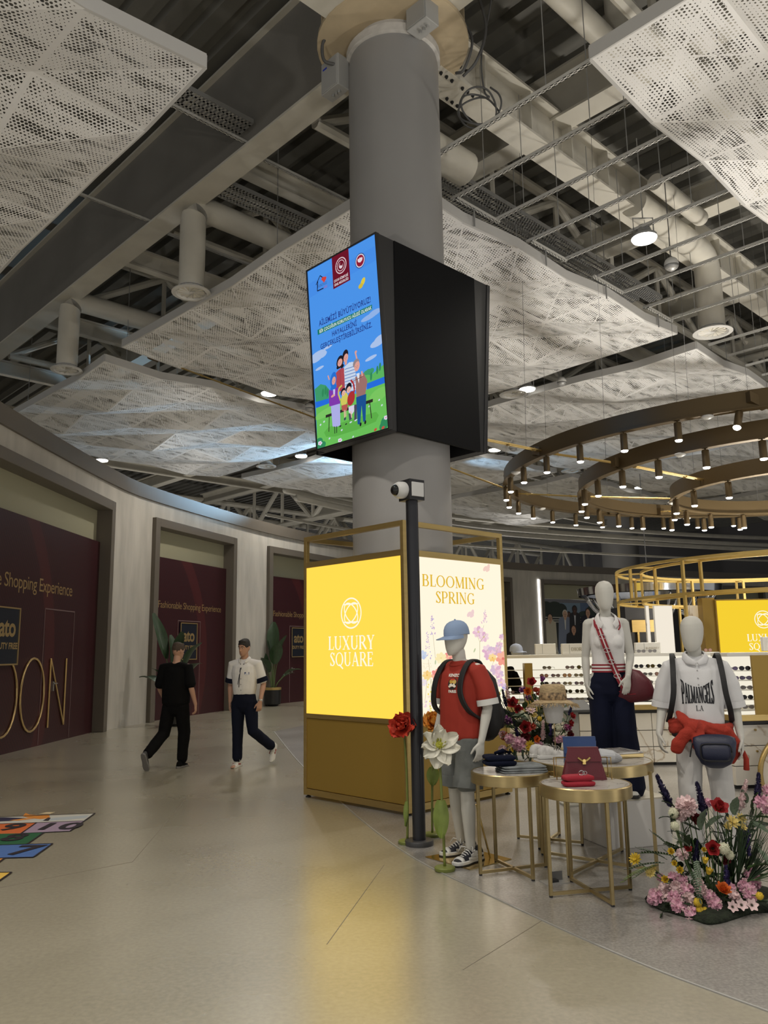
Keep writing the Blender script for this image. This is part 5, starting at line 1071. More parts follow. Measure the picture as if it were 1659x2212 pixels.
def figure(root, J, mat_, sex='m', headrot=(0, 0, 0), face=False, foot=True, voxel=.006, name='body', hk=1.0):
    m = MB(); f = sex == 'f'; g = .9 if f else 1.0
    T = [(.84, .125, .09), (.92, .168 if f else .165, .115), (1.0, .16 if f else .155, .108), (1.10, .118 if f else .14, .09 if f else .10), (1.20, .128 if f else .155, .098 if f else .11), (1.31, .145 if f else .178, .112 if f else .122), (1.40, .15 if f else .178, .10 if f else .11), (1.46, .12, .078), (1.50, .075, .06)]
    m.loft([V(0, .01 * (z > 1.2), z) for z, a, b in T], [(a, b) for z, a, b in T], side=(1, 0, 0), n=20)
    if f:
        for s_ in (-1, 1): m.ball(V(s_ * .06, -.075, 1.29), (.05, .04, .05), 12, 8)
    m.loft([V(0, .012, 1.46), V(0, .0, 1.53), V(0, -.012, 1.60)], [(.066 * g, .062 * g), (.054 * g, .056 * g), (.053 * g, .058 * g)], n=16)
    sL, sR = J['shL'], J['shR']
    m.loft([sR, V(-.09, .015, 1.462), V(0, .015, 1.465), V(.09, .015, 1.462), sL], [(.05 * g, .058 * g), (.045, .055), (.045, .055), (.045, .055), (.05 * g, .058 * g)], side=(0, 0, 1), n=12)
    for q, s_ in (('L', 1), ('R', -1)):
        sh, el, wr = J['sh' + q], J['el' + q], J['wr' + q]; h, k, a = J['hip' + q], J['knee' + q], J['ank' + q]
        m.loft([sh, sh.lerp(el, .35), sh.lerp(el, .75), el, el.lerp(wr, .25), el.lerp(wr, .6), wr], [x * g for x in (.056, .050, .044, .040, .041, .033, .026)], n=14)
        m.loft([h, h.lerp(k, .3), h.lerp(k, .7), k, k.lerp(a, .3), k.lerp(a, .65), a], [.092, .084, .066, .054, .056, .046, .036], n=16)
        hand(m, wr, J['fd' + q], J['pn' + q], J['curl' + q], J.get('th' + q), .92 if f else 1.0)
        if foot and ('toe' + q) not in J: m.loft([a + V(0, .03, -.045), a + V(0, -.04, -.05), a + V(0, -.12, -.065), a + V(0, -.18, -.072)], [(.03, .035), (.036, .03), (.04, .02), (.03, .014)], n=12)
    M = Matrix.Rotation(headrot[2], 3, 'Z') @ Matrix.Rotation(headrot[0], 3, 'X') @ Matrix.Rotation(headrot[1], 3, 'Y')
    hb = V(0, -.008, 1.575); head(m, hb, M, hk, not face, face)
    o = m.build(name, mat_, root); bake(o, voxel, 5)
    return o, hb, M
def wrinkle(o, amp, freq, seed=0, st=(1, 1, .55)):
    me = o.data; n = len(me.vertices); co = np.empty(n * 3); me.vertices.foreach_get('co', co); no = np.empty(n * 3); me.vertices.foreach_get('normal', no)
    co = co.reshape(-1, 3); no = no.reshape(-1, 3); d = np.array([NZ.noise(V(p[0] * st[0], p[1] * st[1], p[2] * st[2]) * freq + V(seed, seed * 2.3, 0)) + .5 * NZ.noise(V(*p) * freq * 2.1 + V(seed, 0, 7)) for p in co])
    co += no * (d * amp)[:, None]; me.vertices.foreach_set('co', co.ravel()); me.update(); return o
def cloth(name, chains, m_, root, voxel=.009, smooth=4, amp=.004, freq=9, seed=0, balls=(), yoke=0):
    m = MB()
    if yoke: m.loft([V(-yoke, .015, 1.445), V(-.1, .015, 1.462), V(.1, .015, 1.462), V(yoke, .015, 1.445)], [(.06, .07), (.062, .074), (.062, .074), (.06, .07)], side=(0, 0, 1), n=14)
    for pts, rad in chains: m.loft(pts, rad, side=(1, 0, 0), n=18)
    for c, r in balls: m.ball(c, r, 14, 10)
    o = m.build(name, m_, root); bake(o, voxel, smooth)
    if amp: wrinkle(o, amp, freq, seed)
    return o
def decal(art, target, o, right, up, d, name, parent):
    bv = BVHTree.FromPolygons([v.co for v in target.data.vertices], [tuple(p.vertices) for p in target.data.polygons]); o, right, up, d = map(Vector, (o, right, up, d)); d.normalize(); nv = []
    for x, y, z in art.m.v:
        p = o + right * x + up * y; h = bv.ray_cast(p - d * .5, d); q = h[0] if h[0] is not None else p
        nv.append(tuple(q - d * (.0025 + z)))
    art.m.v = nv; return art.m.build(name, art.mats, parent)
def strap(name, pts, w, th, m_, parent, side=(1, 0, 0)):
    return MB().loft(spline(pts, 5), [(w / 2, th / 2)] * (5 * (len(pts) - 1) + 1), side=side, n=8, caps=False, ex=.5).build(name, m_, parent, smooth=True, auto=.8)
M_mann = mat('mannequin_matte', (.54, .53, .485), .55); M_blkcloth = mat('black_cloth', (.005, .005, .0055), .9, bump=.1, bscale=200, spec=.1); M_navycl = mat('navy_cloth', (.005, .007, .018), .85, bump=.1, bscale=220, spec=.15)
M_whcl = mat('white_cotton', (.66, .66, .67), .8, bump=.12, bscale=160); M_skinp = mat('skin', (.42, .24, .165), .5, subs=.1); M_hair = mat('dark_hair', (.012, .009, .008), .6, bump=.5, bscale=150); M_hairb = mat('brown_hair', (.05, .032, .02), .7, bump=.4, bscale=180)

# shoes: sole outline and lofted upper, toe toward -y
def shoe(parent, name, loc, rz, pitch, cols, lace=None, k=1.0, over=None):
    o = bpy.data.objects.new('x', None); out = [(.0, .13), (.030, .115), (.038, .06), (.036, .0), (.046, -.07), (.044, -.12), (.026, -.155), (0, -.165), (-.024, -.155), (-.042, -.12), (-.043, -.07), (-.034, .0), (-.037, .06), (-.03, .115)]
    bpy.data.objects.remove(o)
    up = MB(); R = []
    for y, w, h in ((.122, .022, .075), (.105, .033, .098), (.07, .036, .105), (.035, .036, .10), (.0, .036, .088), (-.04, .040, .072), (-.08, .043, .058), (-.12, .040, .046), (-.148, .024, .036)):
        R.append([V(w * math.cos(t), y, max(0, .022 + (h - .022) * (max(0, math.sin(t)) ** .8))) for t in [PI * j / 11 for j in range(12)]])
    up.rings(R[::-1]); u = up.build(name, cols[0], parent, smooth=True, auto=1.0); u.location = loc; u.rotation_euler = (pitch, 0, rz); u.scale = (k,) * 3
    MB().prism([(x * 1.06, y * 1.03) for x, y in out], (0, 0, 0), (1, 0, 0), (0, 1, 0), .03).build('sole', cols[1], u, bevel=.006)
    if lace:
        l = MB()
        for i in range(5):
            y = -.005 - .018 * i; h = .092 - .0095 * i; l.path([V(-.028, y, h - .02), V(-.014, y - .006, h), V(0, y - .01, h + .004), V(.014, y - .006, h), V(.028, y, h - .02)], .004, 6)
        l.path([V(0, -.0, .1), V(-.05, -.03, .1), V(-.06, -.05, .07)], .0035, 5).path([V(0, 0, .1), V(.045, -.02, .11), V(.062, -.04, .08)], .0035, 5); l.build('laces', lace, u, smooth=True)
    if over:
        for s_ in (-1, 1):
            w = MB()
            for a, b in (((.10, .05), (-.02, .055)), ((.03, .032), (.0, .085)), ((.06, .034), (-.055, .04)), ((-.03, .055), (.03, .072))):
                w.bar(V(s_ * .039, a[0], a[1]), V(s_ * (.043 - .002), b[0], b[1]), .008, .014)
            w.build('side_overlay', over, u)
        MB().rings([[V(w_ * math.cos(t), y, .022 + (h - .02) * max(0, math.sin(t)) ** .8) for t in [PI * j / 9 for j in range(10)]] for y, w_, h in ((-.125, .041, .049), (-.1, .0445, .055))]).build('toe_overlay', over, u, smooth=True)
        MB().prism([(x * 1.07, y * 1.04) for x, y in out], (0, 0, .002), (1, 0, 0), (0, 1, 0), .008).build('outsole', M_rubber, u)
    return u

# --- 1 red shirt mannequin
def foot_z(r): return r
rm = thing('mannequin', (.60, 6.69, tz), 'mannequin in red T-shirt, denim shorts and pale blue cap beside the black pole', 'mannequin', -.9)
rm.scale = (1.01,) * 3
J = stand(); J.update(ankL=V(.11, -.05, .11), kneeL=V(.115, -.07, .51), ankR=V(-.13, .08, .11), kneeR=V(-.115, .015, .51), elL=V(.25, .05, 1.16), wrL=V(.245, -.03, .90), elR=V(-.25, .05, 1.16), wrR=V(-.25, -.06, .92), curlL=.3, curlR=.25, fdL=V(-.05, -.16, -1), fdR=V(.05, -.2, -1))
bd_, hb, HM = figure(rm, J, M_mann, headrot=(.12, 0, -.1), foot=False, hk=1.08)
M_red = mat('red_jersey', (.30, .022, .010), .8, bump=.08, bscale=180); M_whtrim = mat('white_trim', (.62, .62, .6), .8)
M_denim = mat('grey_denim', (.13, .14, .135), .85, var=.3, vscale=5, bump=.2, bscale=250)
tee = cloth('t_shirt', [([V(0, -.005, z) for z in (.93, 1.05, 1.2, 1.33, 1.42, 1.475)], [(.198, .14), (.196, .14), (.192, .142), (.192, .138), (.18, .112), (.11, .075)])] + [([V(s_ * .10, .012, 1.455), V(s_ * .19, .015, 1.44), V(s_ * .232, .035, 1.33), V(s_ * .25, .045, 1.235)], [(.06, .07), (.066, .075), (.074, .08), (.08, .082)]) for s_ in (-1, 1)], M_red, rm, amp=.006, freq=6, seed=1, yoke=.18)
for s_ in (-1, 1): MB().loft([V(s_ * .251, .046, 1.225), V(s_ * .257, .05, 1.18)], [.086, .087], n=22, caps=False).build('sleeve_cuff', M_whtrim, rm, smooth=True, auto=.6)
MB().loft([V(0, -.005, .845), V(0, -.005, .868)], [(.196, .139), (.2, .142)], n=32, caps=False).build('white_hem', M_whtrim, rm, smooth=True, auto=.6)
MB().lathe([(.083, 0), (.088, .012), (.082, .022)], 28, c=(0, .002, 1.49), axis=(0, -.22, 1)).build('neck_rib', M_red, rm, smooth=True)
shorts = cloth('denim_shorts', [([V(0, 0, .98), V(0, 0, .9), V(0, 0, .82)], [(.175, .125), (.185, .135), (.17, .125)])] + [([J['hip' + q] + V(0, 0, -.02), J['hip' + q].lerp(J['knee' + q], .45), J['hip' + q].lerp(J['knee' + q], .78)], [(.108, .115), (.108, .115), (.108, .115)]) for q in 'LR'], M_denim, rm, amp=.005, freq=7, seed=2)
for q in 'LR':
    h_, k_ = J['hip' + q], J['knee' + q]; MB().loft([h_.lerp(k_, .70), h_.lerp(k_, .905)], [(.118, .119), (.1195, .1205)], side=(1, 0, 0), n=24, caps=False).build('shorts_hem', M_denim, rm, smooth=True, auto=.6)
# patch with a small crest between two words
a = Art(0, .0004); a.text('KENZO', .03, 0, .055, (235, 232, 224), bold=.0012); a.text('PARIS', .03, 0, -.07, (235, 232, 224), bold=.0012)
for x, y, rx, ry, c in ((0, 0, .042, .047, (30, 28, 24)), (-.012, .018, .018, .016, (190, 150, 60)), (.016, .014, .016, .018, (200, 170, 90)), (.0, -.01, .026, .012, (225, 220, 205)), (-.022, -.022, .013, .008, (225, 220, 205)), (.024, -.02, .012, .009, (225, 220, 205)), (.004, .0, .006, .005, (40, 30, 24)), (0, .034, .02, .007, (200, 60, 40))): a.ell(x, y, rx, ry, c)
decal(a, tee, (.052, -.2, 1.345), (1, 0, 0), (0, 0, 1), (0, 1, 0), 'chest_patch', rm)
# backpack with straps
M_nylon = mat('black_nylon', (.007, .007, .008), .6, bump=.15, bscale=120)
bp = MB().loft([V(0, .235, .93), V(0, .25, 1.0), V(0, .25, 1.2), V(0, .235, 1.36), V(0, .215, 1.43)], [(.14, .07), (.16, .10), (.16, .105), (.135, .085), (.09, .05)], n=22, ex=.7).build('backpack', M_nylon, rm, smooth=True)
MB().loft([V(0, .36, .98), V(0, .37, 1.08), V(0, .355, 1.16)], [(.11, .03), (.12, .035), (.11, .02)], n=16, ex=.6).build('front_pocket', M_nylon, bp, smooth=True)
MB().path([V(-.04, .22, 1.45), V(-.03, .22, 1.49), V(.03, .22, 1.49), V(.04, .22, 1.45)], .008, 6).build('grab_loop', M_nylon, bp, smooth=True)
for s_ in (-1, 1): strap('shoulder_strap', [V(s_ * .09, .18, 1.42), V(s_ * .125, .09, 1.512), V(s_ * .135, -.02, 1.515), V(s_ * .143, -.115, 1.41), V(s_ * .155, -.15, 1.27), V(s_ * .19, -.10, 1.14), V(s_ * .195, .06, 1.05)], .055, .02, M_nylon, rm)
# cap
def cap(parent, hb, HM, colr, k=1.0, nm='cap_blue'):
    M_ = mat(nm, colr, .85, bump=.1, bscale=200); P = lambda x, y, z: hb + HM @ (V(x, y, z) * k)
    R = []
    for z, r in ((.135, 1.0), (.16, 1.0), (.19, .96), (.215, .86), (.235, .68), (.248, .44), (.254, .16)): R.append([P(.083 * r * math.cos(t), .006 + .107 * r * math.sin(t), z + (.012 * math.cos(t) ** 2 if z < .15 else 0)) for t in [2 * PI * j / 28 for j in range(28)]])
    c = MB().rings(R).ball(P(0, .006, .257), .008, 8, 6).build('cap', M_, parent, smooth=True, auto=.9)
    b = MB(); n = 14; top = []; bot = []
    for j in range(n + 1):
        t = PI + PI * j / n; inner = P(.081 * math.cos(t), .006 + .105 * math.sin(t), .145); ln = .085 * max(0, math.sin(t - PI)) ** .6; outr = P(.083 * math.cos(t) * (1 - .12 * math.sin(t - PI)), .006 + .105 * math.sin(t) - ln, .145 - .022 * math.cos(t) ** 2 - .012 * math.sin(t - PI)); top.append((inner, outr))
    vs = []
    for i_, o_ in top: vs += [i_, o_, o_ - HM @ V(0, 0, .005), i_ - HM @ V(0, 0, .005)]
    fs = []
    for j in range(n):
        for e in range(4): fs.append((4 * j + e, 4 * j + (e + 1) % 4, 4 * j + 4 + (e + 1) % 4, 4 * j + 4 + e))
    b.add(vs, fs).build('bill', M_, c, smooth=True, auto=.6); return c
cap(rm, hb, HM, (.24, .33, .50), 1.08)
M_sw, M_sb = mat('sneaker_white', (.6, .6, .58), .5), mat('sneaker_black', (.012, .014, .022), .5)
for q, yaw_ in (('L', .1), ('R', -.25)): shoe(rm, 'sneaker', J['ank' + q] + V(0, -.01, -.105), yaw_, 0, (M_sb, M_sw), M_sw, 1.12, M_sw)
bs = MB().prism([(.25, -.2), (.25, .25), (-.2, .25), (-.25, -.2)], (0, 0, .001), (1, 0, 0), (0, 1, 0), .006).build('gold_base', mat('polished_gold', (.7, .52, .2), .15, 1.0), rm)
MB().tube((.13, .14, .005), (.118, .02, .42), .008, 8).build('support_rod', mat('polished_gold', (.7, .52, .2), .15, 1.0), bs)

# --- 2 white polo mannequin with tied red sweater and belt bag
wm = thing('mannequin', (2.49, 6.58, tz), 'mannequin in white polo with a red sweater tied at the waist and navy belt bag', 'mannequin', -.28)
J = stand(); J.update(elL=V(.265, .05, 1.16), wrL=V(.285, -.05, .90), elR=V(-.262, .06, 1.17), wrR=V(-.315, -.08, .93), fdL=V(.0, -.1, -1), fdR=V(.05, -.3, -1), curlL=.28, curlR=.38, ankL=V(.13, .0, .09), ankR=V(-.12, .03, .09), kneeL=V(.12, -.03, .5), kneeR=V(-.11, -.01, .5))
wm.scale = (1.01,) * 3
bd_, hb, HM = figure(wm, J, M_mann, headrot=(.1, 0, -.35), foot=True, hk=1.17)
polo = cloth('polo_shirt', [([V(0, -.005, z) for z in (1.0, 1.1, 1.2, 1.33, 1.42, 1.48)], [(.182, .14), (.188, .145), (.194, .145), (.197, .14), (.188, .115), (.12, .08)])] + [([V(s_ * .10, .012, 1.455), V(s_ * .19, .015, 1.44), V(s_ * .236, .035, 1.31), V(s_ * .26, .05, 1.18)], [(.06, .07), (.07, .08), (.08, .086), (.085, .088)]) for s_ in (-1, 1)], M_whcl, wm, amp=.007, freq=5.5, seed=5, yoke=.185)
for s_ in (-1, 1): MB().loft([V(s_ * .2605, .05, 1.175), V(s_ * .266, .052, 1.13)], [.088, .0885], n=22, caps=False).build('sleeve_band', M_whcl, wm, smooth=True, auto=.6)
co = MB()
for s_ in (-1, 1): co.loft([V(s_ * .0, .065, 1.56), V(s_ * .075, .03, 1.555), V(s_ * .085, -.04, 1.53), V(s_ * .06, -.10, 1.495), V(s_ * .012, -.125, 1.475)], [(.008, .026), (.008, .028), (.009, .03), (.009, .032), (.007, .018)], side=(s_, -.5, .4), n=10)
co.build('collar', M_whcl, wm, smooth=True)
pk_ = MB()
for k in range(7): pk_.box(-.02, .02, -.2, -.19, 1.33 + .022 * k, 1.35 + .022 * k)
a = Art(0, .0003); a.poly([(-.019, 1.29), (.019, 1.29), (.019, 1.475), (-.019, 1.475)], (205, 205, 206)); a.line([(-.019, 1.29), (-.019, 1.475)], .003, (170, 170, 172)); a.line([(.019, 1.29), (.019, 1.475)], .003, (170, 170, 172))
for z in (1.31, 1.36, 1.42): a.ell(0, z, .006, .006, (150, 150, 150))
decal(a, polo, (0, -.3, 0), (1, 0, 0), (0, 0, 1), (0, 1, 0), 'placket', wm)
a = Art(0, .0004); kk = .145; X0 = -.115
def arch(x, y):
    u = x / .115; return (x, y + (.012 if False else -.0) + (y + .02) * .55 * (u * u) - (.02 * u * u) * 1.0)
qs = serif('PALMANGELS', .12, 0, 0, .03, .26)
[a.quads([[arch(x + dx, y) for x, y in q] for q in qs], (16, 18, 26)) for dx in (-.0022, 0, .0022)]; a.quads(serif('L', .04, -.012, -.06, .03, .9) + serif('A', .04, .018, -.06, .03, .8), (16, 18, 26)); a.ell(.004, -.056, .003, .003, (16, 18, 26))
decal(a, polo, (-.01, -.3, 1.175), (1, 0, 0), (0, 0, 1), (0, 1, 0), 'chest_lettering', wm)
for s_ in (-1, 1): strap('shoulder_strap', [V(s_ * .13, .14, 1.42), V(s_ * .165, .06, 1.535), V(s_ * .172, -.03, 1.53), V(s_ * .180, -.135, 1.40), V(s_ * .19, -.165, 1.25), V(s_ * .215, -.13, 1.12), V(s_ * .235, -.0, 1.02)], .042, .014, M_nylon, wm)
MB().loft([V(0, .21, 1.0), V(0, .225, 1.15), V(0, .21, 1.36)], [(.13, .06), (.15, .075), (.12, .06)], n=20, ex=.7).build('backpack', M_nylon, wm, smooth=True)
M_wpant = mat('off_white_twill', (.60, .59, .575), .8, bump=.1, bscale=200)
cloth('trousers', [([V(0, 0, 1.05), V(0, 0, .93), V(0, 0, .83)], [(.165, .12), (.178, .132), (.16, .125)])] + [([J['hip' + q] + V(0, 0, -.02), J['hip' + q].lerp(J['knee' + q], .5), J['knee' + q], J['knee' + q].lerp(J['ank' + q], .5), J['ank' + q] + V(0, 0, -.03)], [(.1, .112), (.098, .106), (.092, .1), (.088, .096), (.088, .096)]) for q in 'LR'], M_wpant, wm, amp=.007, freq=5, seed=8)
M_rknit = mat('red_knit', (.36, .03, .014), .85, bump=.3, bscale=90)
rs_ = MB()
for k, (dz, r) in enumerate(((0, .036), (-.028, .032), (.026, .026))):
    rs_.path([V((.205 + .012 * k * .5) * math.cos(t), (.162) * math.sin(t), 1.0 + dz - .045 * max(0, math.cos(t)) + .012 * math.sin(3 * t + k)) for t in [2 * PI * j / 40 for j in range(41)]], [r] * 41, 10)
rs_.loft([V(-.08, -.18, 1.0), V(-.04, -.205, 1.0), V(-.01, -.19, .98)], [.05, .06, .04], n=12)
rs_.loft([V(-.05, -.2, .99), V(-.12, -.21, .95), V(-.185, -.2, .87), V(-.2, -.185, .82)], [(.035, .03), (.045, .03), (.052, .03), (.045, .03)], n=12); rs_.loft([V(-.04, -.21, .98), V(-.035, -.225, .92), V(-.03, -.215, .86), V(-.03, -.21, .83)], [(.04, .03), (.055, .032), (.06, .032), (.045, .03)], n=12)
rs_.loft([V(-.08, -.19, 1.0), V(-.14, -.17, 1.06), V(-.17, -.13, 1.1)], [(.045, .03), (.04, .025), (.02, .02)], n=12); rs_.loft([V(.17, -.12, .97), V(.215, -.08, .88), V(.225, -.03, .78), V(.21, .0, .72)], [(.05, .03), (.055, .03), (.045, .03), (.02, .02)], n=12)
o = rs_.build('tied_sweater', M_rknit, wm); bake(o, .007, 3); wrinkle(o, .007, 14, 3)
M_navyl = mat('navy_leather', (.014, .018, .045), .38, bump=.15, bscale=150)
bb = MB().loft([V(.07, -.235, .92), V(.07, -.245, .89), V(.07, -.245, .80), V(.07, -.235, .745), V(.07, -.225, .725)], [(.15, .035), (.155, .05), (.14, .055), (.11, .05), (.08, .03)], n=24, ex=.55).build('belt_bag', M_navyl, wm, smooth=True)
MB().loft([V(.07, -.272, .885), V(.07, -.3, .87), V(.07, -.303, .80), V(.07, -.285, .765)], [(.095, .02), (.105, .018), (.1, .02), (.085, .02)], n=20, ex=.5).build('front_pocket', M_navyl, bb, smooth=True)
MB().path([V(.07 + .108 * math.copysign(abs(math.cos(t)) ** .4, math.cos(t)), -.318, .825 + .062 * math.copysign(abs(math.sin(t)) ** .4, math.sin(t))) for t in [2 * PI * j / 32 for j in range(33)]], .0045, 6).build('piping', M_nylon, bb, smooth=True)
strap('belt_strap', [V(-.07, -.22, .9), V(-.15, -.17, .915), V(-.21, -.05, .93), V(-.21, .06, .94)], .035, .01, M_nylon, wm, (0, 0, 1)); MB().path([V(-.085, -.235, .88), V(-.1, -.245, .83), V(-.11, -.24, .78)], .005, 6).build('strap_tail', M_nylon, wm)
MB().loft([V(.30, .02, .80), V(.315, .015, .74), V(.31, .015, .66)], [(.012, .006), (.02, .006), (.022, .006)], n=8, ex=.5).build('hanging_red_strap', M_rknit, wm, smooth=True)
for q in 'LR': shoe(wm, 'sneaker', J['ank' + q] + V(0, -.0, -.09), 0, 0, (M_sw, M_sw), M_sw, 1.05)

# --- 3 woman mannequin on a white plinth
pz = .37
pth = thing('display_plinth', (2.02, 7.2, tz), 'white block plinth under the woman mannequin', 'plinth', .30)
MB().box(-.29, .29, -.23, .23, 0, pz).build('block', mat('plinth_white', (.72, .71, .69), .5), pth, bevel=.004); MB().box(-.29, .29, -.23, .23, pz, pz + .012).build('top_plate', mat('plinth_top', (.62, .58, .48), .3), pth)
fm = thing('mannequin', (1.96, 7.2, tz + pz + .012), 'woman mannequin in white sleeveless knit polo with a maroon bag strapped across', 'mannequin', -.12)
J = stand('f'); J.update(elR=V(-.19, .05, 1.16), wrR=V(-.2, -.03, .92), elL=V(.195, .02, 1.17), wrL=V(.125, -.2, .99), fdL=V(-.18, -.1, -1), pnL=V(-.3, 1, 0), thL=V(-1, -.2, 0), fdR=V(.1, -.15, -1), curlL=.18, curlR=.4, ankL=V(.11, -.04, .1), ankR=V(-.09, .03, .1), kneeL=V(.1, -.04, .5), kneeR=V(-.085, 0, .5))
bd_, hb, HM = figure(fm, J, M_mann, 'f', headrot=(.08, 0, -.08), hk=1.1)
M_knit = mat('white_rib_knit', (.74, .73, .72), .85, bump=.25, bscale=60, stretch=(6, 6, .4)); M_rtrim = mat('red_rib', (.24, .012, .022), .8)
knit = cloth('knit_top', [([V(0, 0, z) for z in (1.09, 1.17, 1.28, 1.37, 1.44)], [(.142, .115), (.14, .115), (.152, .13), (.152, .122), (.135, .1)]), ([V(-.1, .015, 1.46), V(0, .012, 1.47), V(.1, .015, 1.46)], [(.052, .068)] * 3)], M_knit, fm, amp=.003, freq=8, seed=4, balls=[(V(s_ * .06, -.078, 1.29), (.064, .056, .07)) for s_ in (-1, 1)])
for k, (z, m_) in enumerate(((1.03, M_rtrim), (1.044, M_knit), (1.058, M_rtrim), (1.072, M_knit), (1.086, M_rtrim))): MB().loft([V(0, 0, z), V(0, 0, z + .0145)], [(.148 + .0008 * (k % 2), .118), (.148, .118)], n=30, caps=False).build('waist_stripe', m_, fm, smooth=True, auto=.7)
for s_ in (-1, 1):
    c = MB().loft([V(0, .055, 1.545), V(s_ * .06, .03, 1.54), V(s_ * .085, -.03, 1.51), V(s_ * .085, -.085, 1.46), V(s_ * .055, -.115, 1.425)], [(.007, .02), (.008, .028), (.008, .034), (.008, .036), (.006, .03)], side=(s_, -.4, .5), n=10).build('collar', M_knit, fm, smooth=True)
    strap('collar_stripe', [V(s_ * .07, .03, 1.525), V(s_ * .102, -.02, 1.49), V(s_ * .108, -.08, 1.43), V(s_ * .085, -.13, 1.395)], .012, .012, M_rtrim, fm, (s_, -.4, .5))
M_djean = mat('indigo_denim', (.006, .008, .022), .85, spec=.15, var=.3, vscale=3, bump=.15, bscale=250)
cloth('jeans', [([V(0, 0, 1.06), V(0, 0, .95), V(0, 0, .85)], [(.135, .105), (.172, .128), (.16, .125)])] + [([J['hip' + q] + V(0, 0, -.02), J['hip' + q].lerp(J['knee' + q], .5), J['knee' + q], J['knee' + q].lerp(J['ank' + q], .5), J['ank' + q] + V(0, 0, -.04)], [(.10, .112), (.096, .105), (.098, .105), (.112, .118), (.128, .135)]) for q in 'LR'], M_djean, fm, amp=.005, freq=6, seed=6)
for q in 'LR': shoe(fm, 'sneaker', J['ank' + q] + V(0, -.03, -.1), .05, 0, (M_sw, mat('sole_dark', (.03, .03, .03), .6)), M_sw, 1.0)
M_mar = mat('maroon_leather', (.105, .010, .018), .42, bump=.1, bscale=120)
bg = MB().loft([V(.20, -.11, .80), V(.195, -.115, .84), V(.19, -.11, .94), V(.175, -.10, 1.02), V(.16, -.09, 1.05)], [(.145, .03), (.165, .045), (.14, .045), (.075, .035), (.02, .015)], side=(1, -.25, .15), n=22, ex=.8).build('crossbody_bag', M_mar, fm, smooth=True)
MB().path([V(.05, -.155, .87), V(.14, -.17, .845), V(.25, -.14, .85), V(.34, -.09, .88)], .004, 6).build('bag_zip', M_rtrim, bg)
sp_ = [V(-.085, .02, 1.50), V(-.09, -.06, 1.465), V(-.075, -.125, 1.38), V(-.045, -.158, 1.27), V(-.005, -.15, 1.15), V(.03, -.14, 1.05), V(.07, -.15, .95), V(.1, -.155, .89)]
st = strap('bag_strap', sp_, .05, .008, M_rtrim, fm)
strap('strap_centre_line', [p + V(0, -.006, .002) for p in sp_], .012, .006, mat('white_web', (.6, .56, .55), .7), st)
m = MB()
for p in (V(-.06, -.15, 1.335), V(-.03, -.168, 1.22), V(.0, -.16, 1.12), V(.045, -.15, 1.0)): m.path([p + V(.03 * math.cos(t), 0, .018 * math.sin(t)) for t in [2 * PI * j / 14 for j in range(15)]], .003, 5)
m.build('strap_ring', M_steel, st)

# --- 4 far capped bust at the counter's left end
fb = thing('bust_form', (1.93, 12.05, 1.0), 'small dark-coated mannequin in a pale cap at the far left end of the counter', 'mannequin', .7)
m = MB(); head(m, V(0, 0, .46), Matrix.Identity(3), 1.0, True); m.loft([V(0, .01, .36), V(0, 0, .43), V(0, 0, .5)], [.066, .056, .055], n=14); o = m.build('head_form', M_mann, fb); bake(o, .008, 4)
cloth('coat', [([V(0, 0, 0), V(0, 0, .15), V(0, .01, .3), V(0, .01, .39)], [(.17, .12), (.2, .13), (.2, .115), (.09, .07)])] + [([V(s_ * .1, .01, .36), V(s_ * .22, .02, .3), V(s_ * .26, .03, .1)], [.07, .085, .08]) for s_ in (-1, 1)], M_blkcloth, fb, amp=.004)
MB().lathe([(.1, -1.0), (.1, -.97), (.015, -.96), (.015, .02)], 16).build('stand', M_gold, fb)
cap(fb, V(0, 0, .46), Matrix.Identity(3), (.45, .5, .62), 1.0, 'cap_pale')

# --- people
def faceparts(root, hb, M, brow, hairm, style):
    P = lambda x, y, z: hb + M @ V(x, y, z)
    e = MB(); w = MB()
    for s_ in (-1, 1): w.ball(P(s_ * .031, -.088, .118), (.012, .008, .006), 10, 6); e.ball(P(s_ * .031, -.0955, .118), (.0055, .003, .0055), 8, 6)
    w.build('eye_white', mat('eye_white', (.5, .48, .45), .3), root, smooth=True); e.build('iris', mat('iris_dark', (.015, .01, .008), .2), root, smooth=True)
    b = MB()
    for s_ in (-1, 1): b.loft([P(s_ * .014, -.102, .140), P(s_ * .034, -.099, .145), P(s_ * .052, -.082, .139)], [(.004, .005), (.005, .006), (.002, .003)], n=6, side=(0, 0, 1))
    b.build('eyebrow', hairm, root, smooth=True)
    MB().loft([P(-.021, -.0985, .0405), P(0, -.105, .0415), P(.021, -.0985, .0405)], [(.0025, .0035)] * 3, n=6, side=(0, 0, 1)).build('lips', mat('lips', (.3, .12, .1), .5), root, smooth=True)
def hair(root, hb, M, m_, front=-.085, low=.075, k=1.06):
    mb = MB(); R = []
    for z, a, b, y in HEAD[3:]:
        ring = []
        for j in range(24):
            t = 2 * PI * j / 24; sn = math.sin(t); zz = z
            lowz = .165 if sn < -.55 else (.115 if sn < .1 else low); zz = max(z, lowz + .0); kk = k if z > .1 else k * .995
            ring.append(hb + M @ V(a * kk * math.cos(t), y + b * kk * sn, zz + .006))
        R.append(ring)
    z, a, b, y = HEAD[-1]; R.append([hb + M @ V(a * .5 * math.cos(2 * PI * j / 24), y + b * .5 * math.sin(2 * PI * j / 24), .243) for j in range(24)])
    mb.rings(R); mb.ball(hb + M @ V(0, -.04, .205), (.062, .055, .032), 14, 8); mb.ball(hb + M @ V(0, .03, .2), (.066, .066, .045), 14, 8)
    o = mb.build('hair', m_, root); bake(o, .006, 2); wrinkle(o, .004, 60, 2); return o
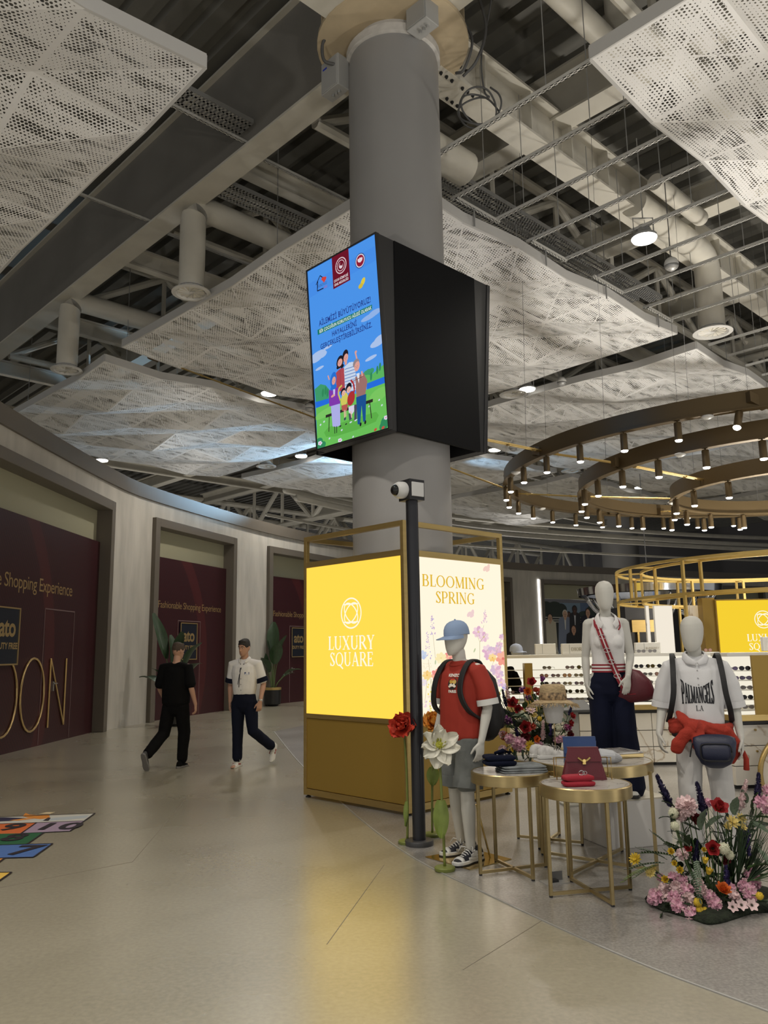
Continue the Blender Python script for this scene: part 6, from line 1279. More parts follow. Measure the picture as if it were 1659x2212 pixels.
# man in black walking away
bm = thing('person', (-3.14, 12.2, 0), 'man in black T-shirt and black trousers walking away beside the shop wall', 'person', PI - .25)
J = stand(); J.update(shL=V(.2, .015, 1.45), shR=V(-.2, .015, 1.45), elL=V(.265, .02, 1.16), wrL=V(.25, -.13, .95), elR=V(-.27, .05, 1.16), wrR=V(-.315, -.02, .90), kneeL=V(.15, .05, .49), ankL=V(.235, .37, .22), kneeR=V(-.11, -.08, .50), ankR=V(-.10, -.05, .09), curlR=.45, curlL=.4, toeL=1)
bd_, hb, HM = figure(bm, J, M_skinp, headrot=(.1, 0, -.3), face=True)
faceparts(bm, hb, HM, 0, M_hairb, 0); hair(bm, hb, HM, M_hairb, low=.06, k=1.03)
cloth('t_shirt', [([V(0, 0, z) for z in (.93, 1.05, 1.2, 1.33, 1.42, 1.48)], [(.215, .165), (.215, .17), (.215, .165), (.215, .15), (.2, .122), (.1, .075)])] + [([V(s_ * .1, .012, 1.455), V(s_ * .205, .015, 1.447), J['sh' + q].lerp(J['el' + q], .6), J['sh' + q].lerp(J['el' + q], .88)], [(.066, .074), (.074, .08), (.078, .084), (.08, .084)]) for s_, q in ((1, 'L'), (-1, 'R'))], M_blkcloth, bm, amp=.007, freq=6, seed=11, yoke=.19)
cloth('trousers', [([V(0, 0, 1.0), V(0, 0, .92), V(0, 0, .83)], [(.175, .13), (.185, .14), (.165, .13)])] + [([J['hip' + q] + V(0, 0, -.02), J['hip' + q].lerp(J['knee' + q], .5), J['knee' + q], J['knee' + q].lerp(J['ank' + q], .5), J['ank' + q].lerp(J['knee' + q], .06)], [(.108, .115), (.1, .108), (.088, .095), (.08, .086), (.074, .08)]) for q in 'LR'], mat('black_trouser', (.005, .005, .0055), .9, spec=.1), bm, amp=.007, freq=8, seed=12)
M_sole = mat('grey_sole', (.16, .155, .15), .7)
shoe(bm, 'shoe', J['ankR'] + V(0, 0, -.09), 0, 0, (M_blkcloth, M_sole), None, 1.02); shoe(bm, 'shoe', J['ankL'] + V(-.01, .07, -.085), .05, 1.05, (mat('charcoal_mesh', (.04, .04, .04), .8), M_sole), None, 1.02)
# young man in a white uniform shirt walking toward the viewer
ym = thing('person', (-2.12, 12.2, 0), 'young man in white uniform shirt and navy trousers walking toward the viewer', 'person', -.22)
J = stand(); J.update(elL=V(.275, .05, 1.16), wrL=V(.275, -.08, .91), elR=V(-.25, .07, 1.16), wrR=V(-.235, .03, .90), kneeL=V(.15, -.03, .50), ankL=V(.31, .34, .24), kneeR=V(-.085, -.03, .50), ankR=V(-.08, -.04, .09), curlL=.5, curlR=.4, fdL=V(-.12, -.1, -1), toeL=1, pnL=V(-.5, 1, 0), thL=V(-1, -.4, 0))
ym.scale = (1.02,) * 3
bd_, hb, HM = figure(ym, J, M_skinp, headrot=(.16, .04, -.2), face=True)
faceparts(ym, hb, HM, 0, M_hair, 0); hair(ym, hb, HM, M_hair, low=.08)
shirt = cloth('uniform_shirt', [([V(0, 0, z) for z in (1.02, 1.1, 1.2, 1.33, 1.42, 1.48)], [(.165, .125), (.18, .14), (.19, .14), (.198, .138), (.19, .118), (.1, .072)])] + [([V(s_ * .1, .012, 1.455), V(s_ * .195, .015, 1.447), J['sh' + q].lerp(J['el' + q], .5), J['sh' + q].lerp(J['el' + q], .8)], [(.066, .074), (.074, .08), (.074, .078), (.074, .078)]) for s_, q in ((1, 'L'), (-1, 'R'))], M_whcl, ym, amp=.007, freq=7, seed=15, yoke=.18)
for s_, q in ((1, 'L'), (-1, 'R')): MB().loft([J['sh' + q].lerp(J['el' + q], .68), J['sh' + q].lerp(J['el' + q], .90)], [.083, .085], n=18, caps=False).build('arm_band', M_navycl, ym, smooth=True, auto=.6)
co = MB()
for s_ in (-1, 1): co.loft([V(0, .06, 1.55), V(s_ * .068, .03, 1.545), V(s_ * .075, -.04, 1.52), V(s_ * .045, -.10, 1.475)], [(.007, .022), (.007, .024), (.008, .028), (.006, .02)], side=(s_, -.5, .4), n=8)
co.build('collar', M_whcl, ym, smooth=True)
a = Art(0, .0004); a.poly([(.05, 1.30), (.115, 1.30), (.115, 1.335), (.05, 1.335)], (40, 60, 110)); a.poly([(.055, 1.302), (.11, 1.302), (.11, 1.314), (.055, 1.314)], (200, 210, 225))
for z in (1.08, 1.16, 1.24, 1.38): a.ell(0, z, .007, .007, (120, 120, 120))
a.line([(.012, 1.03), (.012, 1.46)], .003, (150, 150, 150)); a.line([(.03, 1.46), (-.012, 1.38), (-.02, 1.25), (-.03, 1.12)], .011, (20, 22, 34)); a.line([(-.03, 1.46), (-.016, 1.38), (-.035, 1.22), (-.05, 1.16)], .009, (20, 22, 34))
decal(a, shirt, (0, -.3, 0), (1, 0, 0), (0, 0, 1), (0, 1, 0), 'badge_and_lanyard', ym)
cloth('trousers', [([V(0, 0, 1.06), V(0, 0, .94), V(0, 0, .84)], [(.155, .115), (.178, .135), (.16, .13)])] + [([J['hip' + q] + V(0, 0, -.02), J['hip' + q].lerp(J['knee' + q], .5), J['knee' + q], J['knee' + q].lerp(J['ank' + q], .5), J['ank' + q].lerp(J['knee' + q], .08)], [(.102, .112), (.094, .102), (.08, .088), (.072, .078), (.07, .075)]) for q in 'LR'], M_navycl, ym, amp=.006, freq=8, seed=16)
MB().lathe([(.034, -.011), (.037, 0), (.034, .011)], 16, c=J['elL'].lerp(J['wrL'], .92), axis=(0, -.45, -1)).build('wrist_watch', M_steel, ym, smooth=True)
M_swr = mat('shoe_red_stripe', (.3, .03, .03), .5)
for q, pit, off in (('R', 0, V(0, 0, -.09)), ('L', .95, V(0, .06, -.085))):
    s_ = shoe(ym, 'shoe', J['ank' + q] + off, 0, pit, (M_sw, M_sw), M_sw, 1.0)
    for e in (-1, 1): MB().bar(V(e * .0415, .03, .04), V(e * .044, -.05, .05), .006, .016).build('red_stripe', M_swr, s_)
# ------------------------------------------------------------------ round side tables
M_ttop = marble_mat('table_marble', (.42, .40, .37), (.2, .17, .15), 2.6, .24); M_tgold = mat('table_gold', (.46, .36, .18), .33, .9, var=.05, vscale=4, stretch=(1, 1, 8))
def table(x, y, r, h, ang, label, fr=None):
    t = thing('side_table', (x, y, tz), label, 'table', ang); fr = fr or r - .02
    MB().lathe([(r - .012, h - .085), (r, h - .08), (r, h - .006), (r - .006, h), (r - .014, h), (r - .014, h - .02), (r - .012, h - .085)], 56, cap=False).build('rim', M_tgold, t, smooth=True, auto=.5)
    MB().lathe([(r - .013, h - .03), (r - .013, h - .004), (r - .018, h - .001)], 56).build('marble_top', M_ttop, t, smooth=True, auto=.5)
    MB().lathe([(r - .013, h - .06), (r - .013, h - .055)], 40).build('under_plate', M_tgold, t)
    for k in range(4):
        a = k * PI / 2; c, s_ = math.cos(a), math.sin(a); lg = MB().obox((fr * c, fr * s_, (h - .06) / 2 + .006), (.011 * c, .011 * s_, 0), (-.011 * s_, .011 * c, 0), (0, 0, (h - .07) / 2)).build('leg', M_tgold, t, bevel=.002)
        MB().lathe([(.012, 0), (.012, .012)], 10, c=(fr * c, fr * s_, 0)).build('foot_cap', M_rubber, lg)
    for k in range(2):
        a = k * PI / 2; MB().bar((-fr * math.cos(a), -fr * math.sin(a), .022 + .0 * k), (fr * math.cos(a), fr * math.sin(a), .022), .02, .02).build('cross_bar', M_tgold, t)
    return t
def ang_of(cx, cy, x, y): return math.atan2(y - cy, x - cx)
HA, HC = .72, .77
TA = table(.92, 6.31, .295, HA, ang_of(.92, 6.31, .654, 6.21), 'small round gold table with folded navy and grey clothes')
TB = table(1.347, 5.73, .31, HA - .005, ang_of(1.347, 5.73, 1.063, 5.663), 'nearest small round gold table, with the maroon bag and red scarf')
TC = table(1.585, 6.49, .46, HC, ang_of(1.585, 6.49, 1.885, 6.857), 'larger round gold table carrying sneakers, hat stand and blue bag', .465)
TD = table(1.37, 7.22, .30, HA - .03, ang_of(1.37, 7.22, 1.094, 7.37), 'small round gold table under the tall flower arrangement')
# folded clothes on A
def fold(name, loc, w, d, h, n, m_, label, rz=0, cat='clothes', roll=0):
    o = thing(name, loc, label, cat, rz)
    for k in range(n):
        z0 = h * k / n; z1 = h * (k + 1) / n - .002; R = []; zc = (z0 + z1) / 2; hz = (z1 - z0) / 2; ww = w * (1 - .03 * k)
        for y in np.linspace(-d / 2, d / 2, 9):
            f = 1 - .08 * (abs(y) / (d / 2)) ** 6; R.append([V(ww / 2 * f * math.copysign(abs(math.cos(t)) ** .45, math.cos(t)), y, zc + hz * math.copysign(abs(math.sin(t)) ** .6, math.sin(t))) for t in [2 * PI * j / 22 for j in range(22)]])
        q = MB().rings(R).build('fold_layer', m_, o, smooth=True); wrinkle(q, .003, 22, k + w * 10)
    return o
fold('folded_jeans', (1.0, 6.27, HA + tz), .36, .26, .05, 3, mat('grey_wash_denim', (.17, .185, .19), .85, var=.35, vscale=14, bump=.2, bscale=200), 'folded grey washed jeans under the navy shirt on the left table', .12)
M_dnavy = mat('dark_navy_knit', (.004, .006, .018), .85, bump=.2, bscale=150, spec=.15)
nv = fold('folded_shirt', (.835, 6.25, HA + tz + .05), .24, .17, .075, 2, M_dnavy, 'folded dark navy shirt on top of the grey jeans', .1)
m = MB()
for x, y in ((-.02, -.03), (.03, -.05), (.06, .0)): m.lathe([(.006, 0), (.006, .003)], 10, c=(x, y, .0765))
m.build('button', mat('pearl', (.6, .58, .55), .3), nv); MB().loft([V(-.02, .03, .08), V(.03, -.0, .1), V(.09, .02, .085)], [(.02, .01), (.03, .018), (.02, .01)], n=10).build('collar', M_dnavy, nv, smooth=True)
# bags
def flapbag(name, loc, wb, wt, h, d, m_, label, rz, clasp):
    o = thing(name, loc, label, 'bag', rz); R = []
    for z in np.linspace(0, h, 7):
        k = z / h; w_ = wb + (wt - wb) * k; dd = d * (1 - .65 * k); R.append([V(w_ / 2 * math.copysign(abs(math.cos(t)) ** .3, math.cos(t)), dd / 2 * math.copysign(abs(math.sin(t)) ** .5, math.sin(t)), z) for t in [2 * PI * j / 28 for j in range(28)]])
    MB().rings(R).build('body', m_, o, smooth=True, auto=.9)
    hf = h * (.44 if clasp == 'gold' else .62); R = []
    for k in range(8):
        z = h + .006 - hf * k / 7; kk = z / h; w_ = (wb + (wt - wb) * min(1, kk)) + .008; w_ *= 1 - .06 * max(0, (k - 5) / 2) ** 2; dd = d * (1 - .65 * kk) / 2 + .008; R.append([V(-w_ / 2, -dd + .012, z), V(-w_ / 2, -dd, z), V(w_ / 2, -dd, z), V(w_ / 2, -dd + .012, z)])
    MB().rings(R[::-1]).box(-wt / 2 - .004, wt / 2 + .004, -d * .175 - .008, d * .175 + .004, h + .002, h + .009).build('flap', m_, o, smooth=True, auto=.5)
    z0 = h - hf; dd = d * (1 - .65 * z0 / h) / 2 + .014; c = MB()
    if clasp == 'gold':
        c.bar((-.042, -dd, z0 + .035), (-.012, -dd - .003, z0 + .012), .012, .012).bar((.042, -dd, z0 + .035), (.012, -dd - .003, z0 + .012), .012, .012).lathe([(.016, 0), (.014, .012)], 14, c=(0, -dd + .004, z0 + .012), axis=(0, -1, 0)).box(-.012, .012, -dd - .004, -dd + .004, z0 - .012, z0 + .006)
    else: c.bar((-.028, -dd, z0 + .02), (-.010, -dd, z0 - .006), .012, .008).bar((.028, -dd, z0 + .02), (.010, -dd, z0 - .006), .012, .008)
    c.build('clasp', mat('polished_gold', (.7, .52, .2), .15, 1.0) if clasp == 'gold' else mat('polished_silver', (.7, .7, .7), .15, 1.0), o, bevel=.002)
    return o
zb_ = HA - .005 + tz
flapbag('flap_bag', (1.375, 5.87, zb_), .315, .205, .21, .10, M_mar, 'maroon trapezoid flap bag with a gold V clasp on the nearest table', -.06, 'gold')
M_blue = mat('blue_leather', (.022, .055, .17), .4, bump=.08, bscale=150)
bl = flapbag('flap_bag', (1.445, 6.27, HC + tz + .0), .235, .235, .185, .09, M_blue, 'royal blue flap bag standing behind the maroon bag', -.05, 'silver'); MB().path([V(.115, .02, .17), V(.13, .03, .155), V(.128, .035, .1)], .006, 6).build('strap_tab', M_blue, bl)
ws = thing('wire_stand', (1.375, 5.885, zb_), 'thin gold wire frame stand behind the maroon bag', 'stand', -.06)
m = MB()
for x in (-.19, .19):
    m.path([V(x, .09, 0), V(x, .09, .135), V(x, -.035, .15), V(x, -.035, .0)], .004, 6)
m.path([V(-.19, .09, .135), V(.19, .09, .135)], .004, 6).path([V(-.19, .09, .004), V(.19, .09, .004)], .004, 6); m.build('wire', mat('polished_gold', (.7, .52, .2), .15, 1.0), ws)
M_rscarf = mat('crimson_scarf', (.30, .008, .022), .8, bump=.15, bscale=150)
sc = fold('folded_scarf', (1.27, 5.60, zb_), .215, .10, .072, 2, M_rscarf, 'folded crimson leather goods stacked on the nearest marble top', .12, 'clothes')
MB().path([V(.02 + .02 * math.cos(t), -.02 + .006 * math.sin(t * 2), .085 + .014 * math.sin(t)) for t in np.linspace(0, 2 * PI, 20)], .003, 6).path([V(.045 + .014 * math.cos(t), -.015, .082 + .012 * math.sin(t)) for t in np.linspace(0, 2 * PI, 18)], .003, 6).build('charm_ring', mat('polished_silver', (.7, .7, .7), .15, 1.0), sc)
# on table C
sp = thing('sneaker_pair', (1.30, 6.56, HC + tz), 'pair of white sneakers with grey pattern on the larger table', 'shoes', 1.75)
M_patch = mat('patterned_canvas', (.52, .51, .49), .6, var=.25, vscale=25)
shoe(sp, 'sneaker', V(.0, 0, 0), 0, 0, (M_patch, M_sw), mat('leopard_lace', (.2, .19, .17), .7, var=.8, vscale=60), .98); shoe(sp, 'sneaker', V(.11, .03, 0), .12, 0, (M_patch, M_sw), mat('leopard_lace', (.2, .19, .17), .7, var=.8, vscale=60), .98)
hs = thing('hat_stand', (1.345, 6.66, HC + tz), 'white tapered hat form on a thin gold rod', 'hat stand')
MB().lathe([(.07, 0), (.07, .008), (.006, .01)], 24).build('base', M_tgold, hs); MB().lathe([(.0045, .008), (.0045, .27)], 10).build('rod', M_tgold, hs); MB().lathe([(.055, .262), (.062, .268), (.075, .33), (.088, .40), (.094, .44), (.08, .47)], 28).build('form', mat('hat_form_white', (.55, .54, .52), .6), hs, smooth=True, auto=.7)
M_straw = mat('straw', (.42, .31, .17), .8, var=.35, vscale=30, stretch=(1, 1, 6), bump=.5, bscale=80); M_leo = mat('leopard_band', (.25, .17, .09), .7, var=.95, vscale=38)
ht = thing('straw_hat', (1.345, 6.66, HC + tz + .435), 'frayed straw hat with a leopard print band on the hat form', 'hat')
MB().lathe([(.10, 0), (.106, .03), (.104, .09), (.098, .12), (.08, .132), (.03, .128)], 32).build('crown', M_straw, ht, smooth=True); MB().lathe([(.108, .01), (.112, .02), (.109, .06), (.105, .07)], 32, cap=False).build('band', M_leo, ht, smooth=True)
R = [[V((r + .004 * math.sin(9 * t)) * math.cos(t), (r + .004 * math.sin(9 * t)) * math.sin(t), z - dz * (.6 + .4 * math.cos(2 * t + .4))) for t in [2 * PI * j / 48 for j in range(48)]] for r, z, dz in ((.098, .012, 0), (.14, .008, .008), (.175, .002, .022), (.175, -.003, .022), (.138, .002, .008), (.098, .004, 0))]
MB().rings(R).build('brim', M_straw, ht, smooth=True)
fr_ = MB(); rr = random.Random(4)
for k in range(260):
    t = rr.uniform(0, 2 * PI); r0 = .168; z0 = -.02 * (.6 + .4 * math.cos(2 * t + .4)); L = rr.uniform(.02, .05); e = V(math.cos(t), math.sin(t), 0); p = e * r0 + V(0, 0, z0); q = p + e * L * .6 + V(rr.uniform(-.02, .02), rr.uniform(-.02, .02), -L * rr.uniform(.2, 1.0)); fr_.tube(p, q, .0022, 3)
tag(fr_.build('fringe', M_straw, ht), kind='stuff')
sl = thing('marble_slab', (1.80, 6.62, HC + tz), 'square marble slab with a gold edge on the larger table', 'slab', .35)
MB().box(-.17, .17, -.15, .15, 0, .032).build('gold_edge', M_tgold, sl, bevel=.002); MB().box(-.168, .168, -.148, .148, .032, .046).build('marble_top', marble_mat('slab_marble', (.5, .49, .47), (.3, .27, .25), 2.0, .1), sl, bevel=.002)
gc = MB().loft([V(-.1, .02, .03), V(-.03, 0, .055), V(.05, .0, .05), V(.11, .03, .03)], [(.04, .03), (.06, .05), (.06, .045), (.035, .025)], side=(0, 1, 0), n=16).build('crumpled_cloth', mat('pale_grey_cotton', (.42, .43, .45), .85), loc=(1.625, 6.22, HC + tz)); wrinkle(gc, .016, 16, 5); tag(gc, 'crumpled pale grey cloth right of the blue bag', 'clothes')
# grey reader stand behind the tables
rd_ = thing('reader_stand', (1.98, 8.9, tz), 'slanted grey lectern stand between the flowers and the woman mannequin', 'stand', .1)
MB().box(-.07, .07, -.05, .05, .02, .98).build('post', mat('stand_sage', (.36, .35, .30), .5), rd_, bevel=.006); MB().box(-.16, .16, -.14, .14, 0, .02).build('base', mat('stand_sage', (.36, .35, .30), .5), rd_, bevel=.004); o = MB().box(-.2, .2, -.15, .15, -.015, .015).build('top_plate', mat('stand_dark', (.1, .1, .095), .5), rd_, bevel=.006); o.location = (0, -.02, 1.01); o.rotation_euler = (.3, 0, 0)
ob = thing('floor_outlet', (1.16, 6.02, tz), 'open metal floor outlet under the front tables', 'outlet', .3)
MB().box(-.09, .09, -.06, .06, 0, .004).build('frame', M_galv, ob); o = MB().box(-.045, .045, -.002, .002, 0, .06).build('lid', mat('outlet_grey', (.12, .12, .12), .5), ob); o.location = (.03, .02, .004); MB().box(-.03, .02, -.03, .03, .004, .02).build('plug', M_rubber, ob)

# ------------------------------------------------------------------ flower kit
def fmat(n, c, **k): return mat('petal_' + n, c, .65, subs=0, **k)
PM = dict(pink=fmat('pink', (.66, .36, .46), var=.2, vscale=8), blush=fmat('blush', (.70, .52, .52), var=.15, vscale=8), red=fmat('red', (.30, .012, .014), var=.3, vscale=10), darkred=fmat('darkred', (.13, .006, .012), var=.3, vscale=10), orange=fmat('orange', (.62, .13, .015), var=.2, vscale=10), coral=fmat('coral', (.5, .09, .05), var=.2, vscale=10), yellow=fmat('yellow', (.62, .43, .03), var=.2, vscale=10), cream=fmat('cream', (.55, .55, .40)), paleyellow=fmat('paleyellow', (.66, .52, .16), var=.15), purple=fmat('purple', (.17, .03, .17), var=.3, vscale=10), violet=fmat('violet', (.05, .035, .14), var=.3, vscale=10), indigo=fmat('indigo', (.018, .014, .06), var=.4, vscale=14), magenta=fmat('magenta', (.27, .02, .12), var=.2), white=fmat('white', (.62, .62, .52)))
LM = dict(dark=mat('leaf_dark', (.018, .04, .014), .5, var=.35, vscale=12), mid=mat('leaf_mid', (.045, .09, .025), .5, var=.3, vscale=12), sage=mat('leaf_sage', (.10, .14, .09), .6, var=.2, vscale=12), light=mat('leaf_light', (.13, .19, .05), .5, var=.25, vscale=8)); M_stem = mat('stem_green', (.06, .11, .03), .6); M_ctr = mat('flower_centre', (.03, .025, .01), .8); M_ctry = mat('flower_centre_yellow', (.5, .36, .04), .8)
def petal(mb, c, M, L, W, cup, curl=0.0, n=4, tip=.5):
    """one curved petal from c, along local +x, cupping up to +z"""
    vs = []
    for i in range(n + 1):
        t = i / n; x = L * t; w_ = W * math.sin(PI * min(1, (t * (1 - tip * .35) + .12))) ** .8 if t < 1 else W * .25; z = cup * L * t * t - curl * L * max(0, t - .6) ** 2 * 4
        for j in (-1, 0, 1): vs.append(c + M @ V(x, j * w_ / 2, z + abs(j) * W * .12))
    fs = []
    for i in range(n):
        for j in range(2): a = 3 * i + j; fs.append((a, a + 1, a + 4, a + 3))
    mb.add(vs, fs)
def rotM(az, el): return Matrix.Rotation(az, 3, 'Z') @ Matrix.Rotation(-el, 3, 'Y')
FR = random.Random(21)
FM = {}
def fmesh(kind, col):
    key = kind + '_' + col
    if key in FM: return FM[key]
    m = MB(); O = V(0, 0, 0); mats = [PM[col], M_ctr, M_ctry, M_stem, PM['blush']]
    if kind == 'peony':
        for k in range(90):
            az = FR.uniform(0, 2 * PI); el = math.asin(FR.uniform(-.35, 1)); M = rotM(az, el); m.cur = 0 if FR.random() < .75 else 4; petal(m, M @ V(.6, 0, 0), M @ Matrix.Rotation(FR.uniform(-.9, .9), 3, 'X') @ Matrix.Rotation(FR.uniform(.2, 1.1), 3, 'Y'), .42, .42, .5, n=2)
        m.cur = 0; m.ball(O, .68, 10, 8)
    elif kind == 'pom':
        m.ball(O, .9, 14, 10)
        for k in range(140):
            az = FR.uniform(0, 2 * PI); el = math.asin(FR.uniform(-1, 1)); d = rotM(az, el) @ V(1, 0, 0); m.tube(d * .8, d * 1.02, .07, 4, .05)
    elif kind == 'poppy':
        for ring, n, L, cup in ((0, 5, 1.0, .45), (1, 5, .8, .9)):
            for k in range(n): petal(m, O, rotM(2 * PI * k / n + ring * .6 + FR.uniform(-.1, .1), .25 + .3 * ring), L, .95 * L, cup, .2, 4)
        m.cur = 1; m.ball(V(0, 0, .14), (.2, .2, .14), 10, 6); m.cur = 2
        for k in range(16): t = k * PI / 8; m.tube(V(.12 * math.cos(t), .12 * math.sin(t), .15), V(.3 * math.cos(t), .3 * math.sin(t), .26), .025, 4)
    elif kind == 'ranunculus':
        for ring in range(5):
            n = 7
            for k in range(n): petal(m, V(0, 0, .05 * ring), rotM(2 * PI * k / n + ring * .5, .1 + .27 * ring), 1.0 - .13 * ring, .75, .5, .1, 3)
    elif kind == 'daisy':
        for k in range(14): petal(m, O, rotM(2 * PI * k / 14, .12 + .18 * (k % 2)), 1.0, .38, .12, .1, 3)
        for k in range(9): petal(m, V(0, 0, .08), rotM(2 * PI * k / 9, .5), .6, .3, .3, 0, 2)
        m.cur = 2 if col in ('white', 'blush') else 0; m.ball(V(0, 0, .12), (.2, .2, .12), 8, 5)
    elif kind == 'anemone':
        for k in range(6): petal(m, O, rotM(2 * PI * k / 6, .2), 1.0, .7, .25, .15, 3)
        m.cur = 1; m.ball(V(0, 0, .08), (.2, .2, .12), 8, 6)
        for k in range(12): t = k * PI / 6; m.tube(V(.15 * math.cos(t), .15 * math.sin(t), .1), V(.33 * math.cos(t), .33 * math.sin(t), .12), .025, 4)
    elif kind == 'tulip':
        for k in range(6): petal(m, V(0, 0, -.4), rotM(2 * PI * k / 6, 1.0), 1.2, .75, -.1 if k % 2 else -.2, -.3, 4)
        m.ball(V(0, 0, .0), (.42, .42, .5), 10, 8)
    elif kind == 'spike':      # z from 0 to 5
        for k in range(110):
            t = FR.random(); z = 5 * t; r = (1 - .72 * t) * .72; az = FR.uniform(0, 2 * PI); d = V(math.cos(az), math.sin(az), .25); p = V(0, 0, z) + d * r * .75
            for q in range(3): petal(m, p, rotM(az + (q - 1) * .9, .4 + FR.uniform(-.4, .6)), .46 * (1 - .4 * t), .34 * (1 - .4 * t), .4, n=2)
        m.loft([V(0, 0, 0), V(0, 0, 4.8)], [.5, .16], n=8)
    FM[key] = m.mesh(kind, mats, True); return FM[key]
LFM = {}
def leafmesh(kind, col):
    key = kind + '_' + col
    if key in LFM: return LFM[key]
    m = MB(); O = V(0, 0, 0); nm = kind
    if kind == 'fern':
        m.path([V(x, 0, .18 * x * (1 - x)) for x in np.linspace(0, 1, 8)], .009, 5)
        for k in range(11):
            x = .12 + .08 * k; L = .15 * (1 - .5 * abs(x - .5)); p = V(x, 0, .18 * x * (1 - x))
            for s_ in (-1, 1): petal(m, p, rotM(s_ * 1.0, .25), L, .06, .1, .2, 3)
        petal(m, V(1, 0, 0), rotM(0, 0), .16, .08, .1, 0, 3)
    elif kind == 'broad_leaf':
        vs = []; n = 9
        for i in range(n + 1):
            t = i / n; w_ = .27 * math.sin(PI * min(1, t * .93 + .07)) ** .75
            for j in (-1, -.5, 0, .5, 1): vs.append(V(t, j * w_ + 0, .25 * t - .42 * t * t + .06 * abs(j) + .02 * math.sin(8 * t * 3 + j * 5)))
        fs = [(5 * i + j, 5 * i + j + 1, 5 * i + j + 6, 5 * i + j + 5) for i in range(n) for j in range(4)]; m.add(vs, fs); m.path([V(t, 0, .25 * t - .42 * t * t + .006) for t in np.linspace(-.25, 1, 8)], .012, 5)
    elif kind == 'grass':
        for k in range(16):
            a = FR.uniform(-.5, .5); b = FR.uniform(-.35, .35); pts = [V(t, a * t * t, b * t * t) for t in np.linspace(0, 1, 5)]; m.path(pts, [.012, .011, .009, .006, .002], 4)
    elif kind == 'eucalyptus':
        m.path([V(x, .03 * math.sin(5 * x), 0) for x in np.linspace(0, 1, 7)], .01, 5)
        for k in range(8):
            x = .15 + .11 * k; p = V(x, .03 * math.sin(5 * x), 0)
            for s_ in (-1, 1): petal(m, p, rotM(s_ * .95, .3 * s_), .2, .15, .05, 0, 3)
    LFM[key] = m.mesh(kind, [LM[col]], True); return LFM[key]
def place(me, nm, root, p, size, direction, spin=0.0):
    """put a flower or leaf mesh; direction is where its face (z, flowers) or tip (x, leaves) points"""
    o = use(me, nm, root); d = Vector(direction).normalized()
    q = d.to_track_quat('X' if nm in ('fern', 'broad_leaf', 'grass', 'eucalyptus') else 'Z', 'Z' if nm in ('fern', 'broad_leaf', 'grass', 'eucalyptus') else 'Y')
    o.rotation_mode = 'QUATERNION'; ax = (1, 0, 0) if nm in ('fern', 'broad_leaf', 'grass', 'eucalyptus') else (0, 0, 1)
    from mathutils import Quaternion
    o.rotation_quaternion = q @ Quaternion(ax, spin); o.location = p; o.scale = (size,) * 3; return o
def arrangement(root, base, flowers, leaves, stem_from):
    """flowers: kind, colour, px, py, radius in px, depth offset, tilt (x,z towards viewer)"""
    inv = root.matrix_basis.inverted(); RB = Vector(base); stems = MB()
    for it in flowers:
        kind, col, px, py, rp, dy = it[:6]; P = aty(px, py, RB.y + dy); sz = rp * P.y / F; tl = it[6] if len(it) > 6 else None
        dd = V((P.x - RB.x) * .9, -.55 + dy, .35 + .5 * max(0, P.z - RB.z - .2)) if tl is None else V(*tl)
        if kind == 'spike': dd = V(*tl) if tl else V((P.x - RB.x) * .6, -.15, 1); P = P - dd.normalized() * sz * 2.5
        L = inv @ P; place(fmesh(kind, col), kind, root, L, sz, dd, FR.uniform(0, 6))
        s0 = Vector(stem_from) + V((L.x - stem_from[0]) * .35, (L.y - stem_from[1]) * .35, 0); mid = s0.lerp(L, .55) + V((L.x - s0.x) * .15, 0, .02); stems.path([s0, mid, L - dd.normalized() * sz * .2], .0035, 5)
    stems.build('stems', M_stem, root)
    for kind, col, px, py, lp, dy, dd in leaves:
        P = aty(px, py, RB.y + dy); place(leafmesh(kind, col), kind, root, inv @ P, lp * P.y / F, dd, FR.uniform(-.5, .5))
# ------------------------------------------------------------------ floor flower arrangement
def cv(x0, y0, k): return lambda x, y: (x0 + x / k, y0 + y / k)
f2 = cv(1330, 1640, 5.043)
fa = thing('flower_arrangement', (2.06, 5.42, tz), 'low floor flower arrangement on a moss mat at the lower right', 'flowers')
moss = []
for x, y in ((330, 1545), (470, 1640), (640, 1690), (860, 1760), (1000, 1805), (1150, 1790), (1300, 1745), (1480, 1690), (1659, 1670), (1800, 1600), (1760, 1480), (1600, 1420), (1200, 1380), (800, 1400), (450, 1440)):
    p = atz(*f2(x, y), tz); moss.append((p.x - 2.06, p.y - 5.42))
mm = MB(); n_ = len(moss); ctr = Vector((sum(p[0] for p in moss) / n_, sum(p[1] for p in moss) / n_, 0)); R = []
for k, h in ((1.0, 0), (1.02, .015), (.93, .035), (.7, .06), (.35, .075), (.05, .08)): R.append([ctr + (Vector((x, y, 0)) - ctr) * k + V(0, 0, h) for x, y in spline([(x, y, 0) for x, y in moss] + [(moss[0][0], moss[0][1], 0)], 3)[:-1] for x, y in [(x.x, x.y) for x in [Vector((x, y, 0))]] ] if False else [ctr + (p - ctr) * k + V(0, 0, h) for p in spline([(x, y, 0) for x, y in moss] + [(moss[0][0], moss[0][1], 0)], 3)[:-1]])
mo = mm.rings(R).build('moss_mat', mat('moss_black_green', (.012, .018, .008), .95, var=.6, vscale=30, bump=.8, bscale=60), fa, smooth=True)
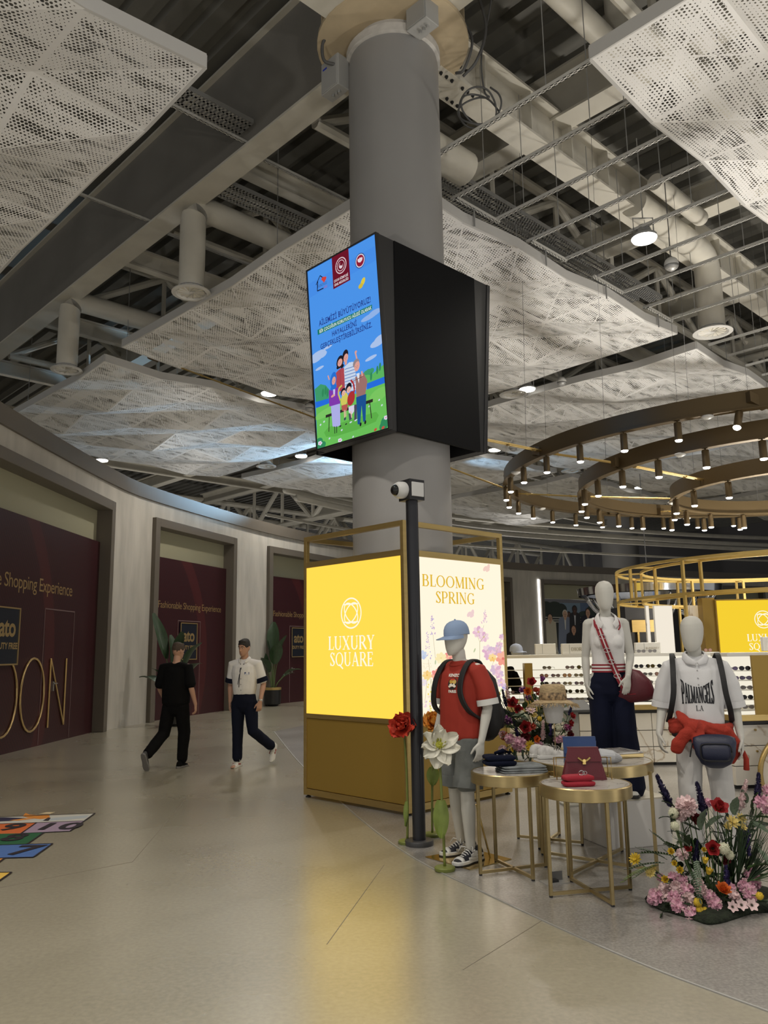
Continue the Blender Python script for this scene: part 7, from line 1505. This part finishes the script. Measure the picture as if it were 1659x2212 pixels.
FL = [('spike', 'indigo', 520, 335, 12.5, .05, (-.42, -.1, 1)), ('spike', 'indigo', 925, 425, 12.5, .02, (-.2, -.1, 1)), ('spike', 'blush', 1388, 385, 11.5, .05, (.32, -.1, 1)), ('spike', 'indigo', 1550, 315, 11.5, .05, (.15, 0, 1)), ('spike', 'violet', 1210, 1285, 10, -.1, (-.05, -.2, 1)), ('spike', 'violet', 1440, 900, 11, 0, (-.1, -.3, -.8)), ('spike', 'indigo', 880, 1010, 9, 0, (.1, -.2, 1))]
FL += [('peony', c, x, y, r / 5.043, d) for c, x, y, r, d in (('blush', 770, 510, 108, 0), ('blush', 705, 620, 62, .03), ('pink', 1000, 475, 50, .1), ('pink', 1605, 490, 95, 0), ('pink', 1655, 340, 62, .05), ('blush', 725, 1035, 62, 0))]
FL += [('poppy', 'red', 1115, 545, 22, -.05, (.05, -.75, .75)), ('poppy', 'darkred', 860, 655, 15, .02, (.2, -.8, .3)), ('poppy', 'red', 1055, 975, 18, -.1, (-.2, -.9, .35)), ('poppy', 'darkred', 1180, 1085, 13, -.05, (.2, -.9, -.2)), ('poppy', 'red', 790, 980, 9, 0)]
FL += [('pom', 'cream', x, y, r / 5.043, d) for x, y, r, d in ((630, 585, 56, 0), (645, 728, 48, -.05), (1178, 975, 64, -.12), (1242, 1045, 48, -.1), (1130, 1290, 36, 0))]
FL += [('pom', 'yellow', x, y, r / 5.043, -.22) for x, y, r in ((895, 1558, 45), (915, 1645, 42), (972, 1652, 38), (1568, 1490, 40))]
FL += [('daisy', c, x, y, r / 5.043, d) for c, x, y, r, d in (('paleyellow', 1270, 690, 78, -.03), ('paleyellow', 1365, 650, 62, 0), ('paleyellow', 1215, 735, 45, -.05), ('paleyellow', 1385, 740, 48, -.03), ('yellow', 218, 1090, 70, .1), ('paleyellow', 380, 1235, 58, 0), ('paleyellow', 410, 1190, 40, .02))]
FL += [('tulip', 'yellow', 975, 1110, 11, -.15, (.1, -.3, 1)), ('tulip', 'yellow', 1015, 1228, 12, -.15, (.15, -.3, 1))] + [('ranunculus', 'yellow', x, y, r / 5.043, -.05) for x, y, r in ((700, 1210, 42), (540, 1312, 42), (605, 1010, 40), (640, 1138, 34), (960, 990, 30))]
FL += [('peony', FR.choice(('pink', 'pink', 'blush')), x, y, r / 5.043, d) for x, y, r, d in ((440, 1500, 82, 0), (395, 1530, 50, .02), (530, 1420, 66, 0), (630, 1290, 58, 0), (655, 1400, 66, -.04), (640, 1520, 74, -.08), (720, 1310, 58, -.02), (775, 1425, 70, -.08), (690, 1600, 78, -.14), (795, 1530, 70, -.14), (830, 1685, 72, -.22), (905, 1350, 50, -.12), (930, 1420, 62, -.14), (1025, 1490, 62, -.17), (1080, 1575, 72, -.2), (1065, 1655, 60, -.22), (1250, 1405, 55, -.1), (1290, 1490, 58, -.15), (1430, 1395, 88, -.08), (1480, 1280, 84, -.02), (1465, 1480, 72, -.14), (1515, 1350, 62, 0), (490, 1290, 40, .04), (560, 1500, 60, -.03))]
FL += [('ranunculus', 'orange', 1165, 1435, 17, -.2, (.1, -.6, .85))] + [('anemone', 'blush', x, y, r / 5.043, -.22, (.05 * k, -.85, .5)) for k, (x, y, r) in enumerate(((1270, 1610, 64), (1368, 1590, 66), (1480, 1592, 70)))]
FL = [(k, c, *f2(x, y), r, d, *rest) for k, c, x, y, r, d, *rest in FL]
LV = [('fern', 'sage', 560, 1095, 62, .05, (-1, -.1, .4)), ('fern', 'sage', 530, 1130, 78, 0, (-1, -.2, -.1)), ('fern', 'light', 380, 1170, 62, .05, (-1, -.1, -.45)), ('fern', 'sage', 620, 1010, 60, .02, (-.75, -.2, .7)), ('fern', 'sage', 830, 980, 52, -.05, (-.7, -.3, .45)), ('fern', 'sage', 880, 1080, 62, -.12, (-.15, -.5, -.5)), ('fern', 'sage', 950, 960, 40, 0, (.35, -.3, .7)), ('fern', 'dark', 820, 1190, 60, -.14, (.0, -.5, -.7)), ('fern', 'mid', 470, 1150, 60, 0, (-.9, -.3, -.3)), ('fern', 'mid', 640, 1060, 70, .03, (-1, 0, .1)),
      ('broad_leaf', 'mid', 1440, 1200, 58, -.1, (1, -.2, .3)), ('broad_leaf', 'mid', 1500, 640, 46, .02, (.7, -.3, .05)), ('broad_leaf', 'sage', 1470, 700, 40, 0, (.9, -.3, -.4)), ('broad_leaf', 'sage', 1520, 960, 46, -.05, (.15, -.4, -.3)), ('broad_leaf', 'dark', 640, 530, 30, .03, (-.8, -.1, .6)), ('broad_leaf', 'dark', 600, 640, 26, .03, (-1, -.1, .15)), ('broad_leaf', 'sage', 940, 770, 48, -.05, (.05, -.3, 1)), ('broad_leaf', 'sage', 1300, 610, 40, 0, (.05, -.2, 1)), ('broad_leaf', 'sage', 990, 760, 44, 0, (.5, -.3, .6)), ('broad_leaf', 'sage', 1330, 640, 32, 0, (.9, -.2, .2)), ('broad_leaf', 'dark', 570, 480, 28, .05, (-.5, 0, .9)), ('broad_leaf', 'mid', 1500, 560, 40, .05, (.1, -.2, 1)), ('broad_leaf', 'sage', 1420, 480, 30, .05, (-.2, -.1, 1)), ('broad_leaf', 'dark', 1640, 1620, 60, -.1, (.9, -.3, .25)), ('broad_leaf', 'dark', 1560, 1560, 50, -.15, (.8, -.5, .1)),
      ('grass', 'dark', 1330, 1400, 150, -.05, (.12, -.05, 1)), ('grass', 'dark', 1290, 1400, 140, 0, (-.04, 0, 1)), ('grass', 'dark', 1370, 1420, 110, -.08, (.65, -.1, .75)), ('grass', 'dark', 1400, 1400, 120, 0, (.3, 0, 1)), ('grass', 'mid', 1430, 1330, 60, -.1, (1, -.2, .25)), ('grass', 'dark', 1100, 1300, 80, 0, (-.1, 0, 1))]
for k in range(120):
    x = FR.uniform(600, 1480); y = FR.uniform(640, 1560); LV.append((FR.choice(('eucalyptus', 'broad_leaf', 'eucalyptus', 'fern')), FR.choice(('dark', 'dark', 'dark', 'mid')), x, y, FR.uniform(24, 46), FR.uniform(.02, .14), (FR.uniform(-.8, .8), FR.uniform(-.6, 0), FR.uniform(-.2, 1))))
for k in range(26):
    LV.append(('eucalyptus', 'dark', FR.uniform(480, 1500), FR.uniform(1480, 1700), FR.uniform(18, 32), FR.uniform(-.15, .0), (FR.uniform(-.8, .8), -.8, FR.uniform(-.1, .5))))
arrangement(fa, (2.06, 5.42, 0), FL, [(k, c, *f2(x, y), l, d, dd) for k, c, x, y, l, d, dd in LV], (0.0, .02, .05))
# ------------------------------------------------------------------ tall arrangement on table D
f1 = cv(1040, 1430, 4.1475)
fb_ = thing('flower_arrangement', (1.37, 7.22, HA - .03 + tz), 'tall mixed flower arrangement in a gold bowl behind the hat stand', 'flowers')
MB().lathe([(.10, 0), (.15, .02), (.165, .075), (.16, .08), (.14, .05)], 36).build('gold_bowl', M_tgold, fb_, smooth=True, auto=.6); o = MB().ball((0, .02, .13), (.15, .13, .13), 14, 10).build('moss_core', MATS['moss_black_green'], fb_, smooth=True)
F1 = [('tulip', 'purple', 545, 158, 10, 0, (.3, -.3, 1)), ('poppy', 'red', 452, 190, 12.5, 0, (-.2, -.7, .5)), ('ranunculus', 'orange', 415, 265, 9.5, -.05, (-.2, -.9, .2)), ('peony', 'purple', 368, 250, 7.5, 0), ('peony', 'purple', 420, 322, 7, 0), ('poppy', 'coral', 490, 268, 10, 0), ('poppy', 'coral', 515, 300, 8, 0), ('spike', 'blush', 240, 300, 7.5, 0, (-.15, 0, 1)), ('spike', 'indigo', 205, 320, 6.5, .05, (-.2, 0, 1)), ('spike', 'blush', 565, 280, 7, 0, (.02, 0, 1)), ('spike', 'indigo', 570, 225, 4, .02, (.02, 0, 1)), ('pom', 'yellow', 150, 285, 5, 0), ('poppy', 'red', 285, 372, 14.5, -.05, (-.3, -.8, .35)), ('poppy', 'red', 325, 425, 12, -.05, (.1, -.9, .1)), ('pom', 'cream', 355, 460, 8, -.06), ('pom', 'cream', 392, 500, 8.5, -.08), ('pom', 'cream', 345, 540, 7.5, -.06), ('daisy', 'blush', 510, 375, 11.5, -.05, (.1, -.6, .8)), ('daisy', 'blush', 440, 435, 11.5, -.08, (-.1, -.7, .7)), ('pom', 'yellow', 585, 410, 6.5, -.03), ('pom', 'yellow', 570, 447, 7, -.06), ('pom', 'yellow', 520, 508, 5.5, -.09), ('pom', 'yellow', 590, 490, 6, -.06), ('pom', 'paleyellow', 600, 540, 5.5, -.05), ('daisy', 'paleyellow', 470, 482, 9, -.07), ('peony', 'purple', 200, 520, 12, -.03), ('peony', 'purple', 238, 532, 9.5, -.05), ('poppy', 'red', 390, 583, 15.5, -.13, (0, -1, .15)), ('poppy', 'darkred', 390, 655, 13, -.12, (.0, -.9, -.3)), ('poppy', 'coral', 450, 575, 9, -.1, (.5, -.8, 0)), ('ranunculus', 'red', 640, 508, 10, -.05), ('poppy', 'red', 805, 490, 9.5, 0, (.5, -.6, .4)), ('poppy', 'red', 790, 548, 9, 0, (.5, -.7, .1)), ('peony', 'magenta', 772, 590, 8.5, 0), ('poppy', 'darkred', 780, 650, 11, -.02, (.4, -.8, 0)), ('pom', 'cream', 690, 592, 8, -.08), ('pom', 'cream', 665, 650, 6.5, -.1), ('spike', 'blush', 552, 610, 7.5, -.12, (.05, -.2, 1)), ('spike', 'violet', 615, 610, 8, -.08, (.05, -.1, 1)), ('spike', 'violet', 310, 600, 6, -.06, (-.2, -.2, 1)), ('peony', 'pink', 680, 690, 9, -.1), ('peony', 'pink', 725, 690, 8, -.08), ('peony', 'coral', 205, 665, 9, -.08), ('peony', 'pink', 190, 650, 8, -.06), ('peony', 'pink', 252, 690, 11, -.12), ('peony', 'pink', 340, 737, 15.5, -.16), ('poppy', 'orange', 490, 690, 9, -.14, (.2, -.9, .1)), ('daisy', 'yellow', 432, 752, 12.5, -.17, (.1, -.9, .1)), ('daisy', 'yellow', 290, 785, 8.5, -.15), ('peony', 'blush', 190, 785, 9, -.1), ('peony', 'pink', 508, 748, 10, -.14), ('spike', 'blush', 620, 370, 7, .02, (.2, 0, 1)), ('peony', 'magenta', 62, 628, 7.5, .1), ('spike', 'indigo', 200, 430, 7, 0, (-.7, 0, .5)), ('spike', 'indigo', 800, 420, 5, .03, (.4, 0, 1))]
F1 = [(k, c, *f1(x, y), r, d, *rest) for k, c, x, y, r, d, *rest in F1]
L1 = [('grass', 'mid', 330, 600, 44, -.06, (-.95, -.2, .25)), ('grass', 'mid', 310, 640, 42, -.06, (-1, -.2, -.05)), ('grass', 'light', 370, 530, 52, 0, (-.35, -.1, 1)), ('grass', 'mid', 350, 560, 46, 0, (-.8, -.1, .6)), ('broad_leaf', 'mid', 470, 400, 22, 0, (-.4, -.2, .9))]
for k in range(110):
    a_ = FR.uniform(0, 2 * PI); q = FR.random() ** .5; L1.append((FR.choice(('eucalyptus', 'broad_leaf', 'eucalyptus', 'fern')), FR.choice(('dark', 'dark', 'mid', 'mid', 'sage')), 470 + 300 * q * math.cos(a_), 570 + 260 * q * math.sin(a_), FR.uniform(16, 30), FR.uniform(-.12, .1), (FR.uniform(-1, 1), FR.uniform(-.8, .1), FR.uniform(-.4, 1))))
for k in range(16): L1.append(('eucalyptus', 'dark', FR.uniform(210, 460), FR.uniform(770, 830), FR.uniform(10, 16), -.2, (FR.uniform(-.5, .5), -.4, -.8)))
arrangement(fb_, (1.37, 7.22, 0), F1, [(k, c, *f1(x, y), l, d, dd) for k, c, x, y, l, d, dd in L1], (0, 0, .12))

# ------------------------------------------------------------------ giant fabric flowers on stands
M_fab = dict(red=mat('fabric_red', (.55, .045, .018), .7, var=.25, vscale=5), orange=mat('fabric_orange', (.75, .32, .04), .7, var=.2, vscale=5), white=mat('fabric_white', (.72, .70, .60), .7, var=.08, vscale=5)); M_ols = mat('stand_olive', (.16, .19, .04), .5)
def big_petal(L, W, cup, wav, n=8, seed=0):
    m = MB(); vs = []; q = random.Random(seed)
    for i in range(n + 1):
        t = i / n; w_ = W * (math.sin(PI * min(1, .12 + .80 * t)) ** .7)
        for j in range(-3, 4): u = j / 3; vs.append(V(L * t * (1 - .06 * u * u), u * w_ / 2, cup * L * t * t - .5 * cup * L * max(0, t - .65) + wav * math.sin(u * 5 + seed + 3 * t) * t * t + .14 * W * u * u))
    top = len(vs); vs += [v + V(0, 0, -.003) for v in vs]; fs = []
    for i in range(n):
        for j in range(6): a = 7 * i + j; fs.append((a, a + 1, a + 8, a + 7)); fs.append((top + a, top + a + 7, top + a + 8, top + a + 1))
    return m.add(vs, fs)
def giant(base, head_px, Y, col, label, petals, face, ctr, leaf=None, bent=0.0):
    o = thing('fabric_flower', (base.x, base.y, tz), label, 'flower'); hp = aty(*head_px, Y) - Vector((base.x, base.y, tz))
    MB().lathe([(.075, 0), (.078, .006), (.078, .022), (.07, .028), (.012, .03)], 28).build('base', M_ols, o, smooth=True, auto=.6)
    MB().path(spline([(0, 0, .02), (hp.x * .15 + bent, hp.y * .15, hp.z * .35), (hp.x * .5 + bent, hp.y * .5, hp.z * .7), hp], 6), .011, 8).build('stem', M_ols, o, smooth=True)
    hd = MB().ball((0, 0, 0), .03, 12, 8).build('flower_head', M_ols, o, smooth=True); hd.location = hp; hd.rotation_mode = 'QUATERNION'; hd.rotation_quaternion = Vector(face).normalized().to_track_quat('Z', 'Y')
    for k, (az, el, L, W, cup, wv) in enumerate(petals):
        p = big_petal(L, W, cup, wv, seed=k).build('petal', M_fab[col], hd, smooth=True); p.rotation_euler = (rotM(az, el)).to_euler(); p.location = (0, 0, .01 * (k // 5))
    c = MB()
    for k in range(26):
        a_ = FR.uniform(0, 2 * PI); r = FR.uniform(0, .035); c.tube(V(r * math.cos(a_), r * math.sin(a_), .01), V(r * 1.5 * math.cos(a_), r * 1.5 * math.sin(a_), .06), .004, 4)
    c.ball((0, 0, .03), (.028, .028, .022), 10, 8).build('centre', mat('flower_heart_' + col, ctr, .7), hd)
    for z, az, L, W in (leaf or []):
        q = hp * z; q = V(hp.x * z + bent * .8, hp.y * z, hp.z * z); m = big_petal(L, W, -.15, .02, seed=int(az * 9)); l = m.build('stem_leaf', mat('leaf_fabric', (.15, .2, .035), .6, var=.3, vscale=6), o, smooth=True); l.location = q; l.rotation_euler = rotM(az, -1.25).to_euler()
    return o
rp = random.Random(5)
red_p = [(2 * PI * k / 6, .1, .135, .15, .3, .02) for k in range(6)] + [(2 * PI * k / 6 + .5, .65, .12, .14, .3, .02) for k in range(6)] + [(2 * PI * k / 5 + .2, 1.1, .10, .11, .15, .02) for k in range(5)]
giant(atz(880, 1822, tz), (872, 1573), 7.2, 'red', 'large red fabric flower on a thin stand just left of the pole', red_p, (-.35, -.75, .6), (.3, .02, .01), [(.36, -2.0, .2, .05)], .01)
giant(atz(934, 1806, tz), (938, 1568), 7.5, 'orange', 'large orange fabric flower partly hidden behind the pole', red_p, (.1, -.6, .8), (.5, .2, .02), [(.62, -1.9, .16, .12)])
wh = [(az, el, L * .84, W * .9, c, .025) for az, el, L, W, c in ((PI * .5, .55, .20, .13, .2), (.35, .3, .21, .12, .15), (-.25, .1, .20, .12, .1), (-1.1, -.25, .19, .14, .1), (-1.75, -.35, .2, .15, .05), (-2.5, -.1, .18, .12, .1), (PI + .1, .15, .17, .1, .12), (PI - .6, .35, .18, .11, .15), (2.0, .7, .15, .1, .25), (1.1, .6, .16, .11, .2))]
giant(atz(961, 1880, tz), (947, 1612), 6.35, 'white', 'large white lily-like fabric flower in front of the red shirt mannequin', wh, (.1, -.85, .5), (.42, .42, .05), [(.56, -1.75, .27, .12)])

# ------------------------------------------------------------------ potted palms by the wall
def palm(x, y, ztop, label, leaves, pot=True):
    o = thing('potted_palm', (x, y, 0), label, 'plant'); s_ = 1.0
    MB().lathe([(.16, 0), (.17, .03), (.25, .06), (.265, .5), (.25, .52), (.2, .5)], 32).build('pot', mat('pot_black', (.006, .006, .007), .35), o, smooth=True, auto=.5)
    MB().lathe([(.267, .5), (.272, .51), (.272, .57), (.262, .58), (.24, .575), (.24, .52)], 32).build('pot_gold_rim', M_gold, o, smooth=True, auto=.5)
    MB().lathe([(.24, .5), (.23, .54)], 24).build('soil', MATS['moss_black_green'], o)
    for k, (az, z0, out, L, W, droop) in enumerate(leaves):
        e = V(math.cos(az), math.sin(az), 0); a = V(.04 * math.cos(az), .04 * math.sin(az), .5); b = e * out * .35 + V(0, 0, .5 + (z0 - .5) * .6); c = e * out * .7 + V(0, 0, z0)
        st = MB().path(spline([a, b, c], 6), [.02 - .0008 * i for i in range(13)], 6).build('leaf_stalk', mat('palm_stalk', (.10, .14, .05), .5), o, smooth=True)
        m = MB(); vs = []; n = 10; up = (c - b).normalized(); sd = up.cross(e).normalized() if up.cross(e).length > .05 else V(-e.y, e.x, 0); sd = (sd + V(.5, -.2, 0) * (1 if k % 2 else -1)).normalized(); d = up.copy(); p = c.copy()
        for i in range(n + 1):
            t = i / n; w_ = W * math.sin(PI * min(1, .06 + .9 * t)) ** .7; nn = d.cross(sd).normalized()
            for j in (-1, -.5, 0, .5, 1): vs.append(p + sd * (j * w_ / 2) + nn * (abs(j) * w_ * .18 + .01 * math.sin(9 * t + j * 3)))
            p = p + d * (L / n); d = (d + V(e.x, e.y, -.6) * droop / n).normalized()
        tp = len(vs); m.add(vs, [(5 * i + j, 5 * i + j + 1, 5 * i + j + 6, 5 * i + j + 5) for i in range(n) for j in range(4)])
        m.build('leaf', mat('palm_leaf', (.022, .05, .018), .4, var=.3, vscale=6, stretch=(4, 4, 1)), o, smooth=True)
    return o
palm(-5.0, 19.3, 2.5, 'potted palm with long leaves half hidden by the man in black', [(2.9, 1.55, .35, 1.15, .30, .1), (2.2, 1.35, .2, .8, .36, .2), (1.2, 1.45, .12, .75, .32, .2), (.1, 1.35, .3, .7, .26, .6), (3.3, .95, .5, .5, .34, 1.0), (3.6, 1.1, .4, .35, .12, .6), (5.2, 1.2, .3, .6, .3, .4), (-.3, 1.15, .42, .5, .28, .9)])
palm(-3.62, 26.0, 2.6, 'potted palm in a black and gold pot beside the yellow light box', [(1.6, 1.6, .1, 1.05, .42, .08), (.3, 1.4, .22, .85, .44, .25), (3.0, 1.2, .3, .75, .36, .35), (5.2, 1.3, .25, .7, .42, .3), (4.2, 1.05, .3, .6, .34, .5), (.0, .95, .55, .55, .26, 1.1), (.5, .85, .45, .45, .24, .9), (2.4, 1.4, .15, .8, .38, .2)])

# ------------------------------------------------------------------ hopscotch print on the floor
fh = cv(0, 1700, 5.184)
hp_ = thing('hopscotch_print', (-3.6, 7.6, .0015), 'colourful numbered hopscotch print on the floor at the left edge', 'floor print')
a = Art(0, .0003)
def W2(x, y): p = atz(*fh(x, y)); return (p.x + 3.6, p.y - 7.6)
def PH(pts, c): a.poly([W2(*p) for p in pts], c)
PH([(-560, 370), (-200, 348), (1065, 298), (930, 385), (-300, 425), (-800, 440)], (196, 194, 186)); PH([(-200, 350), (50, 342), (330, 352), (120, 384), (-300, 400)], (40, 36, 66)); PH([(440, 385), (620, 345), (1000, 318), (960, 350), (700, 372)], (172, 180, 186))
PH([(255, 330), (285, 292), (330, 312), (420, 318), (550, 310), (560, 350), (450, 362), (320, 350)], (214, 136, 52)); PH([(430, 305), (520, 285), (620, 283), (560, 305)], (214, 196, 160)); PH([(100, 378), (300, 352), (380, 358), (200, 380)], (226, 148, 66)); PH([(480, 380), (540, 345), (570, 350), (540, 385)], (46, 42, 48))
PH([(-700, 440), (410, 405), (235, 527), (-900, 555)], (205, 104, 52)); PH([(410, 405), (930, 385), (785, 500), (235, 525)], (158, 138, 160)); PH([(-700, 548), (490, 517), (305, 645), (-900, 680)], (34, 92, 58)); PH([(-800, 680), (590, 640), (375, 793), (-1000, 830)], (74, 108, 168)); PH([(-600, 822), (50, 806), (-120, 930), (-700, 950)], (214, 140, 62)); PH([(-900, 985), (130, 963), (-110, 1130), (-1100, 1150)], (222, 182, 80))
DK = (38, 32, 40)
for q in (((-200, 348), (1065, 298), (785, 500), (235, 525)), ((-700, 440), (410, 405), (930, 385)), ((410, 405), (235, 527)), ((490, 517), (305, 645)), ((-800, 680), (590, 640), (375, 793), (-1000, 830)), ((-900, 985), (130, 963), (-110, 1130)), ((50, 806), (-120, 930))): a.line([W2(*p) for p in q], .018, DK)
for t_, x, y, s_ in (('9', 70, 490, .42), ('10', 595, 482, .42), ('8', 90, 610, .40), ('7', 190, 765, .46)): X, Y = W2(x, y); a.text(t_, s_, X, Y, DK, bold=.012, space=1.1)
a.build('print', hp_)
